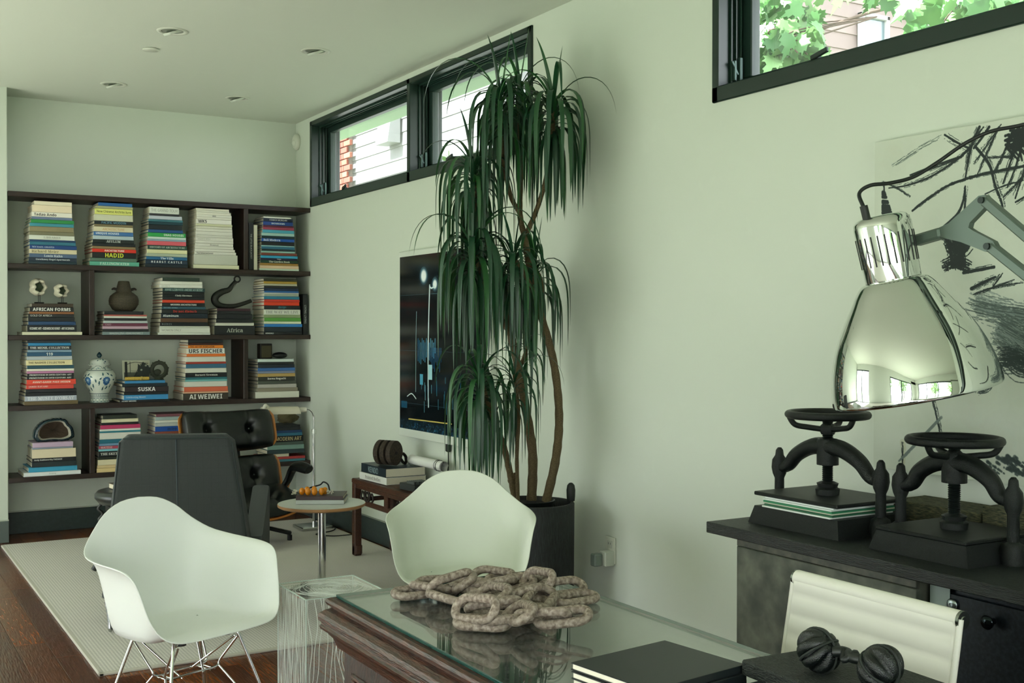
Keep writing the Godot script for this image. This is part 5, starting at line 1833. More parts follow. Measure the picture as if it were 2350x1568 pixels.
func bench() -> void:
	var w := grainy("bench_wood", "2a160e", "5c331f", V(9, 9, 1.2), 0.4, 0.03, 0.1, false, 0.0, 1.5)
	var t := thing("bench", "low reddish-brown carved wooden bench along the wall under the framed picture", "bench", V(2.835, 0.0135, -5.75))
	put("top_frame", boxm(V(0, 0.452, 0), V(0.3, 0.03, 1.42), 0.006), w, t)
	put("top_panel", boxm(V(0, 0.466, 0), V(0.2, 0.008, 1.3), 0.002), w, t)
	for sx in [-1.0, 1.0]:
		for sz in [-1.0, 1.0]:
			var m := M.new()
			m.box(V(sx * 0.125, 0.22, sz * 0.685), V(0.046, 0.44, 0.046), 0.005)
			m.box(V(sx * 0.122, 0.035, sz * 0.682), V(0.052, 0.07, 0.052), 0.012)
			put("leg", m, w, t)
		var ap := M.new()
		ap.box(V(sx * 0.135, 0.425, 0), V(0.02, 0.026, 1.32), 0.003)
		ap.box(V(sx * 0.135, 0.335, 0), V(0.02, 0.03, 1.32), 0.006)
		for z in [-0.22, 0.22]:
			ap.box(V(sx * 0.135, 0.38, z), V(0.02, 0.07, 0.05), 0.003)
		put("apron", ap, w, t)
		for z in [-0.5, 0.0, 0.5]:
			var cv := M.new()
			var c := V(sx * 0.137, 0.382, z)
			for r in [0.036, 0.02]:
				var ring := []
				for a in 24:
					ring.append(c + V(0, sin(TAU * a / 24) * r, cos(TAU * a / 24) * r * 1.15))
				cv.tube(ring, 0.006, 6, false, true)
			for s in [-1.0, 1.0]:
				cv.tube(spline([c + V(0, 0.0, s * 0.04), c + V(0, 0.02, s * 0.07), c + V(0, -0.01, s * 0.09), c + V(0, -0.03, s * 0.07)]), 0.006, 6)
			put("carved_scroll", cv, mat("1d100a", 0.45), t)
	for sz in [-1.0, 1.0]:
		var ea := M.new()
		ea.box(V(0, 0.425, sz * 0.69), V(0.2, 0.026, 0.02), 0.003)
		ea.box(V(0, 0.335, sz * 0.69), V(0.2, 0.026, 0.02), 0.004)
		put("end_apron", ea, w, t)
	var y := 0.0135 + 0.4712
	var a := book("white book with lettered spine, lying under the navy book on the bench", "books on the bench", V(2.712, y, -6.2), V(0.36, 0.042, 0.26), "d4d6ce", facing(V(-1, 0, 0.04)))
	spine_text(a, 0.36, 0.042, PackedStringArray(["", "", "", "", "", "Painted Bodies", "77706a", "s", "0.5", "c"]))
	a = book("thick navy book with pale lettering under the pulley block on the bench", "books on the bench", V(2.715, y + 0.0425, -6.2), V(0.355, 0.052, 0.255), "17262e", facing(V(-1, 0, 0.0)))
	spine_text(a, 0.355, 0.052, PackedStringArray(["", "", "", "", "", "KENDO", "8fa6aa", "r", "0.62", "c"]))
	y += 0.095
	# wooden pulley block
	t = thing("pulley_block", "old brown wooden ship's pulley block with two sheaves on the navy book", "pulley", V(2.8, y + 0.001, -6.18), 0.5)
	t.scale = Vector3.ONE * 0.84
	var wd := grainy("weathered_wood", "1d1712", "4d3d2d", V(7, 3, 7), 0.75, 0.03, 0.3)
	for k in 3:
		var z := -0.055 + k * 0.055
		var pl := PackedVector2Array()
		for q in 24:
			var an := TAU * q / 24
			pl.append(Vector2(cos(an) * 0.078 * (1.0 - 0.12 * pow(absf(sin(an)), 3)), 0.088 + sin(an) * 0.0875))
		var m := M.new()
		m.prism(pl, 0.036, Transform3D(Basis(), V(0, 0, z - 0.018)))
		put("cheek", m, wd, t)
	for k in 2:
		var m := M.new()
		m.tube([V(0, 0.088, -0.04 + k * 0.055), V(0, 0.088, -0.015 + k * 0.055)], 0.06, 24)
		put("sheave", m, mat("15120f", 0.6, 0.3), t)
	var mm := M.new()
	mm.tube([V(0, 0.088, -0.075), V(0, 0.088, 0.075)], 0.013, 12)
	put("pin", mm, mat("1a1714", 0.5, 0.5), t)
	mm = M.new()
	mm.tube(spline([V(0.06, 0.04, 0.07), V(0.085, 0.012, 0.075), V(0.12, 0.012, 0.07), V(0.13, 0.05, 0.06), V(0.1, 0.075, 0.06)]), 0.011, 8)
	put("iron_strap", mm, mat("2a2622", 0.6, 0.5), t)
	# paper roll
	t = thing("paper_roll", "loose roll of white printed paper lying beside the pulley block", "paper roll", V(2.93, y + 0.032, -5.93), 0.0)
	mm = M.new()
	var rows := []
	for k in 2:
		var row := PackedVector3Array()
		for j in 72:
			var an := TAU * 2.6 * j / 71
			var r := 0.03 - 0.012 * j / 71.0
			row.append(V(cos(an) * r, sin(an) * r, -0.2 + k * 0.42))
		rows.append(row)
	mm.grid(rows)
	put("sheet", mm, mat("d9dad3", 0.8), t)
	mm = M.new()
	for z in [0.15, 0.17]:
		var ring := []
		for j in 28:
			ring.append(V(cos(TAU * j / 28) * 0.0305, sin(TAU * j / 28) * 0.0305, z))
		mm.tube(ring, 0.0015, 4, false, true)
	put("printed_line", mm, mat("1c1e1e", 0.8), t)
	t = thing("ridged_box", "small grey ridged metal box on the bench beside the stacked books", "box", V(2.79, 0.012 + 0.4703, -5.78), 0.1)
	put("body", boxm(V(0, 0.02, 0), V(0.12, 0.04, 0.16), 0.004), mat("2c3230", 0.5, 0.3), t)
	mm = M.new()
	for k in 8:
		mm.box(V(-0.045 + k * 0.0128, 0.045, 0.02), V(0.006, 0.018, 0.08), 0.001)
	put("ridge", mm, mat("59605d", 0.5, 0.3), t)

func acrylic() -> void:
	var t := thing("acrylic_table", "clear acrylic cube side table etched with white wood-grain lines beside the desk", "table", V(1.45, 0.0, -3.672))
	var hx := 0.139
	var hz := 0.137
	var h := 0.5
	var g := glass(0.05, "eef5f2")
	put("top_pane", boxm(V(0, h - 0.005, 0), V(hx * 2, 0.01, hz * 2)), g, t)
	for s in [-1.0, 1.0]:
		put("side_pane", boxm(V(s * (hx - 0.005), (h - 0.01) / 2, 0), V(0.01, h - 0.0102, hz * 2)), g, t)
		put("front_pane", boxm(V(0, (h - 0.01) / 2, s * (hz - 0.005)), V(hx * 2 - 0.0202, h - 0.0102, 0.01)), g, t)
	var em := mat("c4d4cc", 0.3)
	var e := M.new()
	for sx in [-1.0, 1.0]:
		e.bar(V(sx * hx, h, -hz), V(sx * hx, h, hz), 0.003, 0.003)
		for sz in [-1.0, 1.0]:
			e.bar(V(sx * hx, 0.0, sz * hz), V(sx * hx, h, sz * hz), 0.003, 0.003)
	for sz in [-1.0, 1.0]:
		e.bar(V(-hx, h, sz * hz), V(hx, h, sz * hz), 0.003, 0.003)
	put("polished_edge", e, em, t)
	var ink := mat("dfe5df", 0.8)
	# growth rings on the top
	var m := M.new()
	for k in 13:
		var r := 0.008 + k * 0.0098
		var ring := []
		var c := V(0.012 - k * 0.001, h + 0.0006, 0.01)
		for j in 48:
			var an := TAU * j / 48
			var rr := r * (1.0 + 0.07 * sin(3.0 * an + k) + 0.05 * sin(5.0 * an - k * 0.7))
			ring.append(V(clampf(c.x + cos(an) * rr, -hx + 0.003, hx - 0.003), c.y, clampf(c.z + sin(an) * rr, -hz + 0.003, hz - 0.003)))
		m.tube(ring, 0.0008, 4, false, true)
	put("etched_ring", m, ink, t)
	for face in 2:
		m = M.new()
		var dense: int = 26 if face % 2 else 15
		var wid: float = hz if face % 2 else hx
		for k in dense:
			var u := -wid + 2.0 * wid * (k + 0.5) / dense
			var pts := []
			var ph := rng.randf() * TAU
			for j in 26:
				var y := h * j / 25.0
				var knot := 0.0
				if face % 2 == 0:
					for kn in [[0.02, 0.3], [-0.05, 0.14], [0.08, 0.4]]:
						var dd: float = u - kn[0]
						knot += signf(dd) * 0.03 * exp(-absf(dd) / 0.03) * exp(-pow((y - kn[1]) / 0.06, 2))
				var uu := clampf(u + knot + (0.004 if face % 2 else 0.009) * sin(y * 13.0 + ph) + 0.003 * sin(y * 37.0 + ph * 2.0), -wid + 0.003, wid - 0.003)
				pts.append(V(uu, y + 0.001, 0) if face % 2 == 0 else V(0, y + 0.001, uu))
			var off: Vector3 = [V(0, 0, hz + 0.0006), V(-hx - 0.0006, 0, 0), V(0, 0, -hz - 0.0006), V(hx + 0.0006, 0, 0)][face]
			for j in pts.size():
				pts[j] += off
				pts[j].y = minf(pts[j].y, h - 0.002)
			m.tube(pts, 0.0007 if face % 2 else 0.0011, 4, false)
		if face % 2 == 0:
			for kn in [[0.02, 0.3, 0.02, 0.05], [-0.05, 0.14, 0.016, 0.045], [0.08, 0.4, 0.015, 0.04], [0.02, 0.3, 0.011, 0.03]]:
				var ring := []
				for j in 30:
					var an := TAU * j / 30
					ring.append(V(kn[0] + cos(an) * kn[2] * (1.0 + 0.15 * sin(2.0 * an)), kn[1] + sin(an) * kn[3], hz + 0.0006 if face == 0 else -hz - 0.0006))
				m.tube(ring, 0.0011, 4, false, true)
		put("etched_line", m, ink, t)

func strap_leaf(length: float, elev: float, droop: float, width: float) -> ArrayMesh:
	var m := M.new()
	var p := V(0.006, 0, 0)
	var d := V(cos(elev), sin(elev), 0)
	var seg := 16
	var rows := []
	for i in seg + 1:
		var f := float(i) / seg
		var w := width * 0.5 * minf(1.0, 0.45 + f * 3.0) * pow(maxf(0.0, 1.0 - pow(f, 2.2)), 0.8)
		var up := V(-d.y, d.x, 0)
		rows.append(PackedVector3Array([p + V(0, 0, -w) + up * w * 0.35, p, p + V(0, 0, w) + up * w * 0.35]))
		p += d * length / seg
		d.y -= droop * (0.35 + f)
		d.x = maxf(d.x, 0.03)
		d = d.normalized()
	m.grid(rows)
	return m.mesh()

func plant() -> void:
	var at := V(2.74, 0.0, -4.44)
	var char_wood := grainy("charred_wood", "080c0c", "343d3c", V(14, 0.9, 14), 0.6, 0.03, 0.6, false, 0.0, 1.7)
	var pot := thing("planter", "tall charred black wooden cylinder planter holding the dracaena", "planter", at)
	var m := M.new()
	m.lathe([Vector2(0, 0), Vector2(0.178, 0), Vector2(0.182, 0.006), Vector2(0.186, 0.588), Vector2(0.182, 0.594), Vector2(0.168, 0.594), Vector2(0.165, 0.588), Vector2(0.163, 0.5), Vector2(0, 0.5)], 48)
	put("body", m, char_wood, pot)
	m = M.new()
	m.lathe([Vector2(0.1, 0.501), Vector2(0.113, 0.601), Vector2(0.118, 0.606), Vector2(0.122, 0.604), Vector2(0.118, 0.595), Vector2(0.108, 0.501)], 40, Transform3D(Basis(), V(-0.022, 0, -0.012)))
	put("liner_pot", m, mat("121715", 0.35), pot)
	m = M.new()
	m.lathe([Vector2(0.112, 0.585), Vector2(0.08, 0.592), Vector2(0.0, 0.596)], 30, Transform3D(Basis(), V(-0.022, 0, -0.012)))
	put("soil", m, grainy("potting_soil", "0d0b09", "2a221b", V(30, 30, 30), 0.95, 0.05, 0.5), pot)
	var st := thing("stone", "small upright dark stone standing on the rim of the black planter", "stone", at + V(0.163, 0.5945, 0.06))
	m = M.new()
	m.lathe([Vector2(0, 0), Vector2(0.018, 0.0), Vector2(0.02, 0.02), Vector2(0.021, 0.05), Vector2(0.017, 0.072), Vector2(0.008, 0.082), Vector2(0, 0.084)], 16)
	put("body", m, mat("101413", 0.5), st)
	var t := thing("dracaena", "tall many-stemmed dracaena with drooping strap leaves in the charred planter", "plant", at)
	var bark := grainy("dracaena_bark", "4a3d29", "8d7a56", V(5, 26, 5), 0.85, 0.03, 0.4)
	var trunks := [
		[[V(0.054, 0.594, 0.02), V(0.086, 0.798, 0.053), V(0.115, 0.995, 0.033), V(0.105, 1.234, 0.001), V(0.035, 1.495, -0.02), V(-0.018, 1.693, -0.019), V(-0.033, 1.803, -0.029)], 0.021, 0.015],
		[[V(-0.033, 1.803, -0.029), V(-0.011, 1.927, 0.041), V(0.002, 2.078, 0.105), V(0.014, 2.269, 0.133), V(0.019, 2.396, 0.134)], 0.012, 0.009],
		[[V(-0.033, 1.803, -0.029), V(-0.051, 1.912, -0.041), V(-0.021, 2.098, -0.084), V(-0.009, 2.304, -0.113), V(0.001, 2.52, -0.134)], 0.014, 0.009],
		[[V(-0.051, 1.912, -0.041), V(-0.102, 1.988, -0.037), V(-0.152, 2.119, -0.01), V(-0.174, 2.273, -0.001), V(-0.175, 2.43, -0.004)], 0.011, 0.009],
		[[V(0.018, 0.588, -0.05), V(0.025, 0.811, -0.053), V(-0.004, 1.033, -0.072), V(-0.029, 1.194, -0.089), V(-0.064, 1.355, -0.1), V(-0.102, 1.515, -0.124), V(-0.122, 1.616, -0.137)], 0.023, 0.014],
		[[V(-0.122, 1.616, -0.137), V(-0.16, 1.713, -0.103), V(-0.212, 1.798, -0.076), V(-0.258, 1.923, -0.07), V(-0.28, 2.107, -0.062)], 0.013, 0.009],
		[[V(-0.064, 0.588, -0.056), V(-0.077, 0.676, -0.065), V(-0.113, 0.818, -0.064), V(-0.153, 0.901, -0.043), V(-0.206, 1.002, -0.029), V(-0.272, 1.18, -0.023)], 0.017, 0.01],
		[[V(-0.092, 0.588, 0.014), V(-0.099, 0.804, 0.014), V(-0.091, 0.981, 0.016), V(-0.098, 1.099, 0.011), V(-0.118, 1.179, 0.021)], 0.009, 0.008],
		[[V(-0.064, 1.355, -0.1), V(-0.17, 1.48, -0.06), V(-0.244, 1.589, -0.035), V(-0.309, 1.761, -0.017)], 0.013, 0.009],
		[[V(0.035, 1.495, -0.02), V(-0.086, 1.608, 0.081), V(-0.154, 1.704, 0.075)], 0.011, 0.009],
		[[V(0.043, 1.455, -0.015), V(0.086, 1.598, -0.072), V(0.057, 1.675, -0.091)], 0.01, 0.008],
		[[V(-0.029, 1.194, -0.089), V(0.046, 1.272, -0.15), V(0.05, 1.354, -0.149)], 0.011, 0.008]]
	for q in trunks:
		var path := spline(q[0], 8)
		var rad := []
		for i in path.size():
			rad.append(lerpf(q[1], q[2], float(i) / (path.size() - 1)) * (1.0 + 0.06 * sin(i * 2.1)))
		m = M.new()
		m.tube(path, rad, 12)
		put("trunk", m, bark, t)
	m = M.new()
	m.ball(V(-0.078, 0.69, -0.062), V(0.022, 0.02, 0.022), 10, 8)
	m.ball(V(-0.066, 0.715, -0.055), V(0.013, 0.012, 0.013), 10, 8)
	put("burl", m, bark, t)
	# leaf kinds, from upright shoot to hanging
	var kinds := []
	for k in [[0.28, 1.42, 0.0, 0.022], [0.3, 1.2, 0.08, 0.02], [0.5, 1.1, 0.36, 0.02], [0.46, 1.1, 0.95, 0.024], [0.5, 1.0, 1.1, 0.025], [0.46, 0.8, 1.1, 0.024], [0.48, 0.6, 1.2, 0.024], [0.42, 0.2, 1.2, 0.023], [0.44, -0.4, 1.2, 0.023], [0.36, -0.9, 1.2, 0.022]]:
		kinds.append(strap_leaf(k[0], k[1], k[2], k[3]))
	var reach := []
	for k in kinds:
		reach.append(k.get_aabb().end.x)
	var greens := []
	for h in ["1f4a2a", "17402a", "2a5a30", "123524"]:
		var g: StandardMaterial3D = mat(h, 0.36).duplicate()
		g.backlight_enabled = true
		g.backlight = Color(0.12, 0.22, 0.06)
		greens.append(g)
	var heads := [[V(0.019, 2.396, 0.134), 44, 1.0], [V(0.001, 2.52, -0.134), 42, 0.95], [V(-0.175, 2.43, -0.004), 44, 1.0], [V(-0.28, 2.107, -0.062), 46, 1.0], [V(-0.309, 1.761, -0.017), 54, 1.05], [V(-0.154, 1.704, 0.075), 42, 0.9], [V(0.057, 1.675, -0.091), 34, 0.95], [V(-0.272, 1.18, -0.023), 50, 0.98], [V(-0.118, 1.179, 0.021), 20, 0.75], [V(0.05, 1.354, -0.149), 14, 0.7]]
	for hd in heads:
		var cr := Node3D.new()
		cr.name = "crown"
		cr.position = hd[0]
		t.add_child(cr, true)
		var rest := []
		for k in int(hd[1] * 1.35):
			var f = float(k) / (hd[1] * 1.35)
			var ki := clampi(int(2.4 + f * 7.6 + rng.randf_range(-0.8, 0.8)), 1, 9)
			if k < 2:
				ki = k
			var az = k * 2.39996 + rng.randf_range(-0.3, 0.3)
			var s: float = hd[2] * rng.randf_range(0.8, 1.12)
			if hd[0].x + reach[ki] * s * cos(az) > 0.25:
				az = PI - az
			var tf := Transform3D(Basis(Vector3.UP, -az).scaled_local(V(s, s, s)), V(0, -f * 0.16, 0))
			if k % 9 < 5:
				var o := MeshInstance3D.new()
				o.name = "leaf"
				o.mesh = kinds[ki]
				o.material_override = greens[rng.randi() % 4]
				o.transform = tf
				cr.add_child(o, true)
			else:
				rest.append([ki, tf])
		m = M.new()
		for r in rest:
			var arr: Array = kinds[r[0]].surface_get_arrays(0)
			for i in arr[Mesh.ARRAY_VERTEX].size():
				m.v.append(r[1] * arr[Mesh.ARRAY_VERTEX][i])
				m.n.append((r[1].basis * arr[Mesh.ARRAY_NORMAL][i]).normalized())
				m.u.append(Vector2.ZERO)
		var o := put("foliage", m, greens[1], cr)
		o.set_meta("kind", "stuff")

func pts_of(text: String, sx: float, sy: float) -> Array:
	var out := []
	for q in text.split(" "):
		var a := q.split(",")
		out.append(Vector2(float(a[0]) * sx, float(a[1]) * sy))
	return out

# dry brush: many thin streaks side by side
func brush(im: Image, pts: Array, wide: float, n: int, col: Color, dry: float, thin := 1.4) -> void:
	var path := spline(pts, 10)
	for b in n:
		var off := rng.randfn() * wide * 0.45
		var a := int(rng.randf() * path.size() * 0.25 * dry)
		var e := path.size() - int(rng.randf() * path.size() * 0.35 * dry)
		var run := []
		for i in range(a, maxi(e, a + 2)):
			if i >= path.size():
				break
			var d: Vector2 = (path[mini(i + 1, path.size() - 1)] - path[maxi(i - 1, 0)]).normalized()
			run.append(path[i] + d.orthogonal() * off + Vector2(rng.randfn(), rng.randfn()) * 0.7)
		if run.size() < 2:
			continue
		for i in run.size() - 1:
			if rng.randf() < dry * 0.35:
				continue
			var st: int = maxi(1, int(run[i].distance_to(run[i + 1]) / 1.3))
			for k in st:
				dab(im, run[i].lerp(run[i + 1], float(k) / st), thin * rng.randf_range(0.7, 1.2), col, 0.5)

func wall_art() -> void:
	# night picture
	var im := Image.create(520, 500, false, Image.FORMAT_RGB8)
	im.fill(Color("050d12"))
	for k in 900:
		dab(im, Vector2(rng.randf() * 520, rng.randf() * 500), 7, Color(0.02, 0.07, 0.09, 0.25), 1.0)
	var blue := Color("1d5f86")
	for k in 13:
		im.fill_rect(Rect2i(120 + k * 9, 236 + (k % 3) * 6, 4, 66 - k * 2), blue.lerp(Color("7fb9cf"), rng.randf() * 0.6))
	for k in 9:
		im.fill_rect(Rect2i(200 + k * 8, 262, 4, 40 + (k % 4) * 9), Color("17486a"))
	for k in 26:
		im.fill_rect(Rect2i(140 + int(rng.randf() * 260), 330 + int(rng.randf() * 90), 3, 18 + int(rng.randf() * 30)), Color("134a5e").lerp(Color("8fc0cc"), rng.randf() * rng.randf()))
	im.fill_rect(Rect2i(190, 310, 22, 42), Color("9fd0d8"))
	im.fill_rect(Rect2i(134, 338, 20, 30), Color("4f9ab8"))
	im.fill_rect(Rect2i(10, 420, 40, 20), Color("184a66"))
	for y in [112, 272, 424]:
		im.fill_rect(Rect2i(0, y, 520, 1), Color("3b5a66"))
	stroke(im, [Vector2(196, 88), Vector2(190, 180), Vector2(186, 300), Vector2(188, 430)], 4.5, 3.0, Color("cfe3e6"), 0.5)
	stroke(im, [Vector2(112, 160), Vector2(108, 250), Vector2(106, 390)], 1.4, 1.4, Color("9fc3cc"), 0.5)
	stroke(im, [Vector2(50, 405), Vector2(80, 396), Vector2(110, 410)], 2, 2, Color("cfdfe0"), 0.5)
	stroke(im, [Vector2(60, 470), Vector2(180, 468), Vector2(330, 466)], 2.4, 2.0, Color("d9c46a"), 0.5)
	for k in 1500:
		var p := Vector2(rng.randf() * 420, 470 + pow(rng.randf(), 0.7) * 32)
		dab(im, p, rng.randf_range(2, 6), Color("2f7fb0").lerp(Color("cfe6ee"), rng.randf() * rng.randf() * 0.9) * Color(1, 1, 1, 0.14), 1.0)
	for g in [[Vector2(158, 60), 36.0, 44.0], [Vector2(228, 86), 26.0, 30.0]]:
		for r in 8:
			dab(im, g[0], g[1] + 16 - r * 5.5, Color(0.55, 0.8, 0.9, 0.14 + r * 0.03), 0.9)
		dab(im, g[0], g[1] * 0.62, Color("f2fafa"), 0.5)
	stroke(im, [Vector2(196, 90), Vector2(206, 96), Vector2(226, 92)], 3, 3, Color("cfe3e6"), 0.5)
	var t := thing("framed_picture", "large white-framed night photograph of glowing street lights behind the dracaena", "picture", V(W - 0.001, 1.302, -5.84))
	put("frame", boxm(V(-0.02, -0.008, 0.012), V(0.04, 1.125, 1.14), 0.003), mat("cfd5ca", 0.4), t)
	var q := QuadMesh.new()
	q.size = Vector2(1.082, 1.043)
	var pic := put("print", q, image_mat("night_print", im, 0.12), t, V(-0.0412, 0.0, 0.0))
	pic.rotation.y = -PI / 2
	t = thing("power_cord", "black plug and cord hanging from the framed picture to behind the bench", "cord", V(W - 0.014, 0.735, -5.79))
	var m := M.new()
	m.tube(spline([V(0, -0.05, 0), V(0.0, -0.12, 0.0), V(0.004, -0.2, -0.02), V(0.0, -0.3, -0.05), V(0.004, -0.5, -0.06)]), 0.004, 7)
	put("wire", m, mat("151817", 0.5), t)
	put("plug", boxm(V(0, -0.026, 0), V(0.026, 0.05, 0.034), 0.006), mat("101312", 0.45), t)
	# big abstract canvas
	im = Image.create(1440, 976, false, Image.FORMAT_RGB8)
	im.fill(Color("c3cabb"))
	for k in 260:
		dab(im, Vector2(rng.randf() * 1440, rng.randf() * 976), rng.randf_range(30, 90), Color(["b8c0b1", "ccd2c4", "bfc3ad", "b4bcad"][k % 4]) * Color(1, 1, 1, 0.16), 1.0)
	var black := Color("14211f")
	# name, radii, dryness
	var washes := ["233,499 289,517 348,545 430,560", "289,577 327,609 349,651 420,700", "302,669 327,657 349,672 400,690", "272,659 264,709 247,732", "400,600 470,650 560,640", "300,540 350,600 400,640"]
	for k in washes.size():
		for j in 4:
			var p := pts_of(washes[k], 1.44, 0.976)
			for i in p.size():
				p[i] += Vector2(rng.randf_range(-16, 16), rng.randf_range(-14, 14))
			brush(im, p, 34, 26, Color(["8f9a94", "5f6e6a", "76837e", "46544f"][j] if k < 2 or k > 3 else "2b3836") * Color(1, 1, 1, 0.5), 0.8, 2.0)
	stroke(im, pts_of("75,914 78,940 76,985", 1.44, 0.976), 12, 9, Color("b9bda4"), 0.6, 0.2)
	var lines := ["235,60 200,92 144,127 87,144 36,145|9|4", "91,115 144,99 218,81|5|6", "94,121 150,104 200,90|3|3", "174,13 213,50 235,65|6|7", "97,222 145,185 191,158 262,142 345,135 420,120|7|8", "244,61 275,117 287,174 300,219 305,247|9|7", "253,8 235,60 222,146|9|6", "274,13 257,42 240,66|9|7", "262,10 244,40 226,90|4|3", "346,34 321,115 304,176|8|5", "321,104 270,97|4|3", "347,162 325,190 304,214|6|4", "266,198 304,182 347,173|4|3", "26,125 57,148 92,180|4|2", "222,169 218,207 205,245 173,280|5|12", "221,170 222,205 220,250|3|9", "219,414 288,402|10|9", "237,460 272,439 290,430|11|7", "284,457 305,420|4|3", "241,477 297,457 348,449|3|2", "252,470 330,440|2|2", "295,18 274,73 249,140|6|4", "328,25 304,95 283,146|7|4", "346,66 329,138 313,188|6|4", "300,12 270,60 240,110|3|2", "360,20 330,80 318,110|12|6", "22,122 25,150 26,178|3|4", "147,778 156,818 171,897|4|3", "75,914 75,980|3|6", "380,30 350,140 330,220|8|5", "420,40 380,150 360,260|9|6", "460,100 400,180 330,230|7|5", "500,60 430,200 420,330|9|6", "560,120 480,150 380,130|7|5", "620,60 560,220 520,340|10|6", "700,130 600,190 480,220|8|6", "720,260 640,330 560,420|12|8", "800,120 740,240 700,380|9|6", "860,300 780,420 700,480|12|8", "540,560 640,620 760,600|14|10"]
	for l in lines:
		var f = l.split("|")
		stroke(im, pts_of(f[0], 1.44, 0.976), float(f[1]) * 0.55, float(f[2]) * 0.55, black, 0.35, 0.04)
		brush(im, pts_of(f[0], 1.44, 0.976), float(f[1]) * 1.5, 7, black * Color(1, 1, 1, 0.8), 0.7, 1.2)
	brush(im, pts_of("46,81 106,45 172,13", 1.44, 0.976), 9, 9, Color("43514c") * Color(1, 1, 1, 0.6), 0.8, 1.2)
	for sw in ["176,300 190,350 196,400", "196,296 204,350 208,404", "214,298 214,350 216,408", "170,392 200,380 236,400", "186,330 214,350 230,330"]:
		brush(im, pts_of(sw, 1.44, 0.976), 24, 22, black * Color(1, 1, 1, 0.9), 0.5, 2.2)
	for k in 30:
		var y := rng.randf_range(150, 214)
		stroke(im, [Vector2(30, y), Vector2(34 + (y - 140) * 0.42, y + 3)], 5, 4, black, 0.3)
	for k in 40:
		stroke(im, [Vector2(440 + rng.randf() * 60, 20 + rng.randf() * 70), Vector2(480 + rng.randf() * 50, 30 + rng.randf() * 90)], 5, 3, Color("101c1b"), 0.4, 0.1)
	for k in 90:
		var c := Vector2(171 * 1.44, 828 * 0.976).lerp(Vector2(80 * 1.44, 955 * 0.976), rng.randf())
		stroke(im, [c, c + Vector2(-26, 22)], 6, 3, Color(0.42, 0.47, 0.45, 0.4), 0.6, 0.2)
	for k in 30:
		var c := Vector2(300 * 1.44, 940 * 0.976) + Vector2(rng.randf_range(-40, 90), rng.randf_range(-20, 30))
		stroke(im, [c, c + Vector2(34, 18)], 7, 3, Color(0.14, 0.2, 0.19, 0.7), 0.6, 0.3)
	t = thing("abstract_painting", "large unframed abstract canvas of black slashing strokes above the low cabinet", "painting", V(W - 0.001, 1.4645, -1.87))
	put("canvas", boxm(V(-0.016, 0, 0), V(0.032, 1.083, 1.6), 0.002), mat("bdc4b5", 0.8), t)
	q = QuadMesh.new()
	q.size = Vector2(1.598, 1.081)
	pic = put("painted_face", q, image_mat("abstract_strokes", im, 0.7), t, V(-0.0328, 0, 0))
	pic.rotation.y = -PI / 2
	# outlet
	t = thing("wall_outlet", "white wall outlet plate with plug-in adapters low on the long wall", "outlet", V(W, 0.385, -4.215))
	put("plate", boxm(V(-0.004, 0, 0), V(0.008, 0.118, 0.074), 0.002), mat("c9cdbf", 0.4), t)
	put("socket", boxm(V(-0.009, 0.026, 0), V(0.004, 0.032, 0.036), 0.001), mat("b9beb0", 0.4), t)
	m = M.new()
	for z in [-0.007, 0.007]:
		m.box(V(-0.0112, 0.03, z), V(0.001, 0.009, 0.002))
	put("slot", m, mat("1a1d1b", 0.5), t)
	put("adapter", boxm(V(-0.03, -0.034, 0.006), V(0.052, 0.066, 0.05), 0.004), mat("bfc5b8", 0.4), t)
	put("plug", boxm(V(-0.078, -0.038, -0.006), V(0.044, 0.056, 0.04), 0.005), mat("6f7b73", 0.45), t)

# moulded band round a rectangle: profile of (outward, height)
func moulding(x0: float, x1: float, z0: float, z1: float, prof: Array) -> M:
	var m := M.new()
	for i in prof.size() - 1:
		var a: Vector2 = prof[i]
		var b: Vector2 = prof[i + 1]
		var ca := [V(x0 - a.x, a.y, z0 - a.x), V(x1 + a.x, a.y, z0 - a.x), V(x1 + a.x, a.y, z1 + a.x), V(x0 - a.x, a.y, z1 + a.x)]
		var cb := [V(x0 - b.x, b.y, z0 - b.x), V(x1 + b.x, b.y, z0 - b.x), V(x1 + b.x, b.y, z1 + b.x), V(x0 - b.x, b.y, z1 + b.x)]
		for s in 4:
			var out: Vector3 = [V(0, 0, -1), V(1, 0, 0), V(0, 0, 1), V(-1, 0, 0)][s]
			var d := b - a
			var nn := (out * -d.y + Vector3.UP * d.x).normalized()
			var t := (s + 1) % 4
			m.face([ca[s], ca[t], cb[t], cb[s]], nn)
	return m

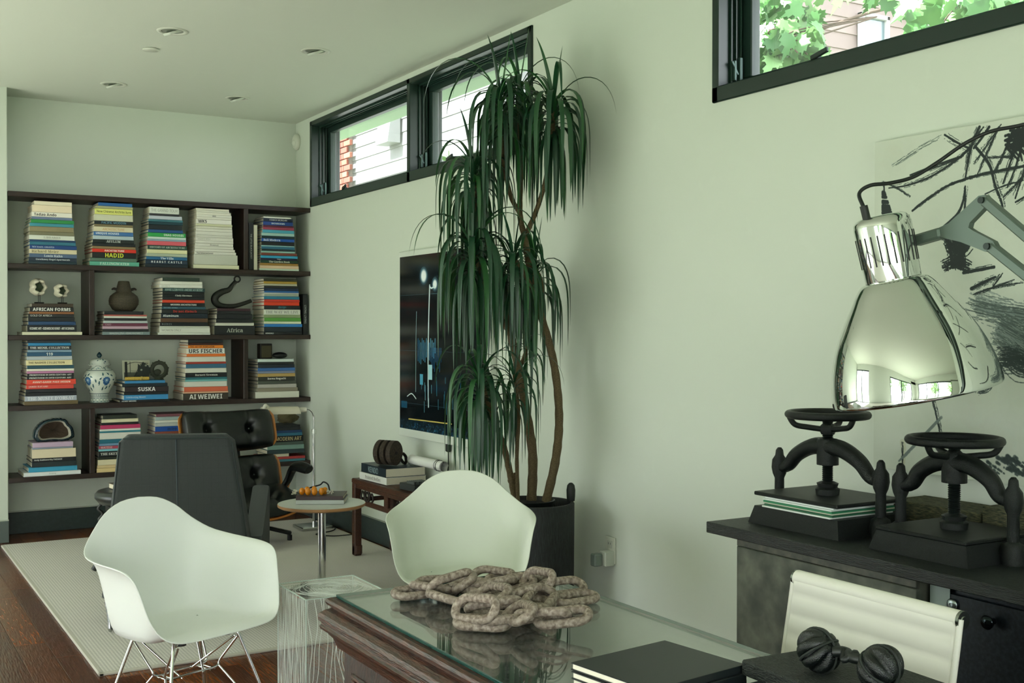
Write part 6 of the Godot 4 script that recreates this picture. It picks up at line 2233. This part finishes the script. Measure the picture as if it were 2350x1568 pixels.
func desk_group() -> void:
	var wood := grainy("desk_walnut", "1d0f0a", "5a3020", V(7, 7, 0.9), 0.36, 0.03, 0.12, false, 0.0, 1.5)
	var wood_up := grainy("desk_panel_wood", "150b08", "43241a", V(7, 1.0, 7), 0.4, 0.03, 0.12, false, 0.0, 1.5)
	var x0 := 1.054
	var x1 := 1.605
	var z0 := -2.625
	var z1 := -0.7
	var t := thing("desk", "heavy carved dark reddish-brown desk with a moulded edge and recessed side panels", "desk", V(0, 0, 0))
	var prof := [Vector2(-0.004, 0.7215), Vector2(0.012, 0.7225), Vector2(0.02, 0.719), Vector2(0.023, 0.712), Vector2(0.02, 0.705), Vector2(0.012, 0.7), Vector2(0.011, 0.697), Vector2(0.022, 0.692), Vector2(0.033, 0.684), Vector2(0.037, 0.675), Vector2(0.036, 0.665), Vector2(0.03, 0.66), Vector2(0.03, 0.656), Vector2(0.034, 0.651), Vector2(0.032, 0.644), Vector2(0.02, 0.636), Vector2(0.008, 0.622), Vector2(0.002, 0.606), Vector2(0.0, 0.6), Vector2(-0.02, 0.6)]
	put("moulding", moulding(x0, x1, z0, z1, prof), wood, t)
	put("desk_top", boxm(V((x0 + x1) / 2, 0.7105, (z0 + z1) / 2), V(x1 - x0 - 0.002, 0.0215, z1 - z0 - 0.002), 0.001), grainy("desk_leather", "0a100e", "111a17", V(5, 5, 5), 0.04, 0.02, 0.0, false, 0.0, 1.4, 0.75), t)
	for pz in [[z0 + 0.02, -2.12], [-1.3, z1 - 0.02]]:
		var zc: float = (pz[0] + pz[1]) / 2
		var zl: float = pz[1] - pz[0]
		put("pedestal", boxm(V((x0 + x1) / 2, 0.31, zc), V(x1 - x0 - 0.05, 0.6, zl), 0.003), wood_up, t)
	# long panelled side that faces the room
	put("side_board", boxm(V(x0 + 0.028, 0.305, (z0 + z1) / 2), V(0.014, 0.59, z1 - z0 - 0.05), 0.002), wood_up, t)
	var fr := M.new()
	for z in [z0 + 0.045, -2.12, -1.3, z1 - 0.045]:
		fr.box(V(x0 + 0.017, 0.3, z), V(0.016, 0.6, 0.05), 0.004)
	for y in [0.575, 0.05]:
		fr.box(V(x0 + 0.017, y, (z0 + z1) / 2), V(0.0155, 0.05, z1 - z0 - 0.06), 0.004)
	put("side_frame", fr, wood_up, t)
	for z in [[z0 + 0.075, -2.15], [-2.09, -1.33], [-1.27, z1 - 0.075]]:
		var a: float = z[0]
		var b: float = z[1]
		var p := M.new()
		for k in [[0.0, 0.014, 0.012], [0.02, 0.022, 0.007], [0.05, 0.012, 0.005]]:
			var s: float = k[0]
			var x: float = x0 + 0.019 - k[2] * 0.5
			p.box(V(x, 0.548 - s, (a + b) / 2), V(k[2] + 0.006, k[1], b - a - s * 2), 0.003)
			p.box(V(x, 0.077 + s, (a + b) / 2), V(k[2] + 0.006, k[1], b - a - s * 2), 0.003)
			p.box(V(x, 0.312, a + s + k[1] / 2), V(k[2] + 0.006, 0.46 - s * 2, k[1]), 0.003)
			p.box(V(x, 0.312, b - s - k[1] / 2), V(k[2] + 0.006, 0.46 - s * 2, k[1]), 0.003)
		put("panel_moulding", p, wood, t)
	var en := M.new()
	en.box(V((x0 + x1) / 2, 0.3, z0 + 0.016), V(x1 - x0 - 0.04, 0.58, 0.012), 0.002)
	for x in [x0 + 0.045, (x0 + x1) / 2, x1 - 0.045]:
		en.box(V(x, 0.3, z0 + 0.008), V(0.05, 0.6, 0.014), 0.004)
	put("end_panel", en, wood_up, t)
	var g := thing("glass_top", "thick clear glass sheet with a green edge covering the desk top", "glass", V((x0 + x1) / 2, 0.7226, (z0 + z1) / 2))
	put("sheet", boxm(V(0, 0.0042, 0), V(x1 - x0 + 0.002, 0.008, z1 - z0 + 0.002), 0.0008), glass(0.03, "e6f4ee"), g)
	var e := M.new()
	var hx := (x1 - x0) / 2 + 0.0015
	var hz := (z1 - z0) / 2 + 0.0015
	for s in [-1.0, 1.0]:
		e.box(V(s * hx, 0.0042, 0), V(0.0015, 0.0074, hz * 2), 0.0004)
		e.box(V(0, 0.0042, s * hz), V(hx * 2, 0.0074, 0.0015), 0.0004)
	put("green_edge", e, mat("123f38", 0.1), g)
	chain()
	# black notebooks
	var y := 0.7312
	var words := ["black notebook with bright page edges, bottom of the pile on the desk glass", "black notebook second from the bottom of the pile on the desk glass", "black notebook second from the top of the pile on the desk glass", "black notebook topmost of the pile on the desk glass, plain cover showing"]
	for k in 4:
		book(words[k], "black notebooks on the desk", V(1.268 + (k % 2) * 0.003, y, -1.517 + (k % 3) * 0.003), V(0.238, 0.0135, 0.2), "11181a", facing(V(0.13, 0, 0.99)))
		y += 0.0137
	y = 0.7312
	for k in 2:
		book(["dark book at the bottom under the rough dark board on the desk", "dark book directly under the rough dark board on the desk"][k], "books under the dark board", V(1.47, y, -1.23), V(0.22, 0.02, 0.26), "172322", facing(V(0.06, 0, 1)))
		y += 0.0203
	var bo := thing("board", "rough dark wooden board lying on books at the near end of the desk", "board", V(1.47, y, -1.355), deg_to_rad(-3))
	put("plank", boxm(V(0, 0.0135, 0), V(0.215, 0.027, 0.33), 0.003), grainy("rough_dark_board", "0d1211", "2b302b", V(7, 7, 2), 0.6, 0.04, 0.4), bo)
	y += 0.0272
	t = thing("tied_pods", "pair of black ribbed pod-shaped pieces tied together with cord on the dark board", "ornament", V(1.445, y, -1.345), deg_to_rad(10))
	t.scale = Vector3.ONE * 1.18
	for s in 2:
		var c: Vector3 = [V(0.004, 0.03, -0.052), V(-0.004, 0.03, 0.052)][s]
		var tilt := Basis(Vector3(1, 0, 0), [0.9, -0.9][s])
		var rows := []
		for i in 19:
			var a := PI * i / 18
			var row := PackedVector3Array()
			for j in 56:
				var b := TAU * j / 56
				var k := 1.0 - 0.24 * pow(absf(cos(4.0 * b)), 5) * sin(a)
				row.append(c + tilt * V(sin(a) * cos(b) * 0.034 * k, cos(a) * 0.029 * (1.0 - 0.25 * exp(-pow(sin(a) * 4.0, 2))), sin(a) * sin(b) * 0.034 * k))
			rows.append(row)
		var m := M.new()
		m.grid(rows, false, true, true)
		for i in m.v.size():
			m.v[i].y = maxf(m.v[i].y, 0.0005)
		put("pod", m, grainy("black_pod", "060909", "161d1b", V(14, 14, 14), 0.22, 0.04, 0.1), t)
		m = M.new()
		for an in [0.0, 1.5]:
			var ring := []
			for j in 36:
				var q := TAU * j / 36
				ring.append(c + tilt * (Basis(Vector3.UP, an) * V(cos(q) * 0.0325, sin(q) * 0.0285, 0.0)))
			for j in ring.size():
				ring[j].y = maxf(ring[j].y, 0.002)
			m.tube(ring, 0.002, 6, false, true)
		put("cord", m, mat("1e2420", 0.7), t)
	var m := M.new()
	m.tube(spline([V(0.0, 0.034, -0.026), V(0.006, 0.036, -0.01), V(-0.005, 0.034, 0.008), V(0.0, 0.034, 0.026)]), 0.008, 8)
	m.tube(spline([V(0.0, 0.036, -0.012), V(0.012, 0.03, 0.0), V(0.0, 0.04, 0.01), V(-0.012, 0.03, 0.0), V(0.002, 0.04, -0.008)]), 0.005, 8)
	put("knot", m, mat("121716", 0.4), t)

func chain() -> void:
	var cm := grainy("weathered_links", "5c4d42", "b5a89c", V(5, 5, 5), 0.6, 0.03, 0.06, false, 0.0, 1.4)
	var t := thing("chain", "heap of thick weathered brown-grey chain links on the desk glass", "chain", V(1.345, 0.7313, -2.32))
	var pts := "1.205,-2.492,1,0.02 1.240,-2.470,1,0.10 1.262,-2.427,2,-0.30 1.299,-2.423,2,0.50 1.350,-2.384,2,0.10 1.403,-2.380,2,0.20 1.447,-2.328,2,0.35 1.304,-2.399,1,0.60 1.298,-2.286,2,0.15 1.355,-2.270,2,-0.10 1.390,-2.224,2,-0.50 1.514,-2.319,1,-0.55 1.500,-2.243,1,-0.35 1.220,-2.358,1,0.10 1.256,-2.208,2,0.20 1.377,-2.307,1,0.10 1.185,-2.160,2,0.15 1.275,-2.226,1,0.10 1.260,-2.102,2,0.30 1.304,-2.076,2,0.50 1.338,-2.049,2,0.45 1.200,-2.156,1,-0.10 1.255,-2.117,1,-0.20 1.428,-2.512,1,-0.10 1.470,-2.498,1,0.10 1.493,-2.454,1,0.20 1.267,-2.490,1,-0.40 1.383,-2.263,1,0.20 1.321,-2.268,1,-0.10"
	var path := []
	for k in 40:
		var an := TAU * k / 40
		path.append(V(cos(an) * 0.026 + (0.03 if cos(an) > 0 else -0.03), 0, sin(an) * 0.025))
	var m := M.new()
	m.tube(path, 0.0102, 12, false, true)
	var mesh := m.mesh()
	var i := 0
	for q in pts.split(" "):
		var a := q.split(",")
		var lvl := int(a[2])
		var o := put("link", mesh, cm, t)
		var tilt := deg_to_rad([18.0, 52.0, -46.0, 34.0, -25.0][i % 5] if lvl == 2 else [6.0, -22.0, 25.0][i % 3])
		var yaw = -0.53 - float(a[3]) * 1.5 + [0.55, -0.35, 0.1, -0.7, 0.3][i % 5]
		o.basis = Basis(Vector3.UP, yaw) * Basis(Vector3(1, 0, 0), tilt) * Basis(Vector3(0, 0, 1), 0.16 if lvl == 2 else 0.0)
		var lift := 0.0118 + absf(sin(tilt)) * 0.029 + (0.012 if lvl == 2 else 0.0)
		o.position = V(float(a[0]) - 1.345, lift, float(a[1]) + 2.32)
		i += 1

func press(label: String, at: Vector3, base_len: float, gap: float, wheel_y: float, wheel_turn: float) -> void:
	var iron := grainy("black_iron", "090d0c", "161d1b", V(12, 12, 12), 0.38, 0.04, 0.15, false, 0.3)
	var t := thing("book_press", label, "press", at)
	var hl := base_len / 2
	var m := M.new()
	var b := [V(-0.155, 0, -hl), V(0.155, 0, -hl), V(0.155, 0, hl), V(-0.155, 0, hl)]
	var tp := [V(-0.142, 0.055, -hl + 0.016), V(0.142, 0.055, -hl + 0.016), V(0.142, 0.055, hl - 0.016), V(-0.142, 0.055, hl - 0.016)]
	m.face(tp, Vector3.UP)
	m.face(b, Vector3.DOWN)
	for s in 4:
		var q := (s + 1) % 4
		var nn: Vector3 = [V(0, 0.2, -1), V(1, 0.2, 0), V(0, 0.2, 1), V(-1, 0.2, 0)][s]
		m.face([b[s], b[q], tp[q], tp[s]], nn.normalized())
	put("base", m, iron, t)
	var py := 0.0552 + gap
	put("platen", boxm(V(0, py + 0.006, 0), V(0.29, 0.012, base_len - 0.03), 0.003), iron, t)
	var span := base_len / 2 + 0.02
	for s in [-1.0, 1.0]:
		m = M.new()
		m.lathe([Vector2(0, 0.0), Vector2(0.031, 0.0), Vector2(0.033, 0.03), Vector2(0.028, 0.052), Vector2(0.016, 0.06), Vector2(0.0155, 0.13), Vector2(0.022, 0.145), Vector2(0.026, 0.165), Vector2(0.024, 0.19), Vector2(0.014, 0.205), Vector2(0.012, 0.222), Vector2(0.006, 0.23), Vector2(0, 0.231)], 20, Transform3D(Basis(), V(0, 0, s * span)))
		put("post", m, iron, t)
	# arched yoke
	m = M.new()
	var path := spline([V(0, 0.165, -span), V(0, 0.175, -span + 0.04), V(0, 0.215, -span * 0.62), V(0, 0.247, -span * 0.3), V(0, 0.252, 0), V(0, 0.247, span * 0.3), V(0, 0.215, span * 0.62), V(0, 0.175, span - 0.04), V(0, 0.165, span)], 5)
	var rad := []
	for i in path.size():
		var f := absf(float(i) / (path.size() - 1) - 0.5) * 2.0
		rad.append(lerpf(0.034, 0.02, f))
	m.tube(path, rad, 12, true, false, 0.85)
	put("yoke", m, iron, t)
	m = M.new()
	m.lathe([Vector2(0, 0.195), Vector2(0.034, 0.195), Vector2(0.034, 0.27), Vector2(0.03, 0.276), Vector2(0, 0.276)], 20)
	put("nut", m, iron, t)
	m = M.new()
	var sp := []
	var y := py + 0.02
	while y < wheel_y:
		sp.append(Vector2(0.0145, y))
		sp.append(Vector2(0.0175, y + 0.003))
		y += 0.006
	sp.append(Vector2(0.012, wheel_y))
	m.lathe(sp, 16, Transform3D(), 2.0)
	put("screw", m, mat("18201e", 0.4, 0.6), t)
	m = M.new()
	m.lathe([Vector2(0, py + 0.012), Vector2(0.036, py + 0.012), Vector2(0.038, py + 0.03), Vector2(0.03, py + 0.036), Vector2(0.034, py + 0.048), Vector2(0.02, py + 0.054), Vector2(0, py + 0.054)], 20)
	put("foot", m, iron, t)
	var w := Node3D.new()
	w.name = "hand_wheel"
	w.position = V(0, wheel_y, 0)
	w.rotation.y = wheel_turn
	t.add_child(w, true)
	m = M.new()
	var ring := []
	for j in 48:
		ring.append(V(cos(TAU * j / 48) * 0.12, 0.0, sin(TAU * j / 48) * 0.12))
	m.tube(ring, 0.0125, 12, false, true)
	put("rim", m, iron, w)
	for k in 3:
		var d := V(cos(TAU * k / 3), 0, sin(TAU * k / 3))
		m = M.new()
		m.tube(spline([d * 0.118 + V(0, -0.008, 0), d * 0.1 + V(0, -0.032, 0), d * 0.06 + V(0, -0.04, 0), d * 0.015 + V(0, -0.046, 0)]), 0.009, 8)
		put("spoke", m, iron, w)
	m = M.new()
	m.lathe([Vector2(0.0, -0.062), Vector2(0.02, -0.062), Vector2(0.026, -0.05), Vector2(0.024, -0.036), Vector2(0.014, -0.026), Vector2(0, -0.024)], 18)
	put("hub", m, iron, w)

func credenza_group() -> void:
	var blk := grainy("black_oak", "0b100f", "1f2624", V(9, 9, 0.8), 0.45, 0.04, 0.2, false, 0.0, 1.6)
	var t := thing("low_cabinet", "long low cabinet with a black oak top and a mottled bronze front panel", "cabinet", V(0, 0, 0))
	put("cabinet_top", boxm(V(2.706, 0.7455, -1.43), V(0.592, 0.035, 2.836), 0.002), blk, t)
	var bronze := grainy("mottled_bronze", "31362e", "64675a", V(0.8, 0.8, 0.8), 0.5, 0.02, 0.0, false, 0.2, 1.3)
	put("end_body", boxm(V(2.72, 0.362, -2.386), V(0.54, 0.724, 0.69), 0.002), bronze, t)
	put("front_panel", boxm(V(2.446, 0.35, -2.386), V(0.018, 0.7, 0.694), 0.002), bronze, t)
	put("panel_rail", boxm(V(2.446, 0.7145, -2.386), V(0.018, 0.026, 0.694), 0.002), grainy("bronze_rail", "3a3d36", "5c5c4f", V(2, 2, 2), 0.5, 0.02, 0.0, false, 0.25), t)
	var steel := grainy("black_steel", "0b1013", "1c262b", V(4, 4, 4), 0.35, 0.03, 0.0, false, 0.5)
	for k in 3:
		var z: float = -1.72 + k * 0.62
		put("drawer_case", boxm(V(2.74, 0.36, z), V(0.5, 0.72, 0.61), 0.003), steel, t)
		for j in 2:
			var d := put("drawer", boxm(V(2.486, 0.54 - j * 0.34, z), V(0.014, 0.32, 0.585), 0.003), steel, t)
			var m := M.new()
			m.lathe([Vector2(0, 0), Vector2(0.015, 0), Vector2(0.016, 0.006), Vector2(0.012, 0.01), Vector2(0.005, 0.0105), Vector2(0.005, 0.008), Vector2(0, 0.008)], 20, Transform3D(Basis(Vector3(0, 0, 1), PI / 2), V(2.479, 0.672 - j * 0.34, z - 0.235)))
			put("lock", m, mat("8f9a9a", 0.3, 1.0), d)
			m = M.new()
			m.lathe([Vector2(0, 0), Vector2(0.008, 0), Vector2(0.006, 0.012), Vector2(0.016, 0.02), Vector2(0.018, 0.028), Vector2(0.012, 0.034), Vector2(0, 0.035)], 20, Transform3D(Basis(Vector3(0, 0, 1), PI / 2), V(2.479, 0.655 - j * 0.34, z - 0.115)))
			put("knob", m, mat("1d2426", 0.15, 0.9), d)
	var cd := thing("card", "small pale printed card tucked upright beside the bronze cabinet panel", "card", V(2.4775, 0.615, -1.995))
	put("sheet", boxm(V(0, 0.055, 0), V(0.002, 0.11, 0.062), 0.0004), mat("8e9c94", 0.6), cd)
	var ty := 0.7632
	press("black iron book press with its platen raised on papers, nearer the window corner", V(2.675, ty, -2.58), 0.385, 0.034, 0.352, 0.4)
	press("black iron book press with its platen screwed down, beside the old wooden crates", V(2.665, ty, -2.1), 0.33, 0.0, 0.312, 1.1)
	# papers in the first press
	var cols := ["d6dcd4", "1f5a3c", "c3cbb2", "2a7a52", "cfd8d0", "e3e8e4"]
	for k in 6:
		var p := thing("paper_sheet", ["lowest white paper board squeezed in the raised book press", "dark green paper board second from the bottom in the raised press", "cream paper board third from the bottom in the raised press", "bright green paper board third from the top in the raised press", "white paper board second from the top in the raised press", "topmost white paper board under the platen of the raised press"][k], "paper", V(2.665 + (k % 3) * 0.004, ty + 0.0553 + k * 0.0056, -2.575 + (k % 2) * 0.006), 0.0, "papers in the book press")
		put("sheet", boxm(V(0, 0.0026, 0), V(0.27, 0.0052, 0.29), 0.0008), mat(cols[k], 0.7), p)
	# weathered crates behind and beside the second press
	var old := grainy("green_weathered_wood", "2a3022", "6b6848", V(6, 10, 1.6), 0.85, 0.04, 0.4, false, 0.0, 1.6)
	crate("long weathered green-brown wooden tray behind the second book press", V(2.925, ty, -2.315), V(0.16, 0.088, 0.33), old)
	crate("weathered green wooden crate beyond the second press, closest to the painting's lower edge", V(2.92, ty, -1.77), V(0.165, 0.112, 0.74), old)
	var p2 := thing("paper_sheet", "pale blue-grey paper lying on the weathered green crate", "paper", V(2.92, ty + 0.1125, -1.85), 0.1)
	put("sheet", boxm(V(0, 0.002, 0), V(0.13, 0.004, 0.2), 0.0005), mat("8fa8a4", 0.7), p2)

func crate(label: String, at: Vector3, s: Vector3, w: Material) -> void:
	var t := thing("crate", label, "crate", at, 0.0, "weathered crates on the low cabinet")
	for sx in [-1.0, 1.0]:
		for k in 2:
			put("slat", boxm(V(sx * (s.x / 2 - 0.007), s.y * (0.25 + 0.5 * k), 0), V(0.014, s.y * 0.49, s.z), 0.002), w, t)
	for sz in [-1.0, 1.0]:
		put("end_board", boxm(V(0, s.y / 2, sz * (s.z / 2 - 0.007)), V(s.x - 0.029, s.y * 0.98, 0.013), 0.002), w, t)
	for k in 3:
		put("lid_slat", boxm(V((k - 1) * (s.x - 0.03) / 3.0, s.y - 0.007, 0), V((s.x - 0.034) / 3.0, 0.012, s.z - 0.03), 0.002), w, t)

func giant_lamp() -> void:
	var top := V(2.517, 1.701, -2.234)
	var rim := V(2.603, 1.203, -2.177)
	var ax := (rim - top).normalized()
	var yv := -ax
	var xv := yv.cross(Vector3(0, 0, 1)).normalized()
	var zv := xv.cross(yv)
	var tf := Transform3D(Basis(xv, yv, zv), top)
	var t := thing("giant_lamp", "oversized chrome architect lamp with a bell shade and grey jointed arms", "lamp", V(0, 0, 0))
	var u := 0.00122
	var pr := []
	var outline := [[150, 63], [154, 74], [170, 88], [200, 107], [240, 133], [280, 155], [320, 171], [360, 182], [395, 188], [414, 189], [419, 187]]
	var dense := []
	var ov := []
	for q in outline:
		ov.append(V(q[1] * u, -q[0] * u, 0))
	for q in spline(ov, 4):
		dense.append(Vector2(q.x, q.y))
	var prof := dense.duplicate()
	for k in range(dense.size() - 1, -1, -1):
		prof.append(dense[k] - Vector2(0.004, 0.0))
	prof.reverse()
	var m := M.new()
	m.lathe(prof, 96, tf)
	put("shade", m, mat("dfe3df", 0.025, 1.0), t)
	m = M.new()
	m.lathe([Vector2(0, -0.19), Vector2(0.072, -0.19), Vector2(0.0745, -0.186), Vector2(0.076, -0.18), Vector2(0.0795, -0.03), Vector2(0.077, -0.016), Vector2(0.069, -0.006), Vector2(0.058, -0.001), Vector2(0.0, 0.0)], 72, tf)
	put("cap", m, mat("dfe3df", 0.05, 1.0), t)
	m = M.new()
	for k in 26:
		var an := TAU * k / 26
		var d := V(cos(an), 0, sin(an))
		m.bar(tf * (d * 0.0785 + V(0, -0.055, 0)), tf * (d * 0.0766 + V(0, -0.14, 0)), 0.004, 0.004, 0.001, tf.basis * d)
	put("vent_slot", m, mat("101413", 0.6), t)
	m = M.new()
	m.lathe([Vector2(0.0735, -0.183), Vector2(0.0765, -0.186), Vector2(0.0765, -0.192), Vector2(0.0735, -0.194)], 60, tf)
	put("seam_ring", m, mat("1a1f1d", 0.4, 0.5), t)
	m = M.new()
	m.ball(tf * V(0, -0.3, 0), V(0.045, 0.05, 0.045), 18, 12)
	put("bulb", m, mat("e8e8e2", 0.2), t)
	# arms, in a plane along the wall
	var gm := mat("5f6d64", 0.42, 0.45)
	var ja := V(2.62, 1.632, -2.198)
	var jb := V(2.62, 1.648, -2.105)
	m = M.new()
	m.tube([tf * V(0.0, -0.094, 0.0), ja], 0.011, 10)
	put("pivot", m, mat("2a322e", 0.4, 0.5), t)
	m = M.new()
	m.bar(ja, jb, 0.036, 0.03, 0.006)
	put("socket_arm", m, gm, t)
	var fork := PackedVector2Array()
	# outline in (z, y) of the forked plate
	fork = PackedVector2Array([Vector2(-2.112, 1.662), Vector2(-2.080, 1.672), Vector2(-1.985, 1.737), Vector2(-1.966, 1.738), Vector2(-1.953, 1.722), Vector2(-1.962, 1.708), Vector2(-2.012, 1.668), Vector2(-2.016, 1.655), Vector2(-2.000, 1.645), Vector2(-1.940, 1.614), Vector2(-1.932, 1.600), Vector2(-1.942, 1.588), Vector2(-1.965, 1.588), Vector2(-2.040, 1.618), Vector2(-2.108, 1.636)])
	m = M.new()
	m.prism(fork, 0.02, Transform3D(Basis(Vector3(0, 0, 1), Vector3(0, 1, 0), Vector3(-1, 0, 0)), V(2.63, 0, 0)))
	put("fork_plate", m, gm, t)
	var ea := V(2.62, 1.29, -1.45)
	var eb := V(2.62, 1.215, -1.44)
	for p in [[V(2.62, 1.724, -1.972), ea], [V(2.62, 1.601, -1.954), eb]]:
		m = M.new()
		m.bar(p[0], p[1], 0.028, 0.026, 0.004)
		put("arm", m, gm, t)
		m = M.new()
		for q in p:
			m.tube([q + V(-0.02, 0, 0), q + V(0.02, 0, 0)], 0.009, 14)
		put("joint_bolt", m, mat("2b332f", 0.35, 0.7), t)
	m = M.new()
	m.bar(V(2.62, 1.33, -1.46), V(2.62, 1.17, -1.4), 0.05, 0.022, 0.006)
	m.bar(V(2.62, 1.2, -1.42), V(2.62, 0.82, -0.86), 0.03, 0.028, 0.004)
	put("lower_arm", m, gm, t)
	m = M.new()
	m.lathe([Vector2(0, 0), Vector2(0.16, 0), Vector2(0.16, 0.02), Vector2(0.15, 0.026), Vector2(0.03, 0.03), Vector2(0.024, 0.08), Vector2(0, 0.08)], 40, Transform3D(Basis(), V(2.62, 0.7632, -0.86)))
	put("base", m, gm, t)
	m = M.new()
	m.tube(spline([tf * V(-0.055, -0.004, 0.0), tf * V(-0.058, 0.03, 0.0), V(2.462, 1.762, -2.26), V(2.49, 1.785, -2.246), V(2.54, 1.792, -2.22), V(2.6, 1.81, -2.19), V(2.652, 1.85, -2.15), V(2.7, 1.905, -2.08), V(2.74, 1.93, -1.99), V(2.74, 1.9, -1.75), V(2.7, 1.6, -1.5)], 7), 0.0055, 8)
	put("cord", m, mat("0e1514", 0.5), t)
	m = M.new()
	m.tube([tf * V(-0.055, -0.006, 0.0), tf * V(-0.057, 0.035, 0.0)], 0.011, 10)
	put("strain_relief", m, mat("0e1514", 0.5), t)

func ceiling_things() -> void:
	var spots := [V(1.522, CEIL, -6.074), V(2.32, CEIL, -6.098), V(1.527, CEIL, -7.578), V(2.337, CEIL, -7.604)]
	var words := ["recessed ceiling downlight with a tilted lens, closest to the small flat disc", "recessed ceiling downlight nearest the middle of the paired clerestory window", "recessed ceiling downlight over the first stacks of the bookcase", "recessed ceiling downlight over the bookcase end by the clerestory window"]
	for i in 4:
		var t := thing("downlight", words[i], "light", spots[i], 0.0, "recessed ceiling downlights")
		var m := M.new()
		m.lathe([Vector2(0.056, -0.001), Vector2(0.06, -0.006), Vector2(0.078, -0.006), Vector2(0.082, -0.001)], 48)
		put("trim_ring", m, mat("c9ccbe", 0.4), t)
		m = M.new()
		m.lathe([Vector2(0, -0.0005), Vector2(0.058, -0.0005)], 40)
		put("recess", m, mat("9a9f92", 0.5), t)
		m = M.new()
		var g := Transform3D(Basis(Vector3(0.4, 0, 1).normalized(), 0.42), V(0, -0.006, 0))
		m.lathe([Vector2(0, -0.006), Vector2(0.04, -0.006), Vector2(0.047, -0.009), Vector2(0.05, -0.004), Vector2(0.05, 0.004), Vector2(0.0, 0.004)], 40, g)
		put("gimbal", m, mat("b9bfb2", 0.35), t)
		m = M.new()
		m.lathe([Vector2(0, -0.0068), Vector2(0.036, -0.0068)], 32, g)
		put("lens", m, mat("8d958b", 0.15, 0.1), t)
	var s := thing("ceiling_disc", "small flat white disc flush on the ceiling beside a downlight", "sensor", V(1.513, CEIL, -6.521))
	var dm := M.new()
	dm.lathe([Vector2(0, -0.012), Vector2(0.04, -0.012), Vector2(0.044, -0.009), Vector2(0.044, -0.004), Vector2(0.036, -0.003), Vector2(0.036, 0.0)], 40)
	put("cover", dm, mat("c6c9bb", 0.45), s)
	s = thing("motion_sensor", "white oval motion sensor high in the corner above the bookcase", "sensor", V(W, 2.8, -8.285))
	dm = M.new()
	dm.ball(V(-0.012, 0, 0), V(0.034, 0.062, 0.05), 24, 16)
	put("housing", dm, mat("cbcdbf", 0.4), s)
	dm = M.new()
	dm.ball(V(-0.034, -0.012, 0.012), V(0.022, 0.026, 0.026), 18, 12)
	put("lens", dm, mat("d8dacd", 0.25), s)
